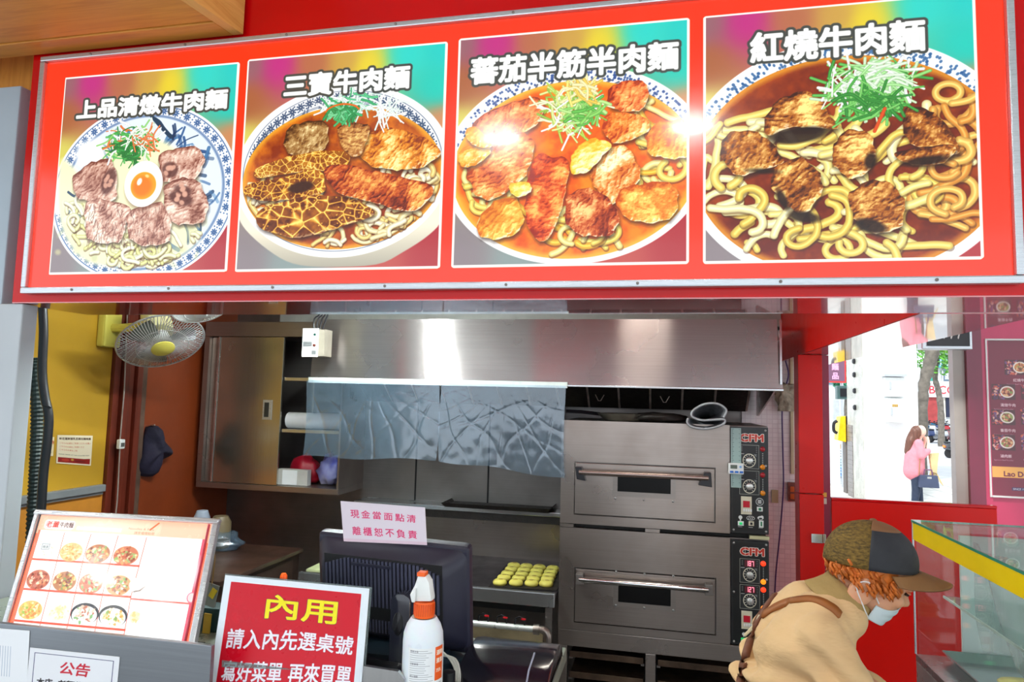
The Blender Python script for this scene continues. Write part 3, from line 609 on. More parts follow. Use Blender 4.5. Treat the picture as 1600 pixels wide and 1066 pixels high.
M['grey_rail'] = P('grey_rail', (128, 132, 134), 0.45)
M['dark_floor'] = P('dark_floor', (58, 54, 50), 0.5, var=0.3)
M['kceil'] = P('kitchen_ceiling', (206, 206, 200), 0.7, var=0.2)
M['cream'] = P('cream_plastic', (228, 222, 170), 0.4, var=0.05)
M['cream_yellow'] = P('yellowed_plastic', (222, 210, 96), 0.4, var=0.06)
M['white_plastic'] = P('white_plastic', (232, 236, 234), 0.35, var=0.04)
M['paper'] = P('white_paper', (236, 238, 240), 0.6, var=0.03)
M['chrome'] = P('chrome', (220, 220, 220), 0.12, metal=1.0, var=0.05)

def wood_mat(name, axis=(1, 14, 14), a='#b87428', b='#d8953e'):
    m, nt, bs = node_mat(name); v = tex(nt, axis)
    g = noise(nt, v, 2.2, 6, 0.6, 0.9); k = nt.nodes.new('ShaderNodeTexVoronoi'); k.inputs['Scale'].default_value = 2.6
    nt.links.new(tex(nt, tuple(1+(x-1)*0.12 for x in axis)), k.inputs['Vector'])
    mx = nt.nodes.new('ShaderNodeMix'); mx.data_type = 'RGBA'
    nt.links.new(ramp(nt, k.outputs['Distance'], [(0.02, 0.85), (0.07, 0.0)]), mx.inputs['Factor'])
    nt.links.new(ramp(nt, g, [(0.25, lin(a)), (0.55, lin(b)), (0.8, lin('#c88234'))]), mx.inputs['A']); mx.inputs['B'].default_value = (*lin('#5a2c10'), 1)
    nt.links.new(mx.outputs['Result'], bs.inputs['Base Color']); bs.inputs['Roughness'].default_value = 0.42; bump(nt, bs, g, 0.08, 0.004); return m
M['pine'] = wood_mat('varnished_pine'); M['pine_v'] = wood_mat('pine_upright', (14, 14, 1))
def tile_mat(name, col, grout, sx, sy, plane='xz', bm=0.4, rough=0.25):
    m, nt, b = node_mat(name); tc = nt.nodes.new('ShaderNodeTexCoord'); sp = nt.nodes.new('ShaderNodeSeparateXYZ'); cb = nt.nodes.new('ShaderNodeCombineXYZ')
    nt.links.new(tc.outputs['Object'], sp.inputs[0])
    for i, ax in enumerate(plane): nt.links.new(sp.outputs['xyz'.index(ax)], cb.inputs[i])
    br = nt.nodes.new('ShaderNodeTexBrick'); nt.links.new(cb.outputs[0], br.inputs['Vector']); br.offset = 0.0 if bm < 0.45 else 0.5
    br.inputs['Scale'].default_value = 1.0; br.inputs['Brick Width'].default_value = sx; br.inputs['Row Height'].default_value = sy; br.inputs['Mortar Size'].default_value = min(sx, sy)*0.06
    c = lin(col); br.inputs['Color1'].default_value = (*c, 1); br.inputs['Color2'].default_value = (*[x*0.9 for x in c], 1); br.inputs['Mortar'].default_value = (*lin(grout), 1)
    nt.links.new(br.outputs[0], b.inputs['Base Color']); b.inputs['Roughness'].default_value = rough; bump(nt, b, br.outputs['Fac'], -bm, 0.004); return m

# ------------------------------------------------------------------ the room shell
KX0, KX1, KY0, KY1, KZ = -2.5, 0.60, 1.75, 3.65, 2.3
def sb(name, x0, x1, y0, y1, z0, z1, m, **k): return struct(MB().box(x0, x1, y0, y1, z0, z1).build(name, m, **k))
sb('floor', -4.2, 0.75, -3.2, 3.9, -0.06, 0.0, M['dark_floor'])
wall_back = sb('wall_back', KX0, 0.70, KY1, KY1+0.08, 0.0, KZ, M['steel_dark'])
MT = tile_mat('white_mosaic_tiles', (246, 243, 244), (222, 216, 220), 0.026*1.25, 0.0225*1.25)
struct(MB().box(0.40, 0.71, KY1-0.03, KY1-0.004, 0.3, 1.95).build('wall_tiled', MT))
yw = lambda px, py=600: U(px, py, 'x', KX0)[1]
y_a, y_b = yw(172), yw(228)
sb('wall_left', KX0-0.08, KX0, 1.3, y_a, 0, KZ, M['yellow_wall'])
sb('wall_left_orange', KX0-0.08, KX0, y_b, KY1+0.08, 0, KZ, M['orange_wall'])
# brown door frame between the yellow and the orange wall: stepped mouldings
t = struct(MB().box(KX0-0.08, KX0+0.0035, y_a, y_b, 0, KZ).build('door_1', M['brown_frame']))
n = 5
for i in range(n):
    a = y_a+(y_b-y_a)*i/n; b_ = y_a+(y_b-y_a)*(i+0.78)/n
    MB().box(KX0+0.004, KX0+(0.022, 0.034, 0.018, 0.03, 0.016)[i], a, b_, 0, KZ).build('moulding', M['brown_frame'] if i != 4 else P('scuffed_trim', (92, 70, 58), 0.5, var=0.4, scale=10), t, bevel=0.003)
zr = U(110, 769, 'x', KX0)[2]
struct(MB().box(KX0+0.001, KX0+0.03, 1.4, y_a-0.01, zr-0.016, zr+0.016).box(KX0+0.001, KX0+0.018, 1.4, y_a-0.01, zr-0.03, zr-0.018).build('trim_1', M['grey_rail'], bevel=0.004))
struct(MB().box(KX0, KX0+0.004, 1.4, y_a, 0.3, zr-0.03).build('baseboard_left', P('dull_orange_dado', (196, 128, 44), 0.5)))
sb('ceiling', KX0-0.08, 0.60, KY0, KY1+0.08, KZ, KZ+0.05, M['kceil'])
# front fascia with the sign, its glossy soffit, and the beam that turns back along the right side
sb('wall_front', -1.715, 0.855, 1.5, 1.75, 1.7782, 3.0, [M['red_gloss']])
sb('trim_front_soffit', -1.715, 0.855, 1.5005, 1.75, 1.7752, 1.778, M['red_mirror'])
sb('wall_front_left', -4.2, -1.932, 1.58, 1.68, 0.0, 2.405, M['bluegrey'])
for i in range(9):
    x = -3.9+i*0.262; 
    if i == 0: pw = struct(MB().box(-4.2, -1.716, 1.64, 1.75, 2.405, 3.0).build('wall_front_wood', M['pine_v']))
    MB().box(x, x+0.258, 1.62, 1.6395, 2.407, 2.99).build('plank', M['pine_v'], pw, bevel=0.003)
sb('trim_2', 0.592, 0.855, 1.7505, 3.85, 1.7765, 2.6, M['red_paint'])
sb('trim_soffit', 0.592, 0.855, 1.7505, 3.85, 1.7735, 1.776, M['red_mirror'])
sb('ceiling_arcade', -4.2, 6.0, -3.2, 1.497, 3.0, 3.06, P('arcade_ceiling', (226, 224, 218), 0.6, var=0.05))
sb('ceiling_sun_block', 0.86, 6.0, 1.5, 7.0, 3.0, 3.06, P('sun_block_ceiling', (226, 224, 218), 0.6, var=0.05))  # unseen extension added to keep the sun off the shop front
sb('wall_front_reflector', -1.68, -0.80, 1.7505, 1.756, 1.80, KZ, P('pale_reflector', (150, 154, 156), 0.6))  # unseen panel added so the hood mirrors grey on its left, red on its right
# left posts
MB().box(-1.772, -1.682, 1.502, 1.55, 0, 1.7745).build('trim_3', M['white_gloss'], bevel=0.004)['kind'] = 'structure'
MB().box(-1.93, -1.774, 1.52, 1.60, 0, 2.40).build('trim_4', M['bluegrey'], bevel=0.004)['kind'] = 'structure'
# red post right of the ovens, with its magenta jamb
MB().box(0.572, 0.668, 3.1, 3.2, 1.19, 1.772).build('trim_5', M['red_paint'], bevel=0.003)['kind'] = 'structure'
MB().box(0.572, 0.668, 3.1, 3.2, 0, 1.186).build('trim_6', M['red_paint'], bevel=0.003)['kind'] = 'structure'
MB().box(0.6685, 0.70, 3.13, 3.2, 0, 1.772).build('trim_7', M['magenta'])['kind'] = 'structure'

# ------------------------------------------------------------------ the pine box overhead, top left
t = thing('wooden_canopy_box', 'varnished pine ceiling box with knots hanging over the sign at its upper left corner', 'canopy', (-1.5, 1.3, 2.47))
zc = 2.470; xr = lambda y: -1.052-0.17*(1.488-y)
ys = [1.488, 1.425, 1.17, 0.91, 0.6]
for i in range(4):
    a, b_ = ys[i], ys[i+1]+0.002
    MB().prism([(-2.6, a), (xr(a)-0.03, a), (xr(b_)-0.03, b_), (-2.6, b_)], 'z', zc+(0.0 if i else -0.004), zc+0.02).build('plank', M['pine'], t, bevel=0.002)
MB().prism([(xr(1.488)-0.029, 1.488), (xr(1.488), 1.488), (xr(0.6), 0.6), (xr(0.6)-0.029, 0.6)], 'z', zc-0.004, 2.985).build('side_board', wood_mat('pine_side', (12, 1, 12), '#c8883c', '#e6b060'), t, bevel=0.002)
MB().box(-2.6, xr(1.488)-0.031, 1.47, 1.4875, zc+0.021, 2.985).build('back_board', M['pine'], t)

# ------------------------------------------------------------------ the backlit sign
def uv_sign(p): return ((p[0]-SX0)*PXU/SW_, 1-(SZ1-p[2])*PXU/SH_)
MS = print_mat('backlit_sign_print', sign_img, 0.18, emis=0.80, coat=0.35, base=0.12)
t = thing('lightbox_sign', 'long backlit red sign with four noodle soup pictures in an aluminium frame', 'sign', (-0.49, 1.49, 1.80))
MB().box(-1.648, 0.668, 1.484, 1.4995, 1.815, 2.437).build('face_panel', MS, t, uvf=uv_sign)
for a in ((-1.664, 0.684, 1.798, 1.814), (-1.664, 0.684, 2.438, 2.452)): MB().box(a[0], a[1], 1.474, 1.4995, a[2], a[3]).build('frame_rail', M['alu'], t, bevel=0.003)
for a in ((-1.664, -1.649), (0.669, 0.684)): MB().box(a[0], a[1], 1.474, 1.4995, 1.8145, 2.4375).build('frame_rail', M['alu'], t, bevel=0.003)
for (xa, za), (xb, zb), lab in (((-1.583, 2.389), (-1.057, 1.847), 'clear broth beef noodle picture'), ((-1.030, 2.389), (-0.502, 1.847), 'three treasure noodle picture with tripe'), ((-0.472, 2.393), (0.058, 1.850), 'tomato beef noodle picture'), ((0.085, 2.394), (0.619, 1.850), 'red braised beef noodle picture')):
    o = MB().box(xa, xb, 1.4815, 1.4838, zb, za).build('picture_panel', MS, t, uvf=uv_sign); o['label'] = lab
for x in [-1.5+0.29*i for i in range(8)]:
    for z in (1.806, 2.445): MB().lathe([(0.0035, 0), (0.0035, 0.002), (0.001, 0.003)], (x, 1.4745, z), 8, RX(90)).build('screw', M['steel_dark'], t)
# arcade lamps the sign mirrors
for i, p in enumerate(ARCADE_LAMPS):
    lt = thing('ceiling_downlight', ('round white downlight over the middle of the walkway', 'round white downlight at the right of the walkway', 'round white downlight far left over the walkway')[i], 'ceiling light', p, group='walkway downlights')
    MB().lathe([(0.12, 0.0), (0.13, 0.01), (0.125, 0.05), (0.06, 0.225), (0.0, 0.225)], (p[0], p[1], p[2]+0.0), 24).build('housing', M['white_plastic'], lt, smooth=True)
    MB().lathe([(0.0, -0.004), (0.1, -0.004), (0.1, 0.0)], p, 24).build('diffuser', glow('lit_diffuser', (255, 252, 240), 14), lt)
# kitchen tubes
for i, p in enumerate(KITCHEN_LAMPS):
    lt = thing('fluorescent_lamp', ('bare tube lamp under the kitchen ceiling left of the hood', 'bare tube lamp under the kitchen ceiling before the ovens')[i], 'ceiling light', p, group='kitchen tube lamps')
    MB().obox((p[0], p[1], p[2]+0.012), (0.05, 0.94, 0.03), Matrix.Rotation(LAMP_TURN, 3, 'Z')).build('fixture', M['white_plastic'], lt, bevel=0.004)
    MB().tube([(p[0]-LT[0]*0.45, p[1]-LT[1]*0.45, p[2]-0.018), (p[0]+LT[0]*0.45, p[1]+LT[1]*0.45, p[2]-0.018)], 0.011, 12).build('tube', glow('lit_tube', (240, 255, 250), (9, 1.5)[i]), lt, smooth=True)
# ------------------------------------------------------------------ measured rectangles on a depth plane
def R2(x0, y0, x1, y1, yy):
    a = U(x0, (y0+y1)/2, 'y', yy)[0]; b = U(x1, (y0+y1)/2, 'y', yy)[0]; c = U((x0+x1)/2, y0, 'y', yy)[2]; d = U((x0+x1)/2, y1, 'y', yy)[2]
    return min(a, b), max(a, b), min(c, d), max(c, d)
def plate(mb, px, yy, t):
    x0, x1, z0, z1 = R2(*px, yy); return mb.box(x0, x1, yy, yy+t, z0, z1)
def card(name, q, t, front, side, parent=None, curve=0.0):
    """flat sheet from four corners (top left, top right, bottom right, bottom left) with its print on the front"""
    q = [Vector(p) for p in q]; off = _off(parent)
    nrm = (q[1]-q[0]).cross(q[3]-q[0]).normalized()
    if nrm.y < 0: nrm = -nrm
    vs = [p-off for p in q]+[p+nrm*t-off for p in q]
    me = bpy.data.meshes.new(name); me.from_pydata([tuple(v) for v in vs], [], [(0, 3, 2, 1), (4, 5, 6, 7), (0, 1, 5, 4), (1, 2, 6, 5), (2, 3, 7, 6), (3, 0, 4, 7)])
    me.polygons.foreach_set('material_index', [0, 1, 1, 1, 1, 1]); uv = me.uv_layers.new(name='uv'); u4 = [(0, 1), (1, 1), (1, 0), (0, 0)]
    for l in me.loops: uv.data[l.index].uv = u4[l.vertex_index % 4]
    me.materials.append(front); me.materials.append(side); o = bpy.data.objects.new(name, me); COL.objects.link(o)
    if parent is not None: o.parent = parent
    return o

# ------------------------------------------------------------------ extractor hood
t = thing('extractor_hood', 'wide brushed steel extractor hood above the ovens and the plastic sheet', 'hood', (-0.58, 3.0, 1.617))
HX0, HX1, HY = -1.645, 0.495, 3.0
MB().slab([(HX0, HY, 1.617), (HX1, HY, 1.617), (HX1-0.02, HY+0.02, 1.915), (HX0+0.004, HY+0.02, 1.915)], -0.008).build('front_panel', M['steel_hood'], t, uvf=lambda p: (p[2], p[0]))
MB().box(HX0+0.01, HX1-0.03, HY+0.028, 3.6, 1.905, 1.915).build('top_panel', M['steel_dark'], t)
MB().box(HX0, HX0+0.008, HY+0.03, 3.6, 1.46, 1.904).build('side_panel', M['steel_dark'], t)
MB().prism([(HY+0.03, 1.617), (HY+0.012, 1.66), (HY+0.03, 1.9), (3.6, 1.9), (3.6, 1.50), (3.56, 1.50)], 'x', HX1-0.028, HX1-0.02).build('side_panel', M['steel'], t)
MB().box(HX0, HX1, HY-0.012, HY+0.003, 1.612, 1.622).build('lower_lip', M['steel_clean'], t, bevel=0.002)
MB().box(HX0, -0.40, HY-0.0165, HY-0.0125, 1.606, 1.632).build('tape_strip', P('pale_tape', (206, 214, 210), 0.3), t)['label'] = 'pale tape strip holding the plastic sheet'
MB().box(HX1-0.014, HX1-0.006, HY-0.0135, HY-0.0095, 1.64, 1.91).build('seam_strip', M['steel_clean'], t)
FM = P('filter_steel', (200, 182, 172), 0.4, metal=0.6, var=0.4, scale=10)
for i in range(13):
    x = HX0+0.05+i*0.155
    MB().slab([(x, 3.24, 1.76), (x+0.148, 3.24, 1.76), (x+0.148, 3.56, 1.52), (x, 3.56, 1.52)], 0.012).build('baffle_filter', M['grime'], t)
    MB().tube([(x+0.149, 3.235, 1.765), (x+0.149, 3.555, 1.525)], 0.006, 6).build('filter_bar', FM, t)
for x in (-0.30, 0.02): MB().tube([(x-0.022, 3.47, 1.585), (x-0.006, 3.46, 1.555), (x+0.006, 3.46, 1.555), (x+0.022, 3.47, 1.585)], 0.0022, 6).build('filter_handle', FM, t)
# roof strip over the hood
tp = struct(MB().box(-2.2, 0.59, 3.62, 3.648, 1.93, 2.28).build('trim_8', P('pale_lining', (176, 178, 172), 0.5, var=0.1)))

# plastic sheet taped under the lip
def sheet_mat():
    m = bpy.data.materials.new('clear_plastic_film'); m.use_nodes = True; nt = m.node_tree; nt.nodes.clear()
    out = nt.nodes.new('ShaderNodeOutputMaterial'); mix = nt.nodes.new('ShaderNodeMixShader'); mix2 = nt.nodes.new('ShaderNodeMixShader')
    tr = nt.nodes.new('ShaderNodeBsdfTransparent'); gl = nt.nodes.new('ShaderNodeBsdfGlossy'); df = nt.nodes.new('ShaderNodeBsdfDiffuse'); tl = nt.nodes.new('ShaderNodeBsdfTranslucent')
    df.inputs[0].default_value = (*lin((140, 170, 196)), 1); tr.inputs[0].default_value = (0.78, 0.87, 0.95, 1); gl.inputs['Roughness'].default_value = 0.16; gl.inputs[0].default_value = (0.9, 0.95, 1, 1)
    n = noise(nt, tex(nt), 9, 5, 0.6, 0.6); bp = nt.nodes.new('ShaderNodeBump'); bp.inputs['Strength'].default_value = 0.06; bp.inputs['Distance'].default_value = 0.02; nt.links.new(n, bp.inputs['Height'])
    for s_ in (gl, df): nt.links.new(bp.outputs[0], s_.inputs['Normal'])
    nt.links.new(ramp(nt, n, [(0.3, 0.10), (0.7, 0.19)]), mix.inputs[0]); nt.links.new(tr.outputs[0], mix.inputs[1]); nt.links.new(df.outputs[0], mix.inputs[2])
    mix2.inputs[0].default_value = 0.13; nt.links.new(mix.outputs[0], mix2.inputs[1]); nt.links.new(gl.outputs[0], mix2.inputs[2]); nt.links.new(mix2.outputs[0], out.inputs[0]); return m
MSH = sheet_mat()
def sheet(name, xa, xb, zt, zb0, zb1, seed, label, yy=2.975):
    def fn(u, v):
        x = xa+(xb-xa)*u; zb = zb0+(zb1-zb0)*u
        h = 0.0
        for k, (ux, dr, fr) in enumerate(((0.0, 0.7, 9), (1.0, -0.7, 8), (0.5, 0.2, 12))):
            aa = math.atan2((u-ux)*1.3, max(0.05, v)); h += 0.0032*(1-abs(math.sin(fr*aa*0.9+seed+k+1.2*mnoise.noise((u*3, v*2, seed+k)))))**7*min(1, v*2.5)*math.exp(-1.0*abs(u-ux))
        h += 0.012*math.sin(u*5+seed)*v+0.0016*mnoise.noise((u*14, v*9, seed))*min(1, v*4)
        z = zt+(zb-zt)*v+0.006*math.sin(u*9+seed)*v
        return (x+0.014*math.sin(v*2.4+seed)*v, yy+h, z)
    o = MB().surf(fn, 150, 80).build(name, MSH, smooth='all'); tag(o, label, 'plastic sheet', 'plastic sheets under the hood'); return o
sheet('plastic_sheet', -1.65, -0.985, 1.618, 1.255, 1.268, 1.0, 'left clear plastic sheet taped under the hood lip beside the steel cabinet')
sheet('plastic_sheet', -0.975, -0.405, 1.616, 1.268, 1.215, 4.0, 'right clear plastic sheet taped under the hood lip beside the upper oven')

# switch box on the hood's left end
x0, x1, z0, z1 = R2(472, 513, 497, 558, 2.90)
t = thing('switch_box', 'small pale switch box hanging at the left end of the hood', 'switch box', (x0, 2.9, z0))
MB().box(x0, x1, 2.90, 2.905, z0, z1).build('cover', M['white_plastic'], t, bevel=0.002)
MB().box(x0+0.004, x1+0.03, 2.906, 2.98, z0+0.004, z1-0.004).build('housing', P('dull_beige_plastic', (150, 142, 128), 0.5, var=0.15), t, bevel=0.003)
MB().lathe([(0.006, 0), (0.006, 0.003), (0.003, 0.004)], (x1-0.018, 2.8995, z1-0.03), 10, RX(90)).build('indicator', P('green_lens', (10, 70, 60), 0.2), t)
MB().lathe([(0.007, 0), (0.006, 0.006), (0.003, 0.007)], (x1-0.018, 2.8995, z0+0.055), 10, RX(90)).build('knob', M['brown_frame'], t)
MB().box(x0+0.006, x1-0.03, 2.8975, 2.8998, z0+0.05, z0+0.072).box(x1-0.03, x1-0.008, 2.8975, 2.8998, z0+0.014, z0+0.03).build('marking_plate', M['alu'], t)
o = MB()
for k in range(4): o.tube(smoothc([(x0+0.035+k*0.014, 2.94, z1-0.006), (x0+0.03+k*0.02, 2.95, z1+0.05), (x0+0.06+k*0.012, 2.96, z1+0.1), (x0+0.04+k*0.01, 3.02, 2.2)], 4), 0.004, 6)
tag(o.build('power_cable', M['black_plastic'], smooth=True), 'bundle of dark cables rising from the small switch box behind the sign', 'cable')

# ------------------------------------------------------------------ wall cabinet with sliding doors
CY = 3.3; cx0, cx1, cz0, cz1 = -2.455, -1.62, 1.035, 1.885
t = thing('wall_cabinet', 'steel wall cabinet with one sliding door pushed open, left of the hood', 'cabinet', (-2.04, 3.3, cz0))
MB().box(cx0, cx1, CY, 3.64, cz0, cz0+0.03).build('bottom_panel', M['steel'], t, bevel=0.002)
MB().box(cx0, cx1, CY, 3.64, cz1-0.03, cz1+0.05).build('top_panel', M['steel'], t, bevel=0.002)
MB().box(cx0, cx0+0.03, CY, 3.64, cz0+0.031, cz1-0.031).build('side_panel', M['steel'], t)
MB().box(cx1-0.01, cx1, CY, 3.64, cz0+0.031, cz1-0.031).build('side_panel', M['steel'], t)
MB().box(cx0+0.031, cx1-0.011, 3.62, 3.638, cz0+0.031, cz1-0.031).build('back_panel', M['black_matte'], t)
a0, a1, _, _ = R2(346, 530, 438, 765, CY+0.006)
d = MB().box(a0-0.03, a1, CY+0.006, CY+0.02, cz0+0.032, cz1-0.032).build('sliding_door', M['steel_door'], t, bevel=0.002)
MB().box(cx0+0.031, a1-0.10, CY+0.026, CY+0.04, cz0+0.032, cz1-0.032).build('sliding_door', M['steel'], t, bevel=0.002)
MB().box(a0-0.045, a0-0.032, CY+0.004, CY+0.014, cz0+0.032, cz1-0.032).build('door_edge', M['steel_clean'], t, bevel=0.002)
h0, h1, h2, h3 = R2(410, 625, 424, 656, CY)
MB().box(h0, h1, CY+0.0015, CY+0.0055, h2, h3).build('recessed_handle', M['alu'], t, bevel=0.001)
MB().box(h0+0.010, h1-0.016, CY+0.0005, CY+0.0013, h2+0.014, h3-0.014).build('handle_shade_plate', P('painted_handle_shade', (60, 62, 62), 0.4, metal=0.5), t)  # thin dark plate, its colour standing in for shade inside the grip
for zz in (1.62, 1.345): MB().box(a1+0.004, cx1-0.011, CY+0.02, 3.615, zz, zz+0.018).build('shelf', M['steel_clean'], t, bevel=0.002)
o = MB().tube([(a1+0.01, 3.38, 1.409), (cx1-0.02, 3.38, 1.409)], 0.043, 20).build('film_roll', M['paper'], smooth=True); tag(o, 'white paper covered roll lying on the lower cabinet shelf', 'roll')
def clothpile(name, c, r, m, label, cat, sd, amp=0.3):
    rings = []
    for i in range(13):
        th = math.pi*i/12; ring = []
        for k in range(24):
            ph = 2*math.pi*k/24; d_ = Vector((math.sin(th)*math.cos(ph), math.sin(th)*math.sin(ph), -math.cos(th)))
            n_ = 1+amp*mnoise.noise(d_*1.8+Vector((sd, 0, 0)))+amp*0.4*mnoise.noise(d_*5+Vector((sd, 3, 0)))
            p = Vector((d_.x*r[0], d_.y*r[1], d_.z*r[2]))*n_; p.z = max(p.z, -r[2]*0.8); ring.append(Vector(c)+p)
        rings.append(ring)
    o = MB().loft(rings).build(name, m, smooth='all'); return tag(o, label, cat)
fz = cz0+0.03
clothpile('plastic_bag', (-1.90, 3.46, fz+0.07), (0.085, 0.06, 0.08), P('red_plastic_bag', (170, 22, 44), 0.35), 'crumpled dark red plastic bag inside the open cabinet', 'bag', 1)
clothpile('plastic_bag', (-1.735, 3.44, fz+0.075), (0.062, 0.06, 0.085), P('blue_white_bag', (34, 50, 180), 0.3, col2='#e8e4e6', scale=3.2), 'blue and white plastic bag beside the red one in the cabinet', 'bag', 5, 0.5)
b0, b1, b2, b3 = R2(433, 739, 480, 764, 3.345)
t2 = thing('carton', 'small white labelled box on the floor of the open cabinet', 'box', (b0, 3.34, fz))
MB().box(b0, b1, 3.345, 3.385, fz+0.001, fz+0.001+(b3-b2)).build('body', P('off_white_card', (196, 194, 188), 0.6), t2, bevel=0.002)
MB().box(b0+0.03, b1-0.06, 3.343, 3.3448, fz+0.004, fz-0.004+(b3-b2)).build('label_sticker', M['paper'], t2)

# ------------------------------------------------------------------ back wall panels, ledge and tray
sh = struct(MB().box(-2.30, -0.5, 3.60, 3.646, 0.98, 1.90).build('wall_back_panel', M['steel_dark']))
for xx in (-1.31, -0.9): MB().box(xx-0.004, xx+0.004, 3.596, 3.5995, 0.98, 1.9).build('seam', M['black_matte'], sh)
_, _, ez0, ez1 = R2(690, 796, 860, 806, 3.45)
t = thing('wall_ledge', 'long narrow steel ledge on the back wall behind the griddle', 'shelf', (-0.9, 3.45, ez0))
MB().box(-1.6, -0.44, 3.45, 3.645, ez1-0.022, ez1).build('top', M['steel_clean'], t, bevel=0.003)
MB().box(-1.6, -0.44, 3.455, 3.47, ez1-0.06, ez1-0.0225).build('lower_rail', M['grime'], t)
tz = ez1+0.001
t = thing('baking_tray', 'empty black baking tray on the ledge behind the buns', 'tray', (-0.75, 3.5, tz))
MB().box(-1.08, -0.55, 3.43, 3.62, tz, tz+0.006).build('base', M['grime'], t)
o = MB().slab([(-1.10, 3.42, tz+0.02), (-0.53, 3.42, tz+0.02), (-0.55, 3.43, tz+0.001), (-1.08, 3.43, tz+0.001)], -0.003).slab([(-1.10, 3.63, tz+0.02), (-0.53, 3.63, tz+0.02), (-0.55, 3.62, tz), (-1.08, 3.62, tz)], 0.003)
o.slab([(-1.10, 3.42, tz+0.02), (-1.10, 3.63, tz+0.02), (-1.08, 3.62, tz), (-1.08, 3.43, tz)], 0.003).slab([(-0.53, 3.42, tz+0.02), (-0.53, 3.63, tz+0.02), (-0.55, 3.62, tz), (-0.55, 3.43, tz)], 0.003).build('rim', M['grime'], t)

# ------------------------------------------------------------------ griddle bench with buns
BZ = 0.722
t = thing('griddle_bench', 'low steel bench with a dark griddle top and gas pipe beneath, left of the ovens', 'bench', (-1.0, 3.2, 0))
BX0, BX1 = -1.62, -0.432
MB().box(BX0, BX1, 2.96, 3.58, BZ-0.012, BZ).build('griddle_top', P('blackened_griddle', (52, 48, 52), 0.4, metal=0.5, var=0.5, scale=5), t)
_, _, r0, r1 = R2(735, 924, 862, 944, 2.94)
MB().box(BX0, BX1, 2.935, 2.958, r0, r1+0.004).build('front_rail', M['steel_clean'], t, bevel=0.003)
MB().box(BX0, BX1-0.02, 3.58, 3.595, BZ-0.06, 0.97).build('splash_panel', M['steel'], t)
for x in (BX0+0.02, BX1-0.045): 
    for y in (2.98, 3.52): MB().box(x, x+0.03, y, y+0.03, 0, BZ-0.013).build('leg', M['steel_dark'], t)
MB().box(BX0+0.06, BX1-0.06, 3.05, 3.45, 0.62, 0.68).build('burner_box', M['black_matte'], t)
p0 = U(735, 973, 'y', 2.9); p1 = U(846, 985, 'y', 2.9); pz = (p0[2]+p1[2])/2
MB().tube([(BX0+0.05, 2.9, pz), (-0.50, 2.9, pz)], 0.013, 12).build('gas_pipe', P('grey_pipe_paint', (196, 200, 196), 0.3, metal=0.4), t, smooth=True)
MB().tube(smoothc([(-0.505, 2.9, pz), (-0.472, 2.9, pz), (-0.452, 2.9, pz-0.02), (-0.45, 2.9, pz-0.06), (-0.45, 2.9, pz-0.3)], 5), 0.016, 12).lathe([(0.0, -0.012), (0.022, -0.012), (0.022, 0.012), (0, 0.012)], (-0.50, 2.9, pz), 12, RY(90)).build('pipe_elbow', M['steel'], t, smooth=True)
for i, px in enumerate((755, 784, 812)):
    q = U(px, 960+3*i, 'y', 2.9)
    v = MB().tube([(q[0]-0.02, 2.9, pz+0.01), (q[0]-0.018, 2.9, pz+0.035), (q[0], 2.9, pz+0.044), (q[0]+0.02, 2.9, pz+0.035), (q[0]+0.022, 2.9, pz+0.01)], 0.004, 6).build('valve', M['black_plastic'], t, smooth=True)
    MB().box(q[0]+0.008, q[0]+0.026, 2.892, 2.898, pz+0.034, pz+0.040).build('valve_handle', P('red_lever', (200, 30, 40), 0.4), v)
MB().box(BX0+0.03, -0.48, 2.95, 2.96, 0.50, pz-0.02).build('apron_panel', P('greasy_beige_panel', (120, 106, 80), 0.5, var=0.4, scale=6), t)
MB().box(BX0+0.03, -0.48, 2.93, 2.95, 0.45, 0.50).build('lower_shelf', M['steel_clean'], t)
t3 = thing('baking_tray', 'thin black tray under the rows of yellow buns', 'tray', (-0.6, 3.1, BZ+0.001))
fr = [U(781, 912, 'z', BZ+0.01), U(853, 914, 'z', BZ+0.01)]; bk = [U(803, 886, 'z', BZ+0.01), U(864, 891, 'z', BZ+0.01)]
MB().slab([(fr[0][0]-0.04, fr[0][1]-0.05, BZ+0.001), (BX1-0.004, fr[1][1]-0.05, BZ+0.001), (BX1-0.004, bk[1][1]+0.05, BZ+0.001), (bk[0][0]-0.05, bk[0][1]+0.05, BZ+0.001)], 0.005).build('base', M['grime'], t3)
BUN = P('pale_yellow_dough', (208, 196, 92), 0.55, var=0.15, scale=14, bmp=0.15, bscale=40)
BUN2 = P('toasted_spot', (172, 148, 60), 0.6)
xs0 = fr[0][0]+0.01; 
def lay(u, v):
    a = Vector(fr[0]).lerp(Vector(fr[1]), u); b = Vector(bk[0]).lerp(Vector(bk[1]), u); return a.lerp(b, v)
bun0 = None; ords = ('front', 'second', 'third', 'fourth', 'back')
for r in range(5):
    for c in range(4):
        p = lay((c+0.02*math.sin(r*3+c))/3, r/4); lab = 'yellow flat bun in the %s row, %s from the monitor side' % (ords[r], ('nearest', 'second', 'third', 'fourth')[c])
        if bun0 is None:
            bun0 = thing('flat_bun', lab, 'bun', (p[0], p[1], BZ+0.0065), (0, 0, 0), group='yellow buns on the griddle tray')
            MB().lathe([(0.0, 0.0), (0.029, 0.0), (0.0315, 0.006), (0.032, 0.011), (0.028, 0.018), (0.020, 0.0225), (0.0, 0.023)], (0, 0, 0), 20).build('dough', BUN, bun0, smooth='all')
            MB().lathe([(0.0, 0.0236), (0.009, 0.0234), (0.011, 0.0224), (0.0, 0.0220)], (0.004, 0, 0), 10).build('top_dimple', BUN2, bun0, smooth='all')
        else: dup(bun0, (p[0]+0.003*math.sin(7*r+c), p[1], BZ+0.0065), (0, 0, r*1.7+c*2.3), lab)

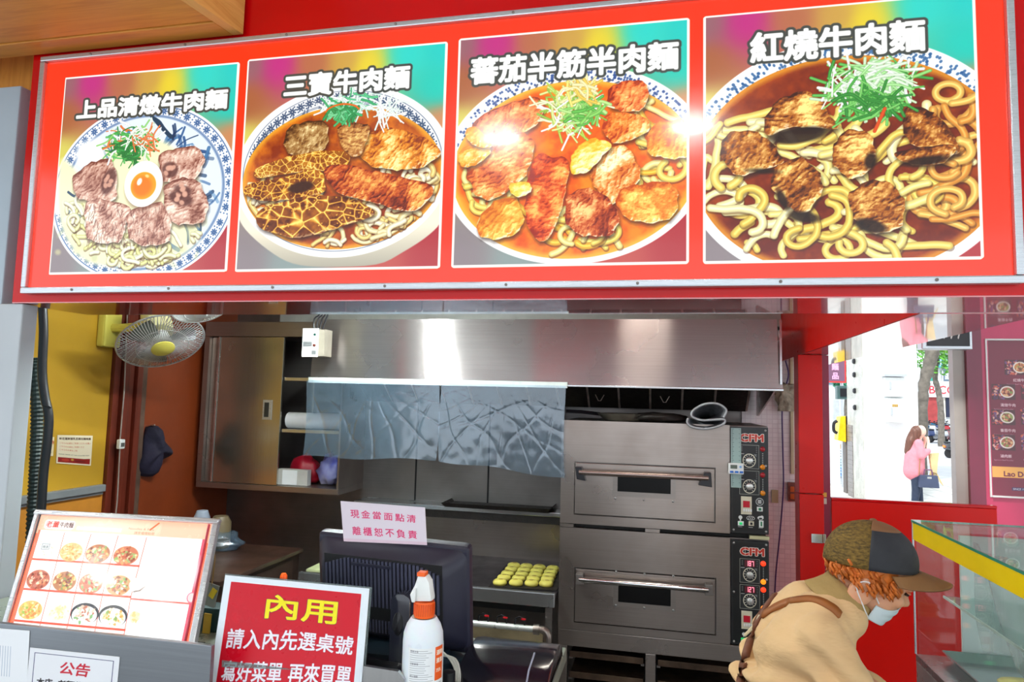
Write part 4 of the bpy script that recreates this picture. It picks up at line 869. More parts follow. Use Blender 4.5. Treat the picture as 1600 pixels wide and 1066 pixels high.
# ------------------------------------------------------------------ deck ovens on their rack
OY = 3.0; OX0, OX1, OXP = -0.4235, 0.437, 0.283
def panel_print(upper):
    c = Canvas(420, 1130 if upper else 1100, (24, 25, 27)); H = c.h
    c.rect(22, 20, 398, H-20, (13, 14, 15), 6)
    for k in range(2):   # brand letters with a pale outline
        c.text('CFM', 100, 150, 105, (196, 46, 26), bold=6, outline=(240, 236, 226), orad=6, width=258, slant=0.0)
    for x in (155, 232, 300): c.rect(x, 66, x+4, 150, (240, 236, 226))
    for j, yy in enumerate((190, 465)):
        c.rect(96, yy, 318, yy+255, (170, 170, 160), 4); c.rect(100, yy+4, 314, yy+251, (34, 38, 40), 3)
        c.rect(108, yy+12, 306, yy+86, (12, 8, 10), 2)
        for d_ in range(4): c.rect(116, yy+20+d_*14, 134, yy+24+d_*14, (150, 150, 150)); c.rect(282, yy+20+d_*18, 298, yy+24+d_*18, (150, 150, 150))
        c.rect(108, yy+94, 150, yy+99, (220, 220, 220)); c.text('°C', 262, yy+118, 26, (220, 220, 220), bold=1)
        c.ell(207, yy+168, 74, 74, (236, 232, 208)); c.ell(207, yy+168, 66, 66, (30, 32, 34))
        for a in range(11):
            th = math.radians(130+a*28); c.stroke([(207+50*math.cos(th), yy+168+50*math.sin(th)), (207+62*math.cos(th), yy+168+62*math.sin(th))], 2.4, (235, 235, 225), 1)
        for d_ in range(7): c.rect(352, yy+85+d_*18, 364, yy+92+d_*18, (180, 180, 176))
    if upper:
        c.ell(322, 790, 44, 40, (210, 214, 212)); c.ell(322, 790, 38, 34, (24, 26, 28))
        for d_ in range(3): c.rect(304, 772+d_*14, 340, 779+d_*14, (220, 220, 220)); 
        for d_ in range(3): c.rect(302+d_*16, 770, 307+d_*16, 810, (220, 220, 220))
        c.rect(290, 875, 352, 880, (200, 200, 200))
        c.ell(106, 965, 22, 20, (220, 222, 220)); c.rect(98, 980, 114, 1000, (220, 222, 220))
        c.ell(220, 968, 46, 24, (222, 224, 222)); c.ell(220, 968, 40, 19, (20, 22, 24))
        for d_ in (-20, 0, 20): c.stroke([(220+d_-8, 982), (220+d_+8, 954)], 3, (222, 224, 222), 1)
        c.ell(330, 960, 34, 20, (222, 224, 222)); c.ell(346, 950, 18, 16, (222, 224, 222)); c.ell(330, 966, 20, 9, (20, 22, 24))
        for x in (78, 196, 308): c.rect(x, 1062, x+48, 1068, (190, 190, 190))
    else:
        c.ell(140, 985, 20, 18, (220, 222, 220)); c.rect(133, 998, 147, 1014, (220, 222, 220)); c.rect(110, 1072, 170, 1077, (190, 190, 190))
    return c.image('oven_panel_print_'+('upper' if upper else 'lower'))
def seg_print(txt, name):
    c = Canvas(220, 84, (40, 4, 10)); SEG = {'1': 'bc', '8': 'abcdefg', '7': 'abc', '2': 'abged'}
    for i, ch in enumerate(txt):
        x = 34+i*58; y = 14; w_, h_ = 34, 56
        P_ = {'a': ((x, y), (x+w_, y)), 'b': ((x+w_, y), (x+w_, y+h_/2)), 'c': ((x+w_, y+h_/2), (x+w_, y+h_)), 'd': ((x, y+h_), (x+w_, y+h_)), 'e': ((x, y+h_/2), (x, y+h_)), 'f': ((x, y), (x, y+h_/2)), 'g': ((x, y+h_/2), (x+w_, y+h_/2))}
        for s_ in SEG[ch]: c.stroke(P_[s_], 5.5, (255, 120, 140), 0.9)
    return c.image(name)
KN = P('silver_knob', (206, 206, 200), 0.25, metal=0.7); LR = glow('lit_red_lamp', (255, 50, 20), 1.6); LA = glow('lit_amber_lamp', (255, 130, 20), 1.2); LRo = P('unlit_red_lamp', (150, 20, 30), 0.25); LAo = P('amber_lamp', (214, 130, 24), 0.25)
GS = glow('green_switch', (40, 200, 110), 0.7); GSd = P('green_switch_unlit', (16, 120, 74), 0.3); BE = P('beige_plate', (214, 208, 184), 0.4); SCR = P('screw_head', (170, 170, 168), 0.3, metal=0.7); WG = P('oven_window_glass', (10, 9, 9), 0.35, spec=0.2)
def oven(upper):
    z0, z1 = ((1.022, 1.466), (0.578, 1.004))[0 if upper else 1]
    t = thing('deck_oven', ('upper steel deck oven with a digital timer stuck beside its dials' if upper else 'lower steel deck oven with red lit temperature displays'), 'oven', ((OX0+OX1)/2, OY, z0), group='stacked deck ovens')
    # body as a front frame around the door, sides and back
    D = (897, 726, 1118, 811) if upper else (897, 895, 1119, 983)
    dx0, dx1, dz0, dz1 = R2(*D, OY)
    f = MB().box(OX0, dx0, OY, OY+0.02, z0, z1).box(dx1, OXP, OY, OY+0.02, z0, z1).box(dx0, dx1, OY, OY+0.02, z0, dz0).box(dx0, dx1, OY, OY+0.02, dz1, z1)
    f.build('front_panel', M['steel'], t)
    MB().box(OX0, OX1, OY+0.021, 3.56, z0, z1-0.001).build('casing', M['steel_dark'], t, bevel=0.003)
    dr = MB().box(dx0+0.005, dx1-0.005, OY-0.006, OY+0.018, dz0+0.005, dz1-0.005).build('door', M['steel'], t, bevel=0.002)
    off = Vector(t['_o'])
    def sub(mb, name, m, **k):
        o = mb.build(name, m, t, **k); o.parent = dr; return o
    W = (965, 738, 1048, 770) if upper else (966, 914, 1048, 944)
    wx0, wx1, wz0, wz1 = R2(*W, OY-0.006)
    sub(MB().box(wx0-0.02, wx0, OY-0.010, OY-0.0065, wz0-0.02, wz1+0.012).box(wx1, wx1+0.02, OY-0.010, OY-0.0065, wz0-0.02, wz1+0.012).box(wx0, wx1, OY-0.010, OY-0.0065, wz0-0.02, wz0).box(wx0, wx1, OY-0.010, OY-0.0065, wz1, wz1+0.012), 'window_frame', M['alu_dull'])
    sub(MB().box(wx0, wx1, OY-0.0075, OY-0.0065, wz0, wz1), 'window_pane', WG)
    hb = [U(905, 736, 'y', OY-0.04), U(1107, 746, 'y', OY-0.04)] if upper else [U(905, 904, 'y', OY-0.04), U(1107, 920, 'y', OY-0.04)]
    hz = (hb[0][2]+hb[1][2])/2-0.004
    sub(MB().tube([(hb[0][0], OY-0.042, hz), (hb[1][0], OY-0.042, hz)], 0.0125, 14), 'handle_bar', M['chrome'] if not upper else P('warm_worn_steel', (168, 150, 142), 0.25, metal=0.85, var=0.05), smooth=True)
    for x in (hb[0][0], hb[1][0]): sub(MB().prism([(x-0.014, hz+0.022), (x+0.016, hz+0.022), (x+0.02, hz-0.02), (x-0.014, hz-0.022)], 'y', OY-0.05, OY-0.0065) if not upper else MB().prism([(x-0.016, hz+0.022), (x+0.010, hz+0.022), (x+(0.03 if x == hb[0][0] else 0.014), hz-0.036), (x-(0.01 if x == hb[0][0] else 0.04), hz-0.03)], 'y', OY-0.05, OY-0.0065), 'handle_bracket', M['black_plastic'] if upper else M['steel_dark'], bevel=0.002)
    for x in (wx0-0.01, (wx0+wx1)/2, wx1+0.01): 
        for zz in ((wz0-0.03,) if upper else (wz0-0.014, wz1+0.045)): sub(MB().lathe([(0.005, 0), (0.005, 0.002), (0.0, 0.004)], (x, OY-0.0105 if zz < wz0 and zz > wz0-0.02 else OY-0.0065, zz), 8, RX(90)), 'screw', SCR)
    # control panel
    pim = print_mat('oven_panel_'+('upper' if upper else 'lower'), panel_print(upper), 0.35)
    pz0, pz1 = (z0+0.006, z1-0.006)
    px0, px1 = OXP+0.004, OX1-0.003
    card('control_panel', [(px0, OY-0.006, pz1), (px1, OY-0.006, pz1), (px1, OY-0.006, pz0), (px0, OY-0.006, pz0)], 0.012, pim, M['black_plastic'], t)
    Wp, Hp = px1-px0, pz1-pz0; CH = 1130 if upper else 1100
    pos = lambda u, v: (px0+Wp*u/420, pz1-Hp*v/CH)
    yf = OY-0.0062
    for k, yy in enumerate((190, 465)):
        x, z = pos(207, yy+168); MB().lathe([(0.015, 0), (0.014, 0.010), (0.010, 0.012), (0, 0.012)], (x, yf, z), 18, RX(90)).build('dial_knob', KN, t, smooth=True)
        x, z = pos(356, yy+40); MB().lathe([(0.0105, 0), (0.0105, 0.002), (0.008, 0.005), (0, 0.007)], (x, yf, z), 14, RX(90)).build('red_lamp', LRo if upper else LR, t, smooth=True)
        x, z = pos(356, yy+232); MB().lathe([(0.0105, 0), (0.0105, 0.002), (0.008, 0.005), (0, 0.007)], (x, yf, z), 14, RX(90)).build('amber_lamp', LAo if upper else LA, t, smooth=True)
        if not upper:
            (x, z), (xb, zb) = pos(150, yy+14), pos(270, yy+84)
            card('display', [(x, yf-0.001, z), (xb, yf-0.001, z), (xb, yf-0.001, zb), (x, yf-0.001, zb)], 0.0008, print_mat('lit_display', seg_print(('187', '127')[k], 'display_'+('187', '127')[k]), 0.2, emis=1.6), M['black_plastic'], t)
    (x, z), (xb, zb) = pos(112, 740), pos(232, 930)
    MB().box(x, xb, yf-0.003, yf-0.0002, zb, z).build('timer_plate', BE, t, bevel=0.001)
    MB().box(x+0.008, xb-0.008, yf-0.005, yf-0.0032, z-0.044, z-0.018).build('timer_display', P('dark_red_display', (150, 10, 30), 0.25, emis=0.3), t)
    for i in range(4): MB().box(x+0.009+i*0.009, x+0.015+i*0.009, yf-0.006, yf-0.0032, zb+0.012, zb+0.022).build('timer_key', M['paper'], t)
    if upper:
        for (u, v, w_, m) in ((290, 848, 64, GSd), (76, 1010, 66, GS), (196, 1005, 60, M['black_plastic']), (312, 990, 50, GSd)):
            x, z = pos(u, v); MB().box(x, x+Wp*w_/420, yf-0.004, yf-0.0002, z-0.016 if u != 312 else z-0.026, z+0.002).build('switch_frame', M['white_plastic'] if m is not M['black_plastic'] else BE, t, bevel=0.001)
            MB().box(x+0.006, x+Wp*w_/420-0.006, yf-0.007, yf-0.0042, z-0.012 if u != 312 else z-0.02, z-0.002).build('rocker_switch', m, t, bevel=0.001)
    else:
        x, z = pos(108, 1040); MB().box(x, x+0.03, yf-0.006, yf-0.0002, z-0.008, z+0.006).build('rocker_switch', GS, t, bevel=0.001)
    for u, v in ((30, 30), (390, 30), (30, CH-30), (390, CH-30), (30, CH*0.5), (392, CH*0.36)):
        x, z = pos(u, v); MB().lathe([(0.0045, 0), (0.0045, 0.002), (0, 0.004)], (x, yf, z), 8, RX(90)).build('screw', SCR, t)
    return t
tu = oven(True); tl = oven(False)
t = thing('oven_rack', 'steel stand with tray slots carrying the two deck ovens', 'rack', (0, 3.0, 0))
MB().box(OX0, OX1, OY+0.004, OY+0.03, 0.508, 0.575).build('top_rail', M['steel'], t, bevel=0.002)
MB().box(OX0, OX1, OY+0.031, 3.55, 0.55, 0.575).build('top_panel', M['steel_dark'], t)
for x in (OX0, -0.005-0.05, OX1-0.035): MB().box(x, x+(0.04 if x != -0.055 else 0.042), OY+0.006, OY+0.03, 0, 0.507).build('post', M['steel'], t, bevel=0.002)
for x in (OX0, OX1-0.035): MB().box(x, x+0.035, 3.5, 3.53, 0, 0.549).build('post', M['steel_dark'], t)
MB().box(OX0+0.04, OX1-0.035, 3.4, 3.41, 0.02, 0.548).build('back_panel', M['black_matte'], t)
MB().box(OX0, OX0+0.06, OY-0.002, OY+0.02, 1.006, 1.020).build('spacer', M['steel'], t); MB().box(-0.06, 0.0, OY-0.002, OY+0.02, 1.006, 1.020).build('spacer', M['steel'], t); MB().box(0.36, OX1, OY-0.004, OY+0.02, 1.006, 1.019).build('spacer', P('cream_spacer', (196, 192, 150), 0.5), t)
MB().box(OX0+0.003, OX1-0.01, OY+0.03, 3.5, 1.005, 1.021).build('gap_filler', M['black_matte'], t)
TRM = P('scorched_tray', (92, 74, 60), 0.4, metal=0.6, var=0.5, scale=12)
for bay, (a, b_) in enumerate(((OX0+0.045, -0.06), (-0.008, OX1-0.04))):
    for k in range(4):
        z = 0.455-k*0.085
        for x in (a-0.0, b_-0.014): MB().box(x, x+0.014, OY+0.04, 3.38, z-0.012, z-0.002).build('tray_runner', M['steel_dark'], t)
        tr = thing('baking_tray', '%s sheet tray from the top in the %s bay of the oven stand' % (('first', 'second', 'third', 'fourth')[k], ('left', 'right')[bay]), 'tray', ((a+b_)/2, 3.04, z), group='trays in the oven stand')
        MB().box(a+0.004, b_-0.004, OY+0.036, 3.36, z-0.0015, z+0.004).build('base', TRM, tr)
        MB().box(a+0.004, b_-0.004, OY+0.03, OY+0.035, z-0.0015, z+0.024).build('rim', TRM, tr, bevel=0.001)
# things on top of the ovens
TZ = 1.467
t = thing('oven_mitt', 'grey quilted oven cloth folded over the front edge of the upper oven', 'oven cloth', U(1100, 650, 'y', 3.03), group=None)
MT_ = P('silver_quilt', (176, 180, 184), 0.5, metal=0.0, var=0.15, scale=30, bmp=0.4, bscale=60); MT2 = P('dark_quilt', (104, 107, 112), 0.7, var=0.3, scale=30, bmp=0.5, bscale=50)
prof = smoothc([U(px, py, 'y', 3.03) for px, py in ((1128, 652), (1132, 640), (1118, 631), (1098, 632), (1082, 641), (1080, 650), (1094, 656), (1120, 655), (1130, 656), (1126, 663), (1104, 669), (1082, 667), (1073, 660), (1074, 653))], 5)
dz = max(0, TZ+0.004-min(p[2] for p in prof))
ring = lambda y, k: [(p[0], y, p[2]) for p in prof]
th = MB(); N_ = len(prof); q_c = U(1104, 662, 'y', 3.03)
for dy0, mm in ((0, 0),):
    vs_ = []; 
    for yy in (2.955, 2.99, 3.06, 3.16, 3.25):
        k_ = max(0.1, 1-2.9*(yy-2.955))
        for p in prof: vs_.append((q_c[0]+(p[0]-q_c[0])*k_, yy, max(q_c[2]+(p[2]-q_c[2])*k_-0.0*yy, TZ+0.006) if yy > 2.995 else p[2]))
    fs_ = [(j*N_+i, j*N_+i+1, (j+1)*N_+i+1, (j+1)*N_+i) for j in range(4) for i in range(N_-1)]
    th.add(vs_, fs_)
o = th.build('quilted_cloth', MT2, t, smooth='all'); sm = o.modifiers.new('thick', 'SOLIDIFY'); sm.thickness = 0.010; sm.offset = 0
MB().tube([(p[0], 2.952, p[2]) for p in prof], 0.0038, 7).build('piping', MT_, t, smooth=True)
t = thing('frying_pan', 'shallow metal pan sitting on top of the upper oven', 'pan', (-0.13, 3.2, TZ))
q = U(978, 642, 'y', 3.2)
MB().lathe([(0, 0.0), (0.10, 0.0), (0.13, 0.03), (0.134, 0.031), (0.104, 0.004), (0, 0.004)], (q[0], 3.2, TZ+0.001), 26).build('bowl', P('dull_pan', (170, 164, 150), 0.35, metal=0.8, var=0.3), t, smooth=True)
MB().tube([(q[0]-0.12, 3.2, TZ+0.026), (q[0]-0.2, 3.17, TZ+0.034), (q[0]-0.27, 3.14, TZ+0.036)], 0.008, 8).build('handle', M['black_plastic'], t, smooth=True)
clothpile('rag', (q[0]+0.16, 3.12, TZ+0.02), (0.12, 0.07, 0.022), M['grime'], 'dark greasy rag lying between the pan and the folded cloth', 'rag', 9)
# ruler and timer held on the upper panel
a = R2(1142, 669, 1158, 762, OY-0.012)
RU = Canvas(60, 340, (150, 176, 172))
for i in range(64): RU.rect(6, 6+i*5.1, 12 if i % 5 else 18, 7.5+i*5.1, (50, 70, 70)); RU.rect(54 if i % 5 else 46, 6+i*5.1, 56, 7.5+i*5.1, (50, 70, 70))
o = card('steel_ruler', [(a[0], OY-0.014, a[3]), (a[1], OY-0.014, a[3]), (a[1], OY-0.014, a[2]), (a[0], OY-0.014, a[2])], 0.002, print_mat('ruler_print', RU.image('ruler_print'), 0.3), M['alu']); tag(o, 'pale steel ruler hanging upright beside the upper oven dials', 'ruler')
a = R2(1138, 724, 1162, 741, OY-0.025)
t = thing('kitchen_timer', 'white digital kitchen timer with blue buttons stuck over the ruler', 'timer', (a[0], OY-0.02, a[2]))
MB().box(a[0], a[1], OY-0.030, OY-0.0145, a[2], a[3]).build('body', M['white_plastic'], t, bevel=0.003)
MB().box(a[0]+0.008, a[1]-0.026, OY-0.0315, OY-0.0302, a[3]-0.022, a[3]-0.007).build('display', P('lcd_grey', (92, 104, 92), 0.3), t)
for i in range(3): MB().box(a[0]+0.006+i*0.019, a[0]+0.020+i*0.019, OY-0.0325, OY-0.0302, a[2]+0.005, a[2]+0.013).build('button', P('blue_button', (40, 110, 200), 0.4), t, bevel=0.001)
MB().lathe([(0.005, 0), (0.004, 0.002), (0, 0.002)], (a[1]-0.013, OY-0.0302, a[3]-0.014), 10, RX(90)).build('button', P('pale_blue_button', (120, 170, 220), 0.4), t)
# ------------------------------------------------------------------ left wall: notices, plug, cloth, fans, conduit
WX = KX0+0.003
def wall_card(name, px, canvas, label, cat):
    q = [U(p[0], p[1], 'x', WX) for p in px]
    o = card(name, q, 0.002, print_mat(name+'_print', canvas.image(name+'_art'), 0.5), M['paper']); return tag(o, label, cat)
c = Canvas(360, 300, (240, 226, 196)); c.text('新花蓮鮮撞乳豆腐拉麵推薦', 18, 42, 24, (60, 40, 30), bold=1.2, width=322)
for i in range(3): c.text('こちらのお席をご利用くださいお願い'[:17-i*4], 22, 86+i*36, 20, (196, 90, 50), bold=0.5, width=320-i*70)
c.text('PLEASE ORDER AT THE COUNTER FIRST', 20, 204, 14, (90, 90, 60), bold=0.4, width=316)
c.rect(14, 232, 346, 286, (150, 30, 24)); c.ell(90, 258, 40, 14, (190, 60, 40)); c.ell(240, 262, 60, 12, (120, 24, 20)); c.ell(160, 250, 16, 12, (196, 150, 60))
wall_card('wall_notice', ((90, 680), (145, 681), (142, 728), (88, 724)), c, 'larger cream notice with a red foot stuck on the yellow wall', 'notice')
c = Canvas(160, 300, (244, 226, 184)); c.text('月', 40, 110, 86, (206, 90, 60), bold=2); c.text('券', 108, 110, 60, (206, 90, 60), bold=2)
for i in range(3): c.rect(20, 140+i*26, 140-i*20, 146+i*26, (210, 150, 90))
c.text('外帶杯', 30, 262, 34, (50, 40, 30), bold=1.5)
wall_card('wall_notice', ((68, 682), (85, 683), (83, 713), (66, 711)), c, 'smaller notice with orange characters on the yellow wall by the black conduit', 'notice')
# conduit behind the white post
path = smoothc([U(px, py, 'y', 1.80) for px, py in ((66, 470), (68, 520), (66, 580), (70, 620), (76, 650), (74, 690), (68, 740), (62, 830), (54, 930), (48, 1040), (40, 1180))], 5)
o = MB().tube(path, 0.013, 12).build('black_conduit', P('black_conduit', (26, 28, 32), 0.4), smooth=True); tag(o, 'smooth black conduit running down behind the white post', 'conduit')
t = thing('corrugated_hose', 'ribbed dark green hose beside the smooth conduit and white post', 'hose', (-2.0, 1.84, 0))
path = smoothc([U(px, py, 'y', 1.86) for px, py in ((54, 560), (58, 640), (56, 720), (52, 800), (48, 900), (40, 1040), (34, 1180))], 26)
MB().tube(path, [0.016+0.0035*(i % 2) for i in range(len(path))], 12).build('ribbed_tube', P('dark_green_hose', (30, 46, 44), 0.5), t)
q = U(77, 635, 'y', 1.8); MB().tube([(q[0]-0.012, 1.79, q[2]+0.004), (q[0]+0.014, 1.79, q[2]-0.004)], 0.004, 6).build('hose_clip', M['black_plastic'], t)
# white plug with its cord, hanging in front of the frame
q = U(187, 694, 'x', KX0+0.06); top = U(196, 480, 'x', KX0+0.06)
t = thing('hanging_switch', 'small white cord switch hanging before the brown door frame', 'switch', (q[0], q[1], q[2]))
MB().box(q[0]-0.008, q[0]+0.014, q[1]-0.012, q[1]+0.018, q[2]-0.022, q[2]+0.022).build('body', M['white_plastic'], t, bevel=0.005)
MB().box(q[0]+0.0142, q[0]+0.016, q[1]-0.008, q[1]+0.012, q[2]-0.012, q[2]+0.006).build('rocker', P('grey_rocker', (90, 92, 90), 0.4), t)
MB().tube([(q[0], q[1], q[2]+0.02), (q[0], q[1]+0.004, q[2]+0.25), (top[0], top[1], top[2]+0.3)], 0.003, 6).tube([(q[0], q[1]+0.003, q[2]-0.02), (q[0]+0.002, q[1]+0.008, q[2]-0.25), (q[0], q[1]+0.003, q[2]-0.42)], 0.003, 6).build('cord', P('grey_cord', (150, 140, 132), 0.5), t)
# dark cloth on the orange wall
ctr = [(238, 665), (246, 668), (255, 685), (263, 700), (262, 712), (250, 722), (240, 740), (232, 745), (222, 742), (219, 726), (226, 705), (229, 682), (232, 668)]
pts = [U(a, b, 'x', KX0+0.02) for a, b in smoothc(ctr, 3, True)]
cc = Vector((0, 0, 0)); 
for p in pts: cc += Vector(p)/len(pts)
rings = []
for k, (sc_, dx) in enumerate(((1.0, 0.0), (1.0, 0.02), (0.86, 0.045), (0.55, 0.062), (0.15, 0.068))):
    rings.append([Vector((KX0+0.002+dx+0.012*math.sin(9*i/len(pts)*6.28/2)*(k > 0), cc.y+(p[1]-cc.y)*sc_, cc.z+(p[2]-cc.z)*sc_)) for i, p in enumerate(pts)])
o = MB().loft(rings).build('hanging_cloth', P('navy_cloth', (30, 26, 48), 0.9, var=0.3, bmp=0.3), smooth='all'); tag(o, 'dark navy cloth hanging on the orange brown wall below the fan', 'cloth')
MB().tube([(KX0+0.001, cc.y-0.04, max(p[2] for p in pts)-0.004), (KX0+0.05, cc.y-0.04, max(p[2] for p in pts)+0.004)], 0.004, 6).build('wall_hook', M['chrome'], None)
tag(bpy.data.objects['wall_hook'], 'small metal hook holding the navy cloth on the orange wall', 'hook')

def fan(name, label, ctr, rad, imdir, cosv, spokes, hubcol, cagecol, wallx=None, dense=1.0):
    c = Vector(ctr); v = (Vector(CAM)-c).normalized(); d = (Vector(AX[0])*imdir[0]-Vector(AX[1])*imdir[1]).normalized(); d = (d-v*d.dot(v)).normalized()
    n = (v*cosv+d*math.sqrt(1-cosv*cosv)).normalized(); u = n.orthogonal().normalized()
    up = Vector((0, 0, 1)); u = up.cross(n).normalized(); w_ = n.cross(u); Mx = Matrix((u, w_, n)).transposed()
    t = thing(name, label, 'fan', tuple(c), group='wall fans')
    L = lambda x, y, z: c+u*x+w_*y+n*z
    prof = lambda r: 0.045*rad/0.2*(1-(r/rad)**2.2)       # domed front guard
    wires = MB()
    for i in range(spokes):
        a = 2*math.pi*i/spokes
        wires.tube([L(r*math.cos(a+0.25*(1-r/rad)), r*math.sin(a+0.25*(1-r/rad)), prof(r)) for r in (rad*0.22, rad*0.5, rad*0.78, rad*0.97, rad)], 0.0017, 4, False)
    o = wires.build('front_guard', cagecol, t); 
    ring = lambda r, z, th: MB().tube([L(r*math.cos(a), r*math.sin(a), z) for a in [2*math.pi*k/48 for k in range(49)]], th, 7)
    ring(rad, 0, 0.0042).build('guard_rim', cagecol, t, smooth=True); ring(rad*0.6, prof(rad*0.6), 0.0016).build('guard_ring', cagecol, t, smooth=True)
    MB().lathe([(rad*0.27, 0), (rad*0.27, 0.006), (rad*0.2, 0.012), (0, 0.014)], L(0, 0, prof(0)*0.93), 26, Mx).build('hub_badge', hubcol, t, smooth=True)
    back = MB()
    for i in range(spokes//2):
        a = 2*math.pi*i/(spokes//2); back.tube([L(r*math.cos(a), r*math.sin(a), -0.05*rad/0.2*(1-(r/rad)**3)) for r in (rad*0.3, rad*0.65, rad*0.9, rad)], 0.0013, 4, False)
    back.build('rear_guard', cagecol, t)
    for k in range(3):
        a0 = k*2.094+0.4
        def bf(uu, vv, a0=a0):
            r = rad*(0.16+0.66*vv); a = a0+(uu-0.35)*(1.25-0.35*vv); return L(r*math.cos(a), r*math.sin(a), -0.004+0.02*(uu-0.5))
        MB().surf(bf, 8, 8).build('blade', P('fan_blade', (104, 110, 104), 0.35, spec=0.4), t, smooth='all')
    MB().lathe([(0, -0.045*rad/0.2), (rad*0.2, -0.045*rad/0.2), (rad*0.24, 0.0), (rad*0.2, 0.014), (0, 0.018)], tuple(c), 20, Mx).build('spinner', M['white_plastic'], t, smooth=True)
    MB().lathe([(0, -0.2), (0.03, -0.2), (0.055, -0.17), (0.065, -0.10), (0.06, -0.05), (0, -0.048)], tuple(c), 20, Mx).build('motor_housing', M['cream'], t, smooth=True)
    if wallx is not None:
        e = L(0, 0, -0.12); MB().tube(smoothc([tuple(e), (e.x-0.05, e.y, e.z-0.02), (wallx+0.09, e.y+0.0, e.z-0.03), (wallx+0.03, e.y, e.z-0.03)], 4), 0.02, 10).build('arm', M['cream_yellow'], t, smooth=True)
        MB().box(wallx+0.001, wallx+0.045, e.y-0.05, e.y+0.05, e.z-0.12, e.z+0.06).build('wall_bracket', M['cream_yellow'], t, bevel=0.012)
    return t
GC = P('fan_guard_wire', (176, 176, 176), 0.3, metal=0.3)
fan('wall_fan', 'large wall fan with a thin wire guard and yellow badge over the door frame', U(252, 534, 'y', 2.62), 0.178, (0.25, 0.97), 0.62, 76, M['cream_yellow'], GC, KX0)
fan('wall_fan', 'second fan with a white guard whose underside shows just below the sign', U(312, 483, 'y', 2.32), 0.10, (0.2, 0.97), 0.5, 60, M['white_plastic'], M['white_plastic'], None)
# cream fan body shoulders behind the guard
# ------------------------------------------------------------------ work tables low in the kitchen
t = thing('work_table', 'dark stained work table at the back left of the kitchen', 'table', (-1.9, 2.9, 0))
ex, ty0, ty1 = -1.70, 2.47, 3.12
DK = P('dark_worktop', (60, 40, 32), 0.35, var=0.5, scale=5, coat=0.2); DK2 = P('dark_cabinet_side', (60, 46, 40), 0.5, var=0.3)
MB().box(-2.46, ex, ty0, ty1, 0.78, 0.80).build('tabletop', DK, t, bevel=0.003)
MB().box(-2.44, ex-0.012, ty0+0.03, ty1-0.02, 0.62, 0.779).build('drawer_box', DK2, t)
MB().box(ex-0.0115, ex-0.008, ty0+0.08, ty1-0.08, 0.64, 0.765).build('drawer_front', P('dark_drawer', (74, 58, 50), 0.4, var=0.2), t, bevel=0.002)
for x in (-2.42, ex-0.06):
    for y in (ty0+0.05, ty1-0.08): MB().box(x, x+0.03, y, y+0.03, 0, 0.619).build('leg', DK2, t)
# clear bag on it
q = U(350, 852, 'z', 0.82)
clothpile('plastic_bag', (q[0]-0.02, min(q[1], 3.0), 0.801+0.036), (0.10, 0.08, 0.042), MSH, 'crumpled clear plastic bag on the dark work table', 'bag', 12, 0.5)
for i, (px, py, w_, h_) in enumerate(((316, 800, 0.085, 0.17), (346, 795, 0.11, 0.15))):
    q = U(px, py, 'y', 3.0); MB().lathe([(0, 0), (w_*0.4, 0), (w_*0.45, h_*0.1), (w_*0.45, h_*0.8), (w_*0.3, h_), (0, h_)], (q[0], 3.0, 0.801), 18).build('jar', (P('hazy_jar', (150, 160, 176), 0.3), P('brown_jar', (110, 96, 70), 0.4))[i], None, smooth=True)
    tag(bpy.data.objects['jar' if i == 0 else 'jar.001'], ('pale hazy jar on the work table against the orange wall', 'brown glass jar beside the pale one on the work table')[i], 'jar')
o = MB().box(-1.612, -1.42, 2.99, 3.34, 0.7225, 0.738).build('cutting_board', P('greenish_board', (186, 194, 146), 0.5, var=0.1), bevel=0.004); tag(o, 'pale green cutting board on the griddle bench beside the dark work table', 'board')
q = U(478, 884, 'z', 0.80)
t = thing('squeeze_bottle', 'small bottle with an orange cap seen above the red dine-in sign', 'bottle', U(443, 905, 'y', 2.3))
b = t['_o']; MB().lathe([(0, -0.16), (0.03, -0.16), (0.03, -0.03), (0.012, 0.0), (0, 0)], tuple(b), 14).build('body', M['white_plastic'], t, smooth=True)
MB().lathe([(0.013, 0.0), (0.013, 0.012), (0.008, 0.02), (0, 0.02)], tuple(b), 12).build('cap', P('orange_cap', (244, 92, 24), 0.35), t, smooth=True)
MB().box(-1.60, -1.15, 2.22, 2.5, 0, b[2]-0.161).build('side_unit', M['steel_dark'], None); tag(bpy.data.objects['side_unit'], 'plain steel unit behind the menu board carrying the orange capped bottle', 'cabinet')
# ------------------------------------------------------------------ service counter and what stands on it
CT = 1.005
t = thing('service_counter', 'steel topped service counter with an upright guard in front', 'counter', (-1.0, 1.35, 0))
MB().box(-1.66, -0.20, 1.135, 1.56, CT-0.03, CT).build('counter_top', P('grey_green_worktop', (150, 160, 146), 0.3, metal=0.4, var=0.15, scale=5), t, bevel=0.003)
MB().box(-1.64, -0.215, 1.15, 1.54, 0, CT-0.031).build('base_cabinet', M['steel'], t)
gt = U(160, 993, 'y', 1.12)[2]; gx = U(331, 1020, 'y', 1.12)[0]
GS_ = steel('guard_steel', (150, 156, 162), 0.35, 'x', 0.2)
MB().prism([(-1.66, 0.5), (gx, 0.5), (gx, U(330, 1009, 'y', 1.12)[2]), (-1.66, U(-120, 962, 'y', 1.12)[2])], 'y', 1.118, 1.128).build('steel_guard', GS_, t, bevel=0.001)
g2 = [U(px, py, 'y', 1.16) for px, py in ((566, 1041), (632, 1049))]
MB().prism([(g2[0][0]+0.004, 0.9), (g2[1][0]+0.003, 0.9), (g2[1][0]+0.003, g2[1][2]-0.012), (g2[1][0]-0.010, g2[1][2]), (g2[0][0]+0.004, g2[0][2]+0.002)], 'y', 1.155, 1.163).build('short_guard', M['steel_clean'], t)
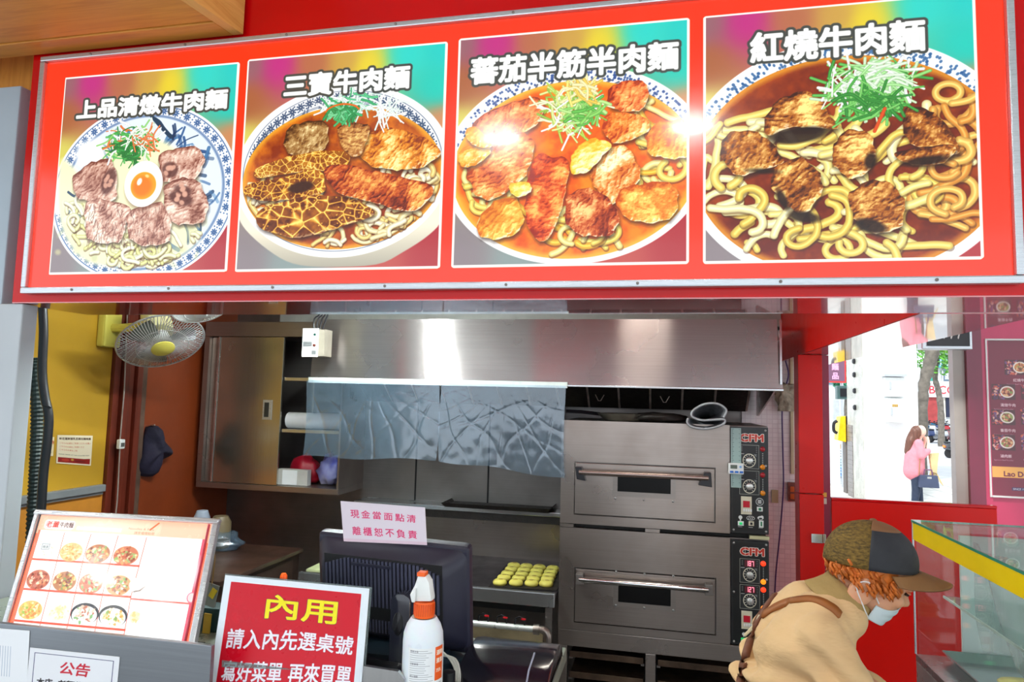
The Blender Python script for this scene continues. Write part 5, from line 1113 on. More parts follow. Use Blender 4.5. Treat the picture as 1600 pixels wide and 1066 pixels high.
# ---- lit menu board
MC = Canvas(1040, 700, (255, 214, 196))
sl, X, Y = MC.win(0, 0, 1040, 700, 0)
ed = np.minimum(np.minimum(X, 1040-X), np.minimum(Y*1.2, 900-Y)); v = np.clip(1-ed/52, 0, 1)
MC.put(sl, v, hexc((255, 96, 60))); MC.rect(0, 0, 1040, 122, (255, 190, 160), 0, 0.8); MC.ell(430, 60, 260, 44, (255, 226, 200), 0, 60, 0.9)
MC.rect(18, 100, 1012, 690, (255, 255, 252))
cols = [18, 186, 348, 512, 680]; rows = [110, 286, 464, 640]
for x in cols[1:]: MC.rect(x-2, 108, x+3, 660, (255, 120, 100))
for y in rows[1:]: MC.rect(16, y-7, 684, y+5, (250, 84, 62))
MC.rect(680, 468, 1004, 478, (250, 110, 100)); MC.rect(12, 100, 26, 660, (255, 110, 80)); MC.rect(1000, 100, 1014, 690, (226, 90, 110)); MC.rect(0, 660, 684, 676, (255, 120, 90))
MC.rect(40, 30, 232, 92, (255, 240, 234), 20); MC.text('老董', 50, 76, 44, (196, 40, 30), bold=1.2, width=84); MC.text('牛肉麵', 138, 74, 38, (60, 30, 30), bold=1.0, width=84)
MC.text('點心拉麵飯類精選套餐菜單推薦', 250, 84, 24, (255, 255, 255), bold=2, width=270); MC.text('Noodles & Rice', 560, 66, 20, (255, 150, 120), width=150); MC.text('請至櫃檯點餐', 600, 92, 20, (255, 140, 110), bold=0.6, width=120); MC.stroke([(690, 60), (730, 16)], 5, (255, 110, 70), 1)
MC.ell(1005, 440, 26, 30, (240, 120, 140)); MC.ell(1005, 440, 20, 24, (255, 200, 200))
def dish(cx, cy, rx, ry, cols_, bowl=None, n=46, rice=False):
    if bowl: MC.ell(cx, cy-4, rx*1.16, ry*1.12, bowl); MC.ell(cx, cy+5, rx*1.02, ry*0.98, (255, 252, 246))
    else: MC.ell(cx, cy, rx, ry, cols_[0], 0, 5, 0.85)
    for i in range(n):
        th = rnd(0, 6.28); k = math.sqrt(RS.rand())*0.85; MC.ell(cx+rx*k*math.cos(th), cy+ry*k*math.sin(th), rnd(5, 15), rnd(4, 9), cols_[RS.randint(len(cols_))], rnd(0, 3), 2.5, 0.9)
BRN = ['#9a4a20', '#c87838', '#6a2c10', '#e8b070', '#f0d0a0', '#7aa050']
spec = [(None), ([ '#f0a860', '#ffc880', '#e88840', '#ffe0a8'], None), (BRN, None), (['#b85024', '#e89050', '#8a3010', '#f4c890', '#88a850'], None),
        (['#a84024', '#7a2c14', '#d88858', '#f4d0b0'], None), (['#a05828', '#6e8a3c', '#d8a050', '#702c10', '#f0d090'], None), (['#d86040', '#f4a880', '#fff0e0', '#a83828', '#88b070'], None), (['#c08040', '#fff0d8', '#7a3c18', '#a84820', '#78a050'], None),
        (['#f4a850', '#ffd070', '#e88848', '#98b850', '#ffe8b8'], None), (['#ffe8c8', '#fff4e4', '#ffd8a0', '#e8c890'], None), (['#ffffff', '#f4ece0', '#b06850', '#d8b8a0', '#70a060'], (40, 44, 52)), (['#ffffff', '#fff0d0', '#e8c080', '#c89848', '#80a050'], (40, 44, 52))]
for i, sp_ in enumerate(spec):
    r, c_ = divmod(i, 4); cx = (cols[c_]+cols[c_+1])/2+4*r-6; cy = rows[r]+112+ (6 if r < 2 else 0)
    if sp_ is None:
        MC.rect(cx-34, cy-44, cx+20, cy-4, (150, 158, 160)); MC.rect(cx-29, cy-39, cx+15, cy-9, (214, 220, 220)); MC.text('精選', cx-27, cy-15, 19, (80, 90, 90), bold=0.5)
        for k in range(24): MC.ell(cx+rnd(-54, 50), cy+rnd(-60, 34), rnd(2, 6), rnd(2, 4), ['#f0b080', '#e88860', '#c8d0d0', '#f4d0a0'][k % 4], 0, 2, 0.8)
    else: dish(cx, cy, 72, 58 if r < 2 else 52, sp_[0], sp_[1], 60)
MC.ell(720, 300, 28, 12, '#ffe8c0', 0, 8); MC.ell(706, 400, 44, 40, '#e0dcd8', 0, 6); MC.ell(700, 392, 46, 40, '#ffffff', 0, 4); MC.stroke([(690, 432), (720, 424), (742, 400)], 4, '#8a7a70', 0.8); dish(722, 566, 30, 30, ['#ffd8a0', '#ffe8c0', '#f4c080'], None, 20)
MC.ell(860, 300, 150, 160, (255, 255, 255), 0, 60)
mim = print_mat('lit_menu_print', MC.image('menu_print'), 0.25, emis=0.85, coat=0.3, base=0.3)
TLm, TRm = Vector(U(57, 798, 'y', 1.31)), Vector(U(344, 814, 'y', 1.31)); BLm, BRm = Vector(U(2, 986, 'y', 1.16)), Vector(U(305, 1014, 'y', 1.16))
t = thing('lit_menu_board', 'glowing menu board of twelve dishes leaning back on the counter behind the steel guard', 'menu board', (-1.12, 1.17, CT))
ax_u = (TRm-TLm).normalized(); dn = (BLm-TLm).normalized(); nn = ax_u.cross(dn).normalized(); nn = nn if nn.y > 0 else -nn
q = lambda a, b: (TLm*(1-a)+TRm*a)*(1-b)+(BLm*(1-a)+BRm*a)*b
card('lit_face', [q(0.035, 0.035), q(0.966, 0.03), q(0.966, 1.0), q(0.03, 1.0)], 0.004, mim, M['white_plastic'], t)
def bar(a, b, w0, w1, nm='frame_rail', m=None):
    a, b = Vector(a), Vector(b); d = (b-a); s_ = nn.cross(d).normalized(); M3 = Matrix((d.normalized(), s_, nn)).transposed()
    MB().obox((a+b)/2+nn*w1*0.5-nn*0.006, (d.length, w0, w1), M3).build(nm, m or M['alu'], t, bevel=0.002)
bar(q(0, 0.018), q(1, 0.012), 0.011, 0.012); bar(q(0.016, 0.03), q(0.016, 1.02), 0.011, 0.012); bar(q(0.984, 0.03), q(0.984, 1.02), 0.013, 0.012); bar(q(0, 1.02), q(1, 1.02), 0.011, 0.012)
bar(q(0.952, 0.04), q(0.950, 1.0), 0.003, 0.010, 'red_strip', P('pink_red_strip', (196, 70, 90), 0.4))
MB().slab([q(0.02, 0.02)+nn*0.007, q(0.975, 0.02)+nn*0.007, q(0.975, 1.02)+nn*0.007, q(0.02, 1.02)+nn*0.007], 0.006).build('back_panel', M['steel_dark'], t)
bl, br = q(0.08, 1.0), q(0.92, 1.0)
MB().tube([tuple(q(0.5, 0.05)+nn*0.02), (q(0.5, 0.5).x, 1.46, CT+0.004)], 0.006, 8).build('rear_prop', M['alu'], t)
for k in (0.06, 0.94): p = q(k, 1.02); MB().box(p.x-0.012, p.x+0.012, p.y-0.002, p.y+0.05, CT+0.0005, p.z+0.0).build('foot', M['black_plastic'], t)
# small paper tags hanging behind its right edge
q3 = U(330, 930, 'y', 1.42)
t = thing('hanging_tag_bundle', 'small yellow and grey tags hanging between menu board and red sign', 'tags', q3)
MB().obox(q3, (0.03, 0.002, 0.05), RY(12)).build('grey_tag', P('grey_tag', (150, 156, 150), 0.6), t); MB().obox((q3[0]-0.004, q3[1]-0.004, q3[2]-0.075), (0.018, 0.003, 0.07), RY(3)).build('yellow_tag', P('yellow_tag', (206, 160, 40), 0.5), t)
MB().obox((q3[0]+0.006, q3[1]-0.003, q3[2]+0.005), (0.014, 0.001, 0.022), RY(30)).build('yellow_tag', P('yellow_mark', (230, 200, 40), 0.5), t); MB().tube([(q3[0], q3[1], q3[2]+0.02), (q3[0]+0.004, q3[1], q3[2]+0.08), (q3[0]-0.004, q3[1], q3[2]+0.12)], 0.0015, 5).build('string', P('tan_string', (150, 120, 70), 0.7), t)
MB().box(q3[0]-0.03, q3[0]+0.03, q3[1]+0.002, q3[1]+0.05, CT, q3[2]-0.03).build('tag_stand', P('dark_teal_plastic', (24, 60, 62), 0.4), t, bevel=0.004)
# ---- printed notices on the guard
NC = Canvas(520, 400, (238, 241, 246)); NC.rect(30, 30, 490, 420, (60, 66, 110)); NC.rect(34, 34, 486, 420, (238, 241, 246))
NC.text('公告', 180, 150, 92, (206, 24, 50), bold=2.4, width=170, slant=0.15); NC.text('本店', 56, 240, 54, (24, 22, 30), bold=2, width=92); NC.text('老麵為原汁', 180, 244, 54, (24, 22, 30), bold=2.4, width=252); NC.text('請勿攜帶外食入內', 60, 330, 46, (24, 22, 30), bold=2, width=390)
fr_ = lambda px, py: U(px, py, 'y', 1.1165)
o = card('paper_notice', [fr_(47, 1012), fr_(187, 1027), fr_(178, 1120), fr_(38, 1108)], 0.001, print_mat('notice_print', NC.image('notice_print'), 0.5), M['paper']); tag(o, 'white notice with a blue border and two large red characters on the steel guard', 'notice')
NC = Canvas(280, 420, (240, 244, 248))
for i in range(14): NC.rect(20+i*13, 90, 23+i*13, 250, (176, 190, 208))
NC.text('中元三喜', 40, 300, 26, (60, 60, 70), bold=1); NC.text('鮮肉湯包', 40, 330, 26, (60, 60, 70), bold=1); NC.rect(-20, 352, 170, 440, (120, 30, 40), 26); NC.text('老', 20, 424, 60, (240, 236, 230), bold=3); NC.text('滷', 90, 424, 60, (240, 236, 230), bold=3)
o = card('paper_notice', [fr_(-40, 979), fr_(46, 986), fr_(40, 1112), fr_(-46, 1104)], 0.001, print_mat('notice_print_b', NC.image('notice_print_b'), 0.5), M['paper']); tag(o, 'white striped sheet with a dark red stamp at the left end of the steel guard', 'notice')
# ---- red dine-in sign in a clear stand
RC = Canvas(900, 640, (226, 236, 244)); RC.rect(44, 40, 856, 740, (206, 6, 34))
RC.text('內用', 262, 238, 165, (246, 232, 20), bold=5, outline=(70, 20, 80), orad=3, width=430)
RC.text('請入內先選桌號', 66, 422, 122, (240, 238, 246), bold=3, outline=(120, 8, 40), orad=1.5, width=760, slant=0.04)
RC.text('寫好菜單', 66, 606, 122, (240, 238, 246), bold=3, outline=(120, 8, 40), orad=1.5, width=360, slant=0.04); RC.text('再來買單', 470, 606, 122, (240, 238, 246), bold=3, outline=(120, 8, 40), orad=1.5, width=360, slant=0.04)
t = thing('dine_in_sign', 'red dine-in notice with yellow and white characters in a clear stand', 'sign', (-0.63, 1.1, CT))
qa = [Vector(U(352, 899, 'y', 1.21)), Vector(U(577, 920, 'y', 1.21)), Vector(U(564, 1080, 'y', 1.165)), Vector(U(326, 1070, 'y', 1.165))]
ext = lambda k: [qa[0], qa[1], qa[1]+(qa[2]-qa[1])*k, qa[0]+(qa[3]-qa[0])*k]
card('printed_sheet', ext(1.0), 0.002, print_mat('dine_in_print', RC.image('dine_in_print'), 0.3, spec=0.3), M['paper'], t)
def inset(q4, e, dy):
    c_ = sum(q4, Vector())/4; return [c_+(p-c_)*(1+e)+Vector((0, dy, 0)) for p in q4]
MB().slab(inset(ext(0.98), 0.02, 0.0035), 0.003).build('acrylic_back', P('clear_acrylic_edge', (170, 190, 190), 0.1, trans=0.8), t)
pb = ext(1.0); MB().box(pb[3].x+0.01, pb[2].x-0.01, 1.15, 1.25, CT+0.001, CT+0.007).build('stand_foot', P('acrylic_foot', (190, 205, 205), 0.1, trans=0.7), t)
MB().box(pb[3].x+0.02, pb[2].x-0.02, 1.172, 1.178, CT+0.007, pb[2].z+0.02).build('stand_riser', P('acrylic_riser', (190, 205, 205), 0.1, trans=0.7), t)
# ---- spray bottle
bx = U(662, 980, 'y', 1.19)[0]; by = 1.19; zt = lambda py: U(664, py, 'y', 1.19)[2]
t = thing('spray_bottle', 'white spray bottle with an orange collar standing on the counter', 'bottle', (bx, by, CT))
r_ = (U(692, 1000, 'y', 1.19)[0]-U(632, 1000, 'y', 1.19)[0])/2
z_c0, z_c1, z_sh = zt(963), zt(939), zt(1000)
BT = P('milky_translucent_plastic', (232, 240, 248), 0.3, var=0.02, trans=0.0, sss=0.4)
MB().lathe([(0, CT+0.001), (r_*0.94, CT+0.001), (r_, CT+0.008), (r_, z_sh), (r_*0.97, z_sh+0.014), (r_*0.84, z_sh+0.028), (r_*0.62, z_sh+0.040), (r_*0.48, z_c0-0.002), (0, z_c0-0.002)], (bx, by, 0), 32).build('body', BT, t, smooth=True)
ring_ = [(0.0, z_c0)]+[(r_*0.50, z_c0), (r_*0.52, z_c0+0.004), (r_*0.49, z_c1), (0, z_c1)]
MB().lathe(ring_, (bx, by, 0), 28).build('collar', P('orange_collar', (250, 100, 20), 0.35), t, smooth=True)
rb = MB()
for i in range(28):
    a = 2*math.pi*i/28; rb.box(bx+r_*0.50*math.cos(a)-0.001, bx+r_*0.50*math.cos(a)+0.001, by+r_*0.50*math.sin(a)-0.001, by+r_*0.50*math.sin(a)+0.001, z_c0+0.004, z_c1-0.003)
o = rb.build('collar_rib', P('orange_rib', (226, 84, 16), 0.4), t); o['kind'] = 'stuff'
hs = [U(px, py, 'y', 1.19) for px, py in ((645, 938), (644, 925), (650, 914), (654, 903), (655, 897), (668, 898), (674, 908), (676, 925), (678, 938))]
MB().prism([(p[0], p[2]) for p in hs], 'y', by-0.012, by+0.012).build('trigger_head', M['white_plastic'], t, bevel=0.005, smooth=True)
n0 = U(661, 896, 'y', 1.19); MB().box(n0[0]-0.007, n0[0]+0.008, by-0.013, by+0.005, n0[2]-0.003, n0[2]+0.004).build('nozzle', P('orange_nozzle', (250, 100, 20), 0.35), t, bevel=0.001)
MB().prism([(hs[1][0]+0.002, hs[1][2]), (hs[0][0]+0.004, hs[0][2]+0.001), (hs[0][0]+0.010, hs[0][2]+0.001), (hs[2][0]+0.006, hs[2][2])], 'y', by-0.018, by-0.0125).build('trigger', M['white_plastic'], t, bevel=0.002)
LC = Canvas(420, 420, (236, 240, 242))
for i in range(22): LC.rect(14, 18+i*16, 14+rnd(120, 210), 21+i*16, (120, 124, 130), 0, 0.8)
for i in range(4): LC.text(('使用方法', '注意事項', '成分酒精', '保存期限')[i], 16, 30+i*92, 18, (70, 72, 80), bold=0.5)
LC.rect(232, 0, 330, 250, (246, 96, 24)); LC.text('酒精', 244, 60, 40, (255, 240, 226), bold=2); LC.text('清潔', 244, 120, 40, (255, 240, 226), bold=2); LC.text('75%', 244, 190, 36, (255, 240, 226), bold=1.5); LC.rect(240, 268, 320, 400, (210, 212, 216))
for i in range(12): LC.rect(246, 274+i*10, 314, 276+i*10, (120, 120, 126))
LC.text('酒精噴霧', 20, 390, 24, (200, 50, 40), bold=0.8); LM = print_mat('bottle_label', LC.image('bottle_label'), 0.35)
lab = MB(); nL = 18; z_l1, z_l0 = zt(1003), CT+0.02; a0, a1 = math.radians(-112), math.radians(28)
def lf(u, v): a = a0+(a1-a0)*u; return (bx+(r_+0.0008)*math.cos(a), by+(r_+0.0008)*math.sin(a), z_l0+(z_l1-z_l0)*v)
lab.surf(lf, nL, 1); o = lab.build('wrap_label', LM, t, smooth='all', uvf=lambda p: ((math.atan2(p[1]-by, p[0]-bx)-a0)/(a1-a0), (p[2]-z_l0)/(z_l1-z_l0)))
# ---- point-of-sale screen, seen from behind
t = thing('register_screen', 'black ribbed back of a register screen with a pink note on top', 'monitor', (0, 0, 0), (0, 0, 0))
cM = Vector(U(612, 925, 'y', 1.37)); t.location = (cM.x, 1.37, cM.z); t.rotation_euler = (math.radians(10), math.radians(1.0), math.radians(-3))
Wm, Hm = 0.340, 0.225
MB().box(-Wm/2, Wm/2, 0.0, 0.030, -Hm/2, Hm/2).build('screen_bezel', M['navy_plastic'], t, bevel=0.012, seg=3)
def rr(w_, h_, r, n=4, y=0, cx=0, cz=0):
    out = []
    for (sx, sz, a_) in ((1, 1, 0), (-1, 1, 90), (-1, -1, 180), (1, -1, 270)):
        for k in range(n+1):
            a = math.radians(a_+90*k/n); out.append((cx+sx*(w_/2-r)+r*math.cos(a), y, cz+sz*(h_/2-r)+r*math.sin(a)))
    return out
MB().loft([rr(Wm*0.97, Hm*0.93, 0.02, 4, 0.001), rr(Wm*0.93, Hm*0.88, 0.03, 4, -0.014), rr(Wm*0.80, Hm*0.72, 0.03, 4, -0.040, -0.002, 0.006), rr(Wm*0.77, Hm*0.68, 0.028, 4, -0.044, -0.002, 0.006)]).build('rear_shell', M['navy_plastic'], t, smooth=True, angle=50)
for i in range(30):
    x = -0.122+i*0.0084; e = abs(x)/0.13; zt_ = 0.088-0.018*max(0, e-0.6)/0.4; RBM = M.setdefault('rib', P('rib_plastic', (70, 72, 92), 0.4))
    MB().box(x-0.0024, x+0.0024, -0.0480, -0.0435, -0.012 if i % 9 else -0.03, zt_-0.004).build('vent_rib', RBM, t)
for i in range(34):
    x = -0.118+i*0.0070; MB().box(x-0.0018, x+0.0018, -0.0465, -0.0435, -0.066, -0.040).build('lower_vent_rib', RBM, t)
MB().box(-0.066, 0.022, -0.0492, -0.0442, 0.070, 0.077).build('vent_bar', M['navy_plastic'], t, bevel=0.001)
MB().box(-0.062, -0.036, -0.048, -0.040, -0.094, -0.080).box(0.020, 0.05, -0.048, -0.040, -0.094, -0.080).build('latch', M['black_plastic'], t, bevel=0.002)
MB().box(-0.12, 0.13, -0.030, 0.0, -0.135, -0.102).build('cable_cover', P('dark_teal_cover', (36, 56, 72), 0.4), t, bevel=0.006)
MB().box(-0.128, 0.130, -0.0442, -0.0438, -0.07, 0.088).build('vent_shade_plate', P('painted_vent_shade', (14, 14, 18), 0.6), t)  # black plate laid behind the ribs as painted shade between them
# neck and base of the register, on the counter
t2 = thing('screen_stand', 'dark rounded foot of the register screen on the counter', 'stand', (cM.x, 1.38, CT))
MB().loft([[(cM.x+a*0.16*s_, 1.40+b*0.10*s_, z) for a, b in [(math.cos(k*math.pi/10), math.sin(k*math.pi/10)) for k in range(20)]] for s_, z in ((1, CT+0.001), (1, CT+0.02), (0.7, CT+0.035), (0.4, CT+0.05), (0.36, CT+0.058))]).build('foot', P('dark_teal_foot', (38, 54, 66), 0.35), t2, smooth=True)
# pink note
PC = Canvas(760, 380, (208, 200, 212))
for i, s_ in enumerate('現金當面點清'): PC.text(s_, 84+i*102, 150+i*2, 84, (206, 30, 96), bold=1.6)
for i, s_ in enumerate('離櫃恕不負責'): PC.text(s_, 88+i*102, 310+i*2, 84, (206, 30, 96), bold=1.6)
PC.rect(0, 352, 760, 380, (206, 184, 200))
yn = 1.345; o = card('pink_note', [U(532, 783, 'y', yn+0.02), U(664, 793, 'y', yn+0.02), U(667, 852, 'y', yn-0.01), U(537, 846, 'y', yn-0.01)], 0.001, print_mat('pink_note_print', PC.image('pink_note_print'), 0.5), P('pink_paper', (226, 200, 214), 0.6)); tag(o, 'pale pink note with two rows of magenta characters on the register screen', 'notice')
# black upright handset in front of the screen
hq = U(628, 970, 'y', 1.275)
t = thing('card_reader', 'tall glossy black rounded reader standing between red sign and spray bottle', 'card reader', (hq[0], 1.275, CT))
hz = U(630, 926, 'y', 1.275)[2]; hw = (U(644, 960, 'y', 1.275)[0]-U(613, 960, 'y', 1.275)[0])/2
pr = [(hq[0]-hw, CT+0.001)]+[(hq[0]-hw*math.cos(a)*(1 if a < 1.57 else 1), hz-0.012+0.012*math.sin(a)) for a in [math.pi*k/10 for k in range(11)]]+[(hq[0]+hw, CT+0.001)]
MB().prism(pr, 'y', 1.262, 1.295).build('body', P('piano_black', (44, 46, 58), 0.12, coat=0.6), t, bevel=0.004, smooth=True)
MB().lathe([(0.011, 0), (0.009, 0.002), (0, 0.002)], (hq[0]-0.003, 1.2618, hz-0.055), 16, RX(90)@Matrix.Diagonal((1, 2.0, 1))).build('oval_pad', M['black_plastic'], t, smooth=True)
o = MB().obox((hq[0]-0.055, 1.30, CT+0.022), (0.13, 0.09, 0.03), RX(-14)).build('card_pad', M['black_plastic'], bevel=0.008); tag(o, 'low black sloping pad behind the red sign and beside the reader', 'pad')
# receipt printer
pc = U(792, 1045, 'y', 1.38)
t = thing('receipt_printer', 'rounded glossy black receipt printer at the end of the counter', 'printer', (pc[0], 1.42, CT))
xa, xb = U(722, 1040, 'y', 1.34)[0], U(862, 1040, 'y', 1.34)[0]; zp = U(800, 1006, 'y', 1.42)[2]
pf = [(1.27, CT+0.001), (1.27, CT+0.02), (1.285, zp-0.038), (1.32, zp-0.012), (1.38, zp), (1.44, zp), (1.49, zp-0.015), (1.50, CT+0.001)]
MB().prism(pf, 'x', xa, xb).build('casing', P('gloss_navy_black', (20, 19, 30), 0.16, coat=0.5), t, bevel=0.008, smooth=True)
MB().prism([(a-0.0015, b+0.0022) for a, b in pf[2:5]]+[(1.38, zp-0.004), (1.325, zp-0.016), (1.29, zp-0.04)], 'x', xb-0.042, xb-0.039).build('lid_seam', P('chromed_seam', (150, 150, 170), 0.3), t)
MB().box(xa+0.02, xb-0.05, 1.2680, 1.2698, CT+0.006, CT+0.012).build('paper_slot', M['alu'], t)
o = MB()
for k in range(3): o.tube(smoothc([U(690, 1018+3*k, 'y', 1.33), U(703+4*k, 1030, 'y', 1.32), U(712+3*k, 1050, 'y', 1.30), (U(712+3*k, 1064, 'y', 1.28)[0], 1.28, CT+0.004)], 5), 0.0022, 6)
tag(o.build('cable_loop', P('white_cable', (220, 224, 214), 0.4), smooth=True), 'loop of thin white cables beside the spray bottle', 'cable')
qd = U(702, 1042, 'y', 1.25); MB().lathe([(0, 0), (0.012, 0), (0.012, 0.035), (0, 0.037)], (qd[0]-0.006, 1.27, CT+0.001), 14).build('black_canister', M['black_plastic'], None, smooth=True); tag(bpy.data.objects['black_canister'], 'small black cylinder behind the spray bottle on the counter', 'canister')
# ------------------------------------------------------------------ low red gate, hinge plates, switch on the tiled wall
t = thing('low_red_gate', 'low red panel gate closing the side of the stall behind the stooping worker', 'gate', (0.95, 3.12, 0))
g0, g1 = U(1292, 778, 'y', 3.12), U(1558, 800, 'y', 3.12)
MB().box(0.702, g1[0], 3.12, 3.15, 0.05, (g0[2]+g1[2])/2).build('panel', M['red_paint'], t, bevel=0.003)
MB().box(0.702, g1[0], 3.118, 3.152, (g0[2]+g1[2])/2+0.0005, (g0[2]+g1[2])/2+0.012).build('top_cap', M['red_gloss'], t, bevel=0.002)
for i, (a, b_) in enumerate(((1268, 1286), (1286, 1291))):
    x0, x1, z0, z1 = R2(a, 835, b_, 849, 3.09); MB().box(x0, x1-0.001, 3.092 if i == 0 else 3.088, 3.099, z0, z1).build('hinge_plate' if i == 0 else 'hinge_pin', M['chrome'], t, bevel=0.001)
for i, (c_, nm) in enumerate((((226, 180, 70), 'amber'), ((214, 206, 190), 'cream'))):
    x0, x1, z0, z1 = R2(1285, 770+i*9, 1292, 777+i*11, 3.125); o = MB().box(x0, x1, 3.1272, 3.1295, z0, z1).build('sticker', P(nm+'_sticker', c_, 0.5)); tag(o, nm+' sticker on the jamb of the red post beside the gate', 'sticker')
x0, x1, z0, z1 = R2(1231, 754, 1245, 784, 3.60)
t = thing('wall_switch', 'small double switch in a brown frame on the tiled wall by the red post', 'switch', (x0, 3.6, z0))
MB().box(x0, x1, 3.60, 3.6195, z0, z1).build('frame', P('worn_brown_plate', (120, 70, 56), 0.4, var=0.3), t, bevel=0.003)
for k in range(2): MB().box(x0+0.01, x1-0.012, 3.595, 3.5997, z0+0.012+k*0.035, z0+0.038+k*0.035).build('rocker', P('orange_rocker', (200, 100, 40), 0.3), t, bevel=0.002)
xw = lambda px, py, y=3.60: U(px, py, 'y', y)
o = MB().tube(smoothc([xw(*p) for p in ((1226, 560), (1232, 585), (1226, 610), (1222, 640), (1223, 700), (1224, 760), (1219, 830), (1212, 900), (1210, 960))], 5), 0.0035, 6).build('wall_cable', P('violet_cable', (70, 50, 110), 0.5), smooth=True); tag(o, 'thin violet cable hanging down the tiled wall beside the ovens', 'cable')
o = MB().box(xw(1236, 700)[0], xw(1241, 700)[0], 3.605, 3.6195, 1.22, 1.92).build('wall_batten', P('yellowed_batten', (206, 196, 158), 0.5), bevel=0.002); tag(o, 'narrow cream cable cover upright on the tiled wall', 'cable cover')
clothpile('insulation_lump', (xw(1226, 625)[0]+0.01, 3.585, xw(1226, 625)[2]), (0.055, 0.022, 0.07), P('dirty_insulation', (176, 172, 150), 0.6, var=0.4, scale=20, bmp=0.6), 'dirty torn insulation lump on the tiled wall under the hood corner', 'insulation', 21, 0.8)
x0, x1, z0, z1 = R2(1206, 766, 1212, 786, 3.61); o = MB().box(x0, x1+0.012, 3.61, 3.6195, z0, z1).build('tape_patch', P('tan_tape', (180, 170, 130), 0.5)); tag(o, 'tan tape patch on the tiled wall beside the upper oven', 'tape')

# ------------------------------------------------------------------ glass display case, right foreground
GX0, GX1, GY0, GY1, GZ0, GZ1 = 0.775, 1.36, 1.38, 2.40, 0.80, 1.20
GL = glass('case_glass', (240, 252, 248), 0.02, 0.35, 0.28); GL2 = glass('case_glass_side', (250, 254, 253), 0.02, 0.1, 0.07)
GE = P('green_glass_edge', (60, 140, 116), 0.15)
t = thing('glass_display_case', 'glass display case with a yellow edge strip at the right end of the stall', 'display case', (1.05, 1.9, 0))
MB().box(GX0, GX1, GY0, GY1, 0.0, GZ0-0.02).build('base_cabinet', P('case_base_steel', (190, 192, 192), 0.3, metal=0.8, var=0.1), t, bevel=0.003)
MB().box(GX0, GX1, GY0, GY1, GZ0-0.0195, GZ0).build('deck', M['steel_clean'], t)
MB().box(GX0-0.002, GX1, GY0, GY1, GZ1, GZ1+0.006).build('top_pane', GL, t)
MB().box(GX0-0.004, GX0-0.0022, GY0, GY1, GZ1-0.001, GZ1+0.006).box(GX0-0.004, GX1, GY1+0.0002, GY1+0.0022, GZ1, GZ1+0.006).build('pane_edge', GE, t)
MB().box(GX0+0.001, GX0+0.006, GY0, GY1, GZ0+0.001, GZ1-0.002).build('side_pane', GL2, t)
MB().box(GX0+0.007, GX1, GY1-0.006, GY1-0.001, GZ0+0.001, GZ1-0.002).build('back_pane', GL2, t)
MB().box(GX0+0.12, GX1-0.01, GY1-0.03, GY1-0.02, GZ0+0.001, GZ1-0.03).build('white_back_panel', P('pale_back_panel', (226, 232, 230), 0.35, var=0.06), t)
zA = U(1427, 843, 'x', GX0)[2]
MB().box(GX0-0.0008, GX0+0.0008, GY0, GY1-0.001, zA, GZ1-0.002).build('yellow_strip', P('yellow_vinyl', (250, 214, 0), 0.35, var=0.03), t)
MB().tube([(GX0, GY1, GZ0), (GX0, GY1, GZ1)], 0.003, 6).build('corner_trim', M['alu'], t)
MB().box(GX0+0.07, GX1-0.02, GY0+0.2, GY1-0.04, 0.985, 0.990).build('glass_shelf', GL, t)
MB().box(GX0+0.066, GX0+0.0695, GY0+0.2, GY1-0.04, 0.984, 0.991).build('shelf_edge', P('pale_glass_edge', (210, 222, 216), 0.2), t)
def drape(u, v):
    y = 1.55+0.72*u; return (GX0+0.10+0.02*math.sin(u*21+v*3)+0.012*math.sin(u*47)*v+0.05*v, y, GZ1-0.03-0.30*v-0.02*math.sin(u*13)*v)
FILM = P('hanging_film', (196, 200, 200), 0.25, var=0.1, trans=0.0, alpha=0.42)
o = MB().surf(drape, 80, 24).build('plastic_curtain', FILM, smooth='all'); tag(o, 'crinkled clear film curtain hanging inside the glass display case', 'plastic sheet')
t = thing('steel_tray', 'shallow steel tray on the display case deck beside the dough strips', 'tray', (0.92, 2.2, GZ0))
MB().box(0.86, 1.06, 2.10, 2.34, GZ0+0.001, GZ0+0.006).build('base', M['steel_clean'], t)
MB().slab([(0.835, 2.08, GZ0+0.03), (0.835, 2.36, GZ0+0.03), (0.86, 2.34, GZ0+0.002), (0.86, 2.10, GZ0+0.002)], 0.003).slab([(1.085, 2.08, GZ0+0.03), (1.085, 2.36, GZ0+0.03), (1.06, 2.34, GZ0+0.002), (1.06, 2.10, GZ0+0.002)], 0.003).slab([(0.835, 2.36, GZ0+0.03), (1.085, 2.36, GZ0+0.03), (1.06, 2.34, GZ0+0.002), (0.86, 2.34, GZ0+0.002)], 0.003).slab([(0.835, 2.08, GZ0+0.03), (1.085, 2.08, GZ0+0.03), (1.06, 2.10, GZ0+0.002), (0.86, 2.10, GZ0+0.002)], 0.003).build('rim', M['steel_clean'], t)
DG = P('layered_dough', (240, 222, 150), 0.5, var=0.15, scale=20, bmp=0.3, bscale=70, sss=0.2)
d0 = None
for k in range(7):
    lab = 'folded strip of pale yellow dough in the display case, %s from the steel tray' % ('first', 'second', 'third', 'fourth', 'fifth', 'sixth', 'seventh')[k]
    loc = (0.905+k*0.006, 2.045-k*0.052, GZ0+0.001)
    if d0 is None:
        d0 = thing('dough_strip', lab, 'dough', loc, (0, 0, 0), group='dough strips in the display case'); m_ = MB()
        for j in range(5): m_.lathe([(0, 0), (0.03, 0.0), (0.036, 0.007), (0.031, 0.014), (0, 0.015)], (0.02*(j % 2)*0.3, 0, 0.0005+j*0.0135), 16, Matrix.Diagonal((1.6, 0.62, 1)))
        m_.build('dough_fold', DG, d0, smooth='all')
    else: dup(d0, loc, (0, 0, 0.05*(k % 3)), lab)

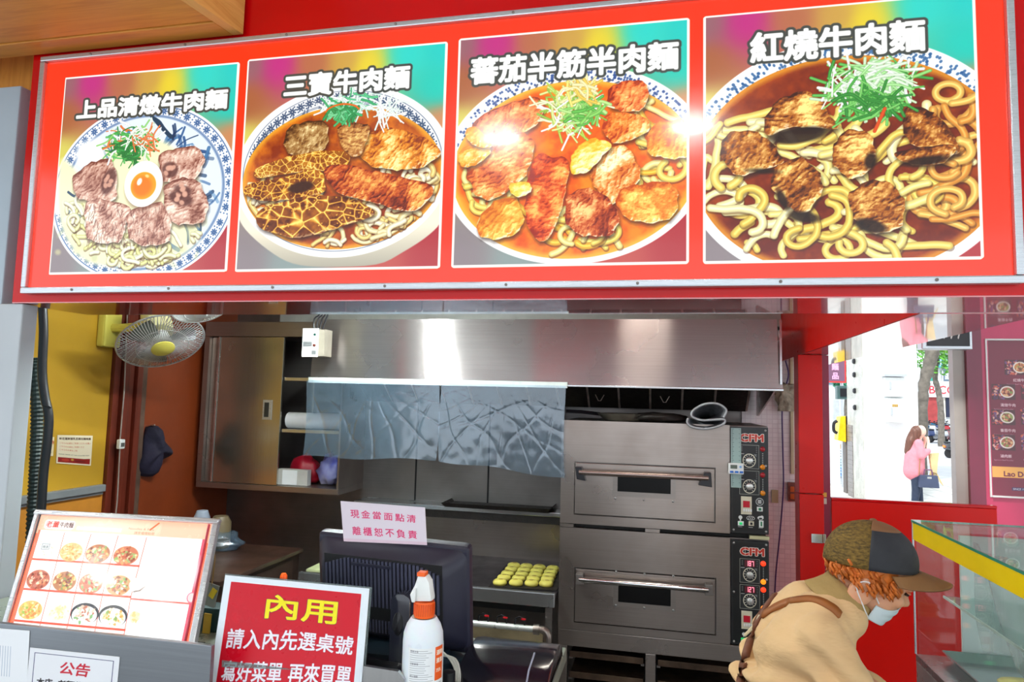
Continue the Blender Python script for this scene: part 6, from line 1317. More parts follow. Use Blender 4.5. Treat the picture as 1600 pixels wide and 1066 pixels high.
# ------------------------------------------------------------------ neighbouring shop front
SY = 3.45
t = thing('shop_facade', 'maroon neighbouring shop front with a framed dish board at the far right', 'shop front', (1.6, SY, 0))
sx = lambda px, py=650, y=SY: U(px, py, 'y', y)[0]
GM = P('grey_stone_column', (176, 172, 164), 0.4, var=0.06, scale=6)
MA = P('maroon_enamel', (126, 22, 58), 0.14, var=0.05, coat=0.4); PK = P('raspberry_enamel', (206, 54, 100), 0.2, var=0.05, coat=0.3)
MB().box(sx(1494), sx(1513)-0.001, SY+0.02, SY+0.07, 0, 1.93).build('stone_column', GM, t)
MB().box(sx(1513), sx(1537), SY, SY+0.08, 0, 2.4).build('maroon_post', MA, t)
MB().box(sx(1537)+0.001, sx(1549, 650), SY+0.01, SY+0.08, 0, 2.4).build('raspberry_post', PK, t)
MB().box(sx(1549)+0.001, 2.6, SY+0.02, SY+0.08, 0, 2.4).build('raspberry_panel', PK, t)
bx0, bx1 = sx(1547, 650), sx(1547)+0.62; bz1 = U(1580, 532, 'y', SY)[2]; bz0 = U(1580, 776, 'y', SY)[2]
BC = Canvas(620*2, 1000, (128, 18, 52)); BH = 1000/(bz1-bz0); BWp = (bx1-bx0)*BH; BC = Canvas(int(BWp), 1000, (128, 18, 52))
pb = lambda px, py: ((U(px, py, 'y', SY)[0]-bx0)*BH, (bz1-U(px, py, 'y', SY)[2])*BH)
def bowl_photo(x0, y0, x1, y1, k):
    (a, b), (c, d) = pb(x0, y0), pb(x1, y1); BC.rect(a, b, c, d, (86, 26, 36), 4)
    for i in range(60): BC.ell(rnd(a+6, a+(c-a)*0.5), rnd(b+6, d-6), rnd(4, 12), rnd(3, 8), ['#a83848', '#d86048', '#5a2c50', '#e8b0a0', '#7a4a80'][i % 5], rnd(0, 3), 2)
    cx, cy = a+(c-a)*0.66, (b+d)/2; rx = (d-b)*0.42; BC.ell(cx, cy, rx, rx*0.9, (246, 238, 226)); BC.ell(cx, cy, rx*0.8, rx*0.7, ['#d8924a', '#c87050', '#9aa858', '#b86a4a'][k % 4])
    for i in range(26): th = rnd(0, 6.28); q_ = rnd(0, 0.7)*rx; BC.ell(cx+q_*math.cos(th), cy+q_*math.sin(th)*0.85, rnd(5, 12), rnd(4, 9), ['#a85838', '#f0c890', '#8aa04c', '#e8a070', '#7a3424'][i % 5], rnd(0, 3), 2)
for r, (ya, yb) in enumerate(((562, 586), (600, 625), (640, 665), (679, 705))):
    for c_ in range(3):
        xa = (1572 if r == 0 else 1552)+c_*46; bowl_photo(xa, ya, xa+38, yb, r+c_)
        x_, y_ = pb(xa+14, yb+8); BC.text(('紅燒牛肉', '清燉牛肉', '番茄牛肉', '滷肉飯')[(r+c_) % 4], x_, y_+8, 22, (240, 226, 226), bold=1.2)
        x_, y_ = pb(xa+4, yb+13); BC.text('Signature Beef Noodles', x_, y_+8, 11, (226, 200, 206), bold=0.4, width=110)
x_, y_ = pb(1549, 729); x2_, y2_ = pb(1640, 750); BC.rect(0, y_, BWp, y2_, (255, 190, 90)); xt, yt = pb(1571, 746); BC.text('Lao Dong', xt, yt-4, (y2_-y_)*0.66, (120, 30, 50), bold=2)
xt, yt = pb(1586, 766); BC.rect(xt-6, yt-14, xt+90, yt+6, (60, 40, 90)); BC.text('SINCE 1952', xt, yt+2, 17, (255, 250, 250), bold=0.8)
card('dish_board', [(bx0, SY+0.0175, bz1), (bx1, SY+0.0175, bz1), (bx1, SY+0.0175, bz0), (bx0, SY+0.0175, bz0)], 0.002, print_mat('dish_board_print', BC.image('dish_board_print'), 0.2, coat=0.5), MA, t)
for (a, b_, c_, d_) in ((bx0-0.008, bx0, bz0-0.008, bz1+0.008), (bx0+0.0002, bx1, bz1, bz1+0.008), (bx0+0.0002, bx1, bz0-0.008, bz0)): MB().box(a, b_, SY+0.004, SY+0.0195, c_, d_).build('board_frame', M['white_plastic'], t, bevel=0.002)
# hanging shop sign over the passage
x0, x1, z0, z1 = R2(1440, 500, 1519, 546, 3.30)
t = thing('hanging_shop_sign', 'dark shop sign with a pale metal frame hanging over the passage outside', 'sign', (x0, 3.3, z0))
MB().box(x0, x1, 3.30, 3.36, z0, z1+0.2).build('frame', M['alu'], t, bevel=0.004)
x0b, x1b = x0+0.02, x1-0.012
HC = Canvas(300, 240, (38, 40, 44))
for i in range(5): HC.stroke(smoothc([(20+i*50, 210), (60+i*50, 130+20*(i % 2)), (30+i*56, 60), (110+i*40, 30)], 5), 5, (190, 192, 190), 0.8)
card('sign_face', [(x0b, 3.294, z1+0.18), (x1b, 3.294, z1+0.18), (x1b, 3.294, z0+0.014), (x0b, 3.294, z0+0.014)], 0.004, print_mat('hanging_sign_print', HC.image('hanging_sign_print'), 0.4), M['black_plastic'], t)
MB().box(x1-0.05, x1-0.02, 3.32, 3.34, z1+0.201, 2.999).box(x0+0.02, x0+0.05, 3.32, 3.34, z1+0.201, 2.999).build('hanger', M['alu'], t)

# ------------------------------------------------------------------ the street beyond
PV = tile_mat('pale_pavers', (206, 206, 202), (170, 170, 168), 0.6, 0.6, 'xy', 0.4, 0.5)
sb('floor_pavement', 0.76, 40, -3.2, 15.8, -0.08, -0.001, PV)
sb('floor_road', -4, 90, 15.82, 62, -0.16, -0.05, P('asphalt', (196, 198, 202), 0.7, var=0.1, scale=2))
t = thing('white_pillar', 'broad white arcade pillar with meter boxes standing on the pavement outside', 'pillar', (3.6, 12.6, 0)); t['kind'] = 'structure'
py = 12.4; pxa, pxb = U(1351, 700, 'y', py)[0], U(1436, 700, 'y', py)[0]
MB().box(pxa, pxb, py, py+1.0, 0, 5.2).build('shaft', P('white_tiles', (240, 244, 244), 0.3, var=0.03, scale=3), t)
MB().box(pxa-0.012, pxa-0.0005, py+0.02, py+1.0, 0, 5.2).build('marble_side', P('grey_marble', (186, 186, 176), 0.3, var=0.2, scale=4), t)
MB().box(pxa-0.02, pxa-0.0125, py+0.66, py+1.0, 0, 1.25).build('brick_base', tile_mat('brown_brick', (120, 112, 108), (80, 74, 70), 0.3, 0.1, 'yz', 0.5), t)
for (x0_, y0_, x1_, y1_, nm) in ((1380, 590, 1410, 620, 'meter_box'), (1382, 623, 1410, 660, 'meter_box')):
    a, b_, c_, d_ = R2(x0_, y0_, x1_, y1_, py); MB().box(a, b_, py-0.10, py-0.001, c_, d_).build(nm, M['white_plastic'], t, bevel=0.008)
    MB().box(a+0.06, a+0.09, py-0.125, py-0.101, c_+0.12, c_+0.24).build('latch', M['alu'], t)
a, b_, c_, d_ = R2(1377, 585, 1412, 589, py); MB().box(a, b_, py-0.16, py-0.001, c_, d_).build('box_hood', M['alu'], t)
a, b_, c_, d_ = R2(1391, 632, 1400, 636, py); MB().box(a, b_, py-0.104, py-0.1005, c_, d_).build('small_label', P('amber_label', (200, 160, 60), 0.5, col2='#50505a', scale=12), t)
for k, yy in enumerate((565, 586, 611, 637)):
    q = U(1337+k*0.6, yy, 'y', py+0.5); MB().lathe([(0.045, 0), (0.05, 0.02), (0.03, 0.04), (0, 0.04)], (pxa-0.0125, py+0.45, q[2]), 14, RY(-90)).build('wall_lamp_disc', M['black_plastic'], t, smooth=True)
# phone post with yellow telephone, devices and crates left of the pillar
kx = lambda px, y: U(px, 650, 'y', y)[0]
ky = 13.6
t = thing('public_telephone', 'yellow public telephone with a black handset on a dark post outside', 'telephone', (kx(1318, ky), ky, 0))
a, b_, c_, d_ = R2(1309, 650, 1322, 691, ky); MB().prism([(a, c_+0.03), (b_, c_), (b_, d_), (a+0.05, d_-0.02)], 'y', ky, ky+0.3).build('body', P('telephone_yellow', (246, 196, 20), 0.3), t, bevel=0.01)
a2, b2, _, _ = R2(1322, 650, 1331, 691, ky); MB().box(b_+0.002, b2, ky-0.02, ky+0.32, c_, d_).build('dark_side', M['black_plastic'], t, bevel=0.01)
MB().tube(smoothc([U(1308, 658, 'y', ky-0.02), U(1303, 662, 'y', ky-0.02), U(1303, 673, 'y', ky-0.02), U(1308, 677, 'y', ky-0.02)], 5), 0.028, 8).build('handset', M['black_plastic'], t, smooth=True)
MB().box(b_, b2-0.02, ky+0.05, ky+0.25, 0, c_-0.002).build('post', P('brown_post', (96, 88, 84), 0.5), t)
a, b_, c_, d_ = R2(1309, 603, 1332, 624, ky); t = thing('device_box', 'dark square device box fixed above the yellow telephone', 'device', (a, ky, c_)); MB().box(a, b_, ky+0.04, ky+0.2, c_, d_).build('casing', P('teal_grey_box', (70, 96, 96), 0.4), t, bevel=0.01); MB().box(a+0.05, b_-0.06, ky+0.02, ky+0.038, c_+0.05, d_-0.05).build('screen', M['black_plastic'], t)
MB().box(b_-0.05, b_-0.02, ky+0.1, ky+0.14, 1.2, c_-0.001).build('bracket_pole', M['alu'], t)
a, b_, c_, d_ = R2(1290, 560, 1322, 598, 14.5); t = thing('street_sign', 'purple shop sign with a red edge outside beyond the red post', 'sign', (a, 14.5, c_))
SG = Canvas(200, 240, (116, 80, 104)); SG.text('麵', 60, 110, 70, (240, 170, 210), bold=3); SG.text('品', 60, 200, 70, (240, 170, 210), bold=3); SG.rect(186, 0, 200, 240, (226, 50, 50)); SG.rect(0, 226, 200, 240, (226, 50, 50))
card('sign_face', [(a, 14.5, d_), (b_, 14.5, d_), (b_, 14.5, c_), (a, 14.5, c_)], 0.12, print_mat('street_sign_print', SG.image('street_sign_print'), 0.4), M['red_paint'], t); MB().tube([(b_-0.04, 14.68, 0), (b_-0.04, 14.68, d_)], 0.03, 8).build('pole', M['alu'], t)
a, b_, c_, d_ = R2(1287, 690, 1318, 704, 17.2)
t = thing('cardboard_stack', 'flattened cardboard lying on top of the stacked crates outside', 'cardboard', (a, 17.2, 0.62)); 
zt_ = 0.62
for k in range(3): MB().box(a+0.02*k, b_-0.03*k, 17.01, 17.49, zt_+k*0.035, zt_+0.03+k*0.035).build('sheet', P('cardboard', (190, 160, 120), 0.7), t)
cr0 = None
for k, nm in enumerate(('lowest blue plastic crate of the stack outside', 'middle pale blue crate of the stack outside', 'top pale crate of the stack outside under the cardboard')):
    cr = thing('plastic_crate', nm, 'crate', ((a+b_)/2, 17.25, k*0.205), (0, 0, 0), group='crates outside'); mcol = (P('blue_crate', (40, 150, 230), 0.4), P('pale_blue_crate', (150, 196, 214), 0.4), P('white_crate', (206, 216, 220), 0.4))[k]
    m_ = MB(); W2 = (b_-a)/2
    for zz in (0.0, 0.06, 0.12, 0.18): m_.box(-W2, W2, -0.25, -0.235, zz, zz+0.022).box(-W2, W2, 0.235, 0.25, zz, zz+0.022).box(-W2, -W2+0.015, -0.235, 0.235, zz, zz+0.022).box(W2-0.015, W2, -0.235, 0.235, zz, zz+0.022)
    for j in range(7): x = -W2+0.01+j*(2*W2-0.03)/6; m_.box(x, x+0.012, -0.252, -0.2505, 0, 0.2)
    m_.build('lattice_body', mcol, cr); MB().box(-W2+0.016, W2-0.016, -0.23, 0.23, 0.001, 0.012).build('crate_floor', mcol, cr)
# meter cupboard and shrub behind
a, b_, c_, d_ = R2(1290, 612, 1312, 690, 15.2); o = MB().box(a-0.4, b_, 15.2, 15.5, 0, d_).build('utility_cupboard', P('pale_cupboard', (214, 222, 224), 0.5), bevel=0.01); tag(o, 'pale utility cupboard outside behind the yellow telephone', 'cupboard')
def leafball(mb, c, r, n, sz, seed):
    rs = np.random.RandomState(seed)
    for i in range(n):
        d_ = rs.normal(size=3); d_ /= np.linalg.norm(d_); k = rs.rand()**0.4; p = Vector(c)+Vector((d_[0]*r[0]*k, d_[1]*r[1]*k, d_[2]*r[2]*k)); a_ = Vector(rs.normal(size=3)).normalized(); b_ = a_.orthogonal().normalized(); s_ = sz*(0.6+0.8*rs.rand())
        mb.add([p-a_*s_, p+b_*s_*0.5, p+a_*s_, p-b_*s_*0.5], [(0, 1, 2, 3)])
LF = [P('leaf_green', (96, 160, 60), 0.5, var=0.4, scale=3, sss=0.2), P('bright_leaf_green', (150, 200, 90), 0.5, var=0.4, scale=3, sss=0.2), P('teal_leaf', (70, 150, 120), 0.5, var=0.4, scale=3)]
BK = P('tree_bark', (104, 98, 90), 0.8, var=0.4, scale=6, bmp=0.6, bscale=20)
def tree(label, pts, r0, r1, crowns, m, seed, twigs=0):
    t = thing('street_tree', label, 'tree', (pts[0][0], pts[0][1], 0)); sp_ = smoothc(pts, 5)
    MB().tube(sp_, [r0+(r1-r0)*i/(len(sp_)-1)+0.012*math.sin(i*2.1) for i in range(len(sp_))], 12).build('trunk', BK, t, smooth=True)
    lb = MB()
    for i, (c, r, n) in enumerate(crowns): leafball(lb, c, r, n, 0.13, seed+i)
    o = lb.build('foliage', m, t); o['kind'] = 'stuff'
    return t
ty = 16.4; tp = [U(1441, 668, 'y', ty), U(1442, 640, 'y', ty), U(1444, 600, 'y', ty), U(1452, 570, 'y', ty), U(1458, 545, 'y', ty), U(1466, 500, 'y', ty), U(1470, 440, 'y', ty)]
tp[0] = (tp[0][0]-0.02, ty, -0.05)
tree('street tree with a thick leaning grey trunk behind the white pillar', tp, 0.085, 0.16, [(U(1475, 500, 'y', ty+1), (1.6, 1.2, 0.75), 1300), (U(1450, 500, 'y', ty+2), (1.2, 1.0, 0.7), 700), (U(1500, 470, 'y', ty), (1.2, 1.0, 0.9), 700)], LF[1], 3)
ty2 = 34; tp = [(U(1470, 660, 'y', ty2)[0], ty2, -0.05), U(1470, 640, 'y', ty2), U(1466, 610, 'y', ty2), U(1461, 590, 'y', ty2), U(1464, 560, 'y', ty2)]
tree('slim street tree across the road before the teal sign', tp, 0.14, 0.10, [(U(1466, 555, 'y', ty2), (1.6, 1.2, 0.9), 500), (U(1490, 548, 'y', ty2), (1.3, 1.2, 0.7), 300)], LF[0], 9)
tree('green tree left of the white pillar behind the purple sign', [(U(1326, 640, 'y', 22)[0], 22, -0.05), U(1326, 620, 'y', 22), U(1325, 570, 'y', 22)], 0.14, 0.1, [(U(1326, 575, 'y', 22), (0.5, 0.6, 0.9), 500)], LF[2], 15)
# buildings across the road
def facade(name, label, px0, px1, py0, y, mcol, fn):
    a, b_ = kx(px0, y), kx(px1, y); z1 = U((px0+px1)/2, py0, 'y', y)[2]; t = thing(name, label, 'building', (a, y, -0.05)); MB().box(a, b_, y, y+4, -0.05, z1).build('wall', mcol, t); fn(t, a, b_, z1, y); return t
WGL = P('window_glass_blue', (90, 120, 140), 0.15)
def f1(t, a, b_, z1, y):
    for r in range(6):
        for c_ in range(6):
            x = a+0.4+c_*(b_-a-0.6)/6; z = 3.4+r*1.5
            if z+0.9 < z1: w_ = MB().box(x, x+(b_-a)/6*0.55, y-0.05, y-0.001, z, z+0.9).build('window', M['alu'], t); MB().box(x+0.06, x+(b_-a)/6*0.55-0.06, y-0.07, y-0.0505, z+0.06, z+0.84).build('pane', WGL, w_)
    for (p0, p1, q0, q1, col_, nm) in ((1440, 1466, 618, 662, (160, 60, 60), 'red_shutter'), (1466, 1478, 622, 655, (220, 214, 200), 'pale_shop_window'), (1478, 1488, 616, 652, (26, 34, 60), 'dark_doorway'), (1488, 1500, 618, 655, (200, 190, 196), 'pale_shop_window')):
        x0_, x1_, z0_, z1_ = R2(p0, q0, p1, q1, y-0.1); MB().box(x0_, x1_-0.02, y-0.1, y-0.001, max(0, z0_), z1_).build(nm, P(nm+'_paint', col_, 0.5, var=0.3, scale=2), t)
facade('street_building', 'pale building with shop signs across the road, seen right of the leaning tree', 1436, 1600, 470, 46, P('pale_render', (206, 212, 214), 0.6), f1)
facade('street_building', 'grey building across the road seen left of the white pillar', 1250, 1345, 500, 46, P('cool_render', (190, 206, 206), 0.6), lambda t, a, b_, z1, y: [MB().box(a+0.5+k*1.2, a+1.3+k*1.2, y-0.06, y-0.001, 3+j*1.6, 4+j*1.6).build('window', WGL, t) for k in range(3) for j in range(4)])
def signboard(px, y, col, txt, tcol, label, w_=400, h_=160, bold=3):
    a, b_, c_, d_ = R2(*px, y); cv = Canvas(w_, h_, col); cv.text(txt, w_*0.08, h_*0.78, h_*0.7, tcol, bold=bold, width=w_*0.84)
    t = thing('shop_signboard', label, 'sign', (a, y, c_)); card('sign_face', [(a, y, d_), (b_, y, d_), (b_, y, c_), (a, y, c_)], 0.25, print_mat('board_'+label[:6], cv.image('board_'+label[:6]), 0.4), M['white_plastic'], t); return t
signboard((1447, 596, 1496, 621), 45.74, (236, 236, 236), 'BICO', (206, 60, 70), 'white shop signboard with red letters across the road')
signboard((1466, 558, 1496, 575), 45.74, (60, 150, 160), '川味館', (230, 244, 244), 'teal shop signboard with white characters across the road')
signboard((1474, 577, 1492, 596), 45.74, (90, 110, 128), '營業', (200, 210, 220), 'grey blue panel sign below the teal signboard across the road', 160, 160)
signboard((1452, 563, 1463, 595), 45.74, (40, 160, 140), '茶', (230, 240, 236), 'narrow green upright sign across the road by the slim tree', 100, 260, 2)
# scooters
SM = [P('scooter_paint_%d' % i, c_, 0.25, coat=0.4) for i, c_ in enumerate(((40, 60, 110), (170, 40, 50), (60, 64, 70), (210, 214, 220), (30, 110, 150)))]
TYR = P('tyre_rubber', (24, 24, 26), 0.7)
def scooter(loc, rz, k, label, group=None):
    t = thing('motor_scooter', label, 'scooter', loc, (0, 0, rz), group=group)
    for x in (-0.48, 0.48): MB().lathe([(0.0, -0.04), (0.12, -0.04), (0.19, -0.045), (0.2, 0), (0.19, 0.045), (0.12, 0.04), (0, 0.04)], (x, 0, 0.2), 14, RX(90)).build('wheel', TYR, t, smooth=True)
    MB().prism([(-0.68, 0.42), (-0.6, 0.62), (-0.1, 0.60), (-0.02, 0.34), (0.26, 0.26), (0.34, 0.78), (0.42, 0.86), (0.5, 0.62), (0.56, 0.36), (0.34, 0.28), (0.26, 0.18), (-0.1, 0.18), (-0.3, 0.3), (-0.62, 0.34)], 'y', -0.13, 0.13).build('body_shell', SM[k], t, bevel=0.03)
    MB().box(-0.64, -0.08, -0.12, 0.12, 0.605, 0.68).build('seat', M['black_plastic'], t, bevel=0.03)
    MB().tube([(0.34, -0.27, 0.88), (0.38, -0.1, 0.86), (0.38, 0.1, 0.86), (0.34, 0.27, 0.88)], 0.02, 6).build('handlebar', M['black_plastic'], t); MB().lathe([(0.07, 0), (0.05, 0.04), (0, 0.05)], (0.46, 0, 0.72), 10, RY(90)).build('headlight', M['white_plastic'], t)
    for s_ in (-0.2, 0.2): MB().ell((0.36, s_, 0.98), (0.012, 0.055, 0.035), None, 8, 5).build('mirror', M['black_plastic'], t)
    return t
for i in range(11):
    px = (1446, 1464, 1483, 1502)[i % 4]+(0, 6, -2)[i//4]; yy = 38+3.2*(i//4); x = kx(px, yy); scooter((x, yy, -0.05), math.radians(95+8*math.sin(i*2)), (0, 3, 1, 2, 4)[i % 5], ('%s scooter in the row parked across the road, %s from the leaning trunk' % (('dark blue', 'white', 'red', 'grey', 'teal')[i % 5], ('first', 'second', 'third', 'fourth', 'fifth', 'sixth', 'seventh', 'eighth', 'ninth', 'tenth', 'eleventh')[i])), 'parked scooters across the road')
sxy = U(1484, 712, 'z', -0.05)
ms = scooter((U(1501, 712, 'y', 26)[0], 26.0, -0.05), math.radians(15), 2, 'scooter with an orange tail light being ridden along the road')
# ------------------------------------------------------------------ figures grown from joined tapered forms
def cap_rings(mb, pts, sc=(1, 1, 1)):
    """tapered limb: points with radii; every end is rounded"""
    for (p, r), (q, s) in zip(pts[:-1], pts[1:]):
        p, q = Vector(p), Vector(q); d = (q-p); L = d.length; d = d.normalized() if L > 1e-6 else Vector((0, 0, 1)); u = d.orthogonal().normalized(); w_ = d.cross(u); rings = []
        for k in range(5): a = -math.pi/2+math.pi/2*k/4+1e-3; rings.append((p+d*r*math.sin(a), r*math.cos(a)))
        for k in range(5): a = math.pi/2*k/4-1e-3; rings.append((q+d*s*math.sin(a), s*math.cos(a)))
        mb.loft([[c+rr_*(math.cos(t_)*u+math.sin(t_)*w_) for t_ in [2*math.pi*j/16 for j in range(16)]] for c, rr_ in rings])
    return mb
def fuse(mb, name, m, parent, voxel, smooth_it=6, disp=None):
    me = bpy.data.meshes.new(name); me.from_pydata([tuple(v) for v in mb.v], [], mb.f); bm = bmesh.new(); bm.from_mesh(me); bmesh.ops.recalc_face_normals(bm, faces=bm.faces); bm.to_mesh(me); bm.free()
    o = bpy.data.objects.new(name+'_raw', me); COL.objects.link(o)
    r = o.modifiers.new('r', 'REMESH'); r.mode = 'VOXEL'; r.voxel_size = voxel; r.adaptivity = 0
    s_ = o.modifiers.new('s', 'SMOOTH'); s_.iterations = smooth_it; s_.factor = 0.5
    dg = bpy.context.evaluated_depsgraph_get(); nm = bpy.data.meshes.new_from_object(o.evaluated_get(dg)); bpy.data.objects.remove(o)
    if disp:
        nm.calc_loop_triangles(); no = [v.normal.copy() for v in nm.vertices]
        for v, n_ in zip(nm.vertices, no): v.co = v.co+n_*disp(v.co)
    off = _off(parent)
    if off.length: nm.transform(Matrix.Translation(-off))
    nm.materials.clear(); nm.materials.append(m); nm.polygons.foreach_set('use_smooth', [True]*len(nm.polygons)); nm.name = name
    f = bpy.data.objects.new(name, nm); COL.objects.link(f); f.parent = parent; return f
from mathutils.bvhtree import BVHTree
PY = 1.9
Q = lambda px, py, dy=0.0: Vector(U(px, py, 'y', PY))+Vector((0, dy, 0))
W = thing('person', 'stooping worker in a beige jacket, brown cap and pale face mask beside the glass case', 'person', (0.40, PY, 0.0))
SKIN = P('skin', (222, 164, 128), 0.5, var=0.08, scale=12, sss=0.35); JK = P('beige_jacket_cloth', (222, 184, 134), 0.75, var=0.08, scale=5, bmp=0.9, bscale=11, sheen=0.1, stretch=(0.7, 1, 2.2))
TRS = P('dark_trousers', (44, 44, 54), 0.85, var=0.2); SHO = P('black_shoes', (26, 26, 28), 0.5)
# head frame
TH = math.radians(30); HC_ = Q(1356, 897); F_ = Vector((math.cos(TH), 0, -math.sin(TH))); UP_ = Vector((math.sin(TH), 0, math.cos(TH))); Y_ = Vector((0, 1, 0)); HM = Matrix((F_, Y_, UP_)).transposed()
H = lambda f, s, u: HC_+F_*f+Y_*s+UP_*u
b = MB()
b.ell(H(0.003, 0, 0.015), (0.090, 0.068, 0.085), HM, 20, 12); b.ell(H(0.040, 0, -0.040), (0.054, 0.054, 0.056), HM, 18, 10); b.ell(H(0.062, 0, -0.070), (0.026, 0.028, 0.020), HM)
cap_rings(b, [(H(0.086, 0, 0.010), 0.008), (H(0.104, 0, -0.013), 0.0105)]); b.ell(H(0.098, 0.008, -0.018), (0.010, 0.008, 0.007), HM); b.ell(H(0.098, -0.008, -0.018), (0.010, 0.008, 0.007), HM)
for s_ in (-1, 1):
    b.ell(H(0.078, 0.026*s_, 0.021), (0.016, 0.020, 0.007), HM); b.ell(H(0.066, 0.036*s_, -0.018), (0.024, 0.018, 0.020), HM)
    b.ell(H(-0.020, 0.069*s_, -0.030), (0.015, 0.007, 0.027), HM@RY(12)); b.ell(H(-0.018, 0.073*s_, -0.016), (0.012, 0.007, 0.012), HM); b.ell(H(-0.014, 0.064*s_, -0.045), (0.03, 0.010, 0.03), HM)
cap_rings(b, [(H(-0.02, 0, -0.05), 0.045), (Q(1318, 945), 0.046), (Q(1290, 965), 0.05)])
SH = {-1: Q(1262, 975, -0.12), 1: Q(1275, 972, 0.12)}; EL = {-1: Q(1318, 1092, -0.165), 1: Q(1345, 1085, 0.15)}; WR = {-1: Q(1392, 1122, -0.07), 1: Q(1408, 1118, 0.07)}
for s_ in (-1, 1):
    cap_rings(b, [(EL[s_], 0.034), (WR[s_], 0.022)]); d = (WR[s_]-EL[s_]).normalized(); side = Vector((0, -s_, 0)); up = d.cross(side).normalized()
    if up.z < 0: up = -up
    pc_ = WR[s_]+d*0.04; cap_rings(b, [(WR[s_], 0.021), (WR[s_]+d*0.02, 0.023)])
    for k in range(4):
        o_ = side*(0.024-0.015*k); r0 = WR[s_]+d*0.012+o_*0.8; r1 = WR[s_]+d*0.058+o_; L = (0.030, 0.034, 0.032, 0.024)[k]; k1 = r1+d*L*0.95-up*0.006; k2 = k1+d*L*0.55-up*L*0.65; k3 = k2+d*L*0.2-up*L*0.6
        cap_rings(b, [(r0, 0.011), (r1, 0.0092), (k1, 0.0080), (k2, 0.0072), (k3, 0.0062)])
    tb = WR[s_]+d*0.015+side*0.022; cap_rings(b, [(tb, 0.010), (tb+d*0.025+side*0.018-up*0.008, 0.0092), (tb+d*0.05+side*0.020-up*0.022, 0.0074)])
fuse(b, 'body', SKIN, W, 0.0034, 4)
# jacket
j = MB()
for s_ in (-1, 1):
    dy = 0.055*s_; cap_rings(j, [(Q(1303, 958, dy*0.7), 0.064), (Q(1272, 972, dy), 0.088), (Q(1246, 1012, dy*1.2), 0.106), (Q(1232, 1080, dy), 0.118), (Q(1232, 1150, dy), 0.118), (Q(1240, 1205, dy), 0.118)])
    cap_rings(j, [(SH[s_], 0.064), (SH[s_]*0.5+EL[s_]*0.5, 0.060), (EL[s_], 0.053), (EL[s_]*0.35+WR[s_]*0.65, 0.040)])
cap_rings(j, [(SH[-1], 0.06), (SH[1], 0.06)])
def folds(p):
    a = 0.0; q = p-SH[-1]; t_ = (q.x*0.75-q.z*0.2)
    a += 0.020*math.sin((q.x*0.62+q.z*0.9)*80+6*mnoise.noise(p*6))*max(0, min(1, (Q(1300, 960).z-p.z)*7))*(0.4+0.6*abs(mnoise.noise(p*4+Vector((3, 0, 0)))*2))
    return a+0.007*mnoise.noise(p*14)+0.0025*mnoise.noise(Vector((p.x*50, p.y*22, p.z*30)))
JO = fuse(j, 'jacket', JK, W, 0.0065, 5, folds)
# collar
cl = []
for (cx_, cy_, r_, sq) in ((1300, 948, 0.086, 1.0), (1312, 940, 0.078, 1.0), (1322, 930, 0.069, 1.0), (1328, 922, 0.065, 1.0)):
    ax_ = (Q(1345, 905)-Q(1300, 950)).normalized(); u_ = Y_; v_ = ax_.cross(u_).normalized(); c_ = Q(cx_, cy_)
    cl.append([c_+r_*1.05*math.cos(a)*u_+r_*0.98*math.sin(a)*v_ for a in [2*math.pi*k/28 for k in range(28)]])
cm = MB(); cm.loft(cl, True, False); o = cm.build('collar', P('olive_beige_lining', (168, 138, 84), 0.85, bmp=0.2), W, smooth='all'); o.modifiers.new('th', 'SOLIDIFY').thickness = 0.008
# straps laid on the jacket
jb = BVHTree.FromPolygons([v.co+_off(W) for v in JO.data.vertices], [tuple(p.vertices) for p in JO.data.polygons])
def on_jacket(px, py, lift=0.003):
    o_ = Vector(CAM); d_ = (Vector(U(px, py, 'y', PY))-o_).normalized(); h = jb.ray_cast(o_, d_)
    return (h[0]+h[1]*lift, h[1]) if h[0] is not None else None
def strap(pts, w_, name, m):
    rows = []
    for px, py in smoothc(pts, 6):
        r = on_jacket(px, py)
        if r: rows.append(r)
    mb = MB(); rings = []
    for i, (p, n_) in enumerate(rows):
        t_ = (rows[min(i+1, len(rows)-1)][0]-rows[max(i-1, 0)][0]).normalized(); s_ = n_.cross(t_).normalized()*w_/2; n2 = n_*0.003; rings.append([p-s_-n2*1.6, p+s_-n2*1.6, p+s_+n2*0.6, p-s_+n2*0.6])
    if len(rings) > 2: mb.loft(rings).build(name, m, W, smooth='all')
BS = P('brown_strap', (152, 88, 34), 0.6, var=0.1); BS2 = P('dark_brown_strap', (112, 64, 40), 0.6, var=0.1)
strap([(1192, 962), (1215, 948), (1245, 938), (1275, 938), (1300, 950), (1312, 962)], 0.021, 'apron_strap', BS)
strap([(1214, 926), (1196, 950), (1183, 972), (1173, 1000), (1164, 1030), (1158, 1060), (1156, 1090)], 0.020, 'apron_back_strap', BS2)
cw = on_jacket(1188, 962)
if cw: 
    m_ = MB(); 
    for k in range(7): m_.tube([cw[0]+Vector((0.002*k, -0.004, 0)), cw[0]+Vector((-0.015-0.004*k, -0.010, -0.03-0.004*k))], 0.004, 5)
    m_.build('apron_tie', P('cream_knit_tie', (216, 204, 172), 0.9), W)
# apron bib under the chest and trousers
tr = MB()
for s_ in (-1, 1):
    hp = Q(1236, 1215, 0.055*s_); cap_rings(tr, [(hp, 0.100), (Vector((hp.x+0.03, hp.y+0.01*s_, 0.36)), 0.066), (Vector((hp.x-0.01, hp.y+0.015*s_, 0.055)), 0.044)])
fuse(tr, 'trousers', TRS, W, 0.009, 4)
for s_ in (-1, 1):
    hp = Q(1236, 1215, 0.055*s_); MB().ell((hp.x+0.03, hp.y+0.015*s_, 0.030), (0.10, 0.038, 0.029), None, 16, 8).build('shoe', SHO, W, smooth='all')
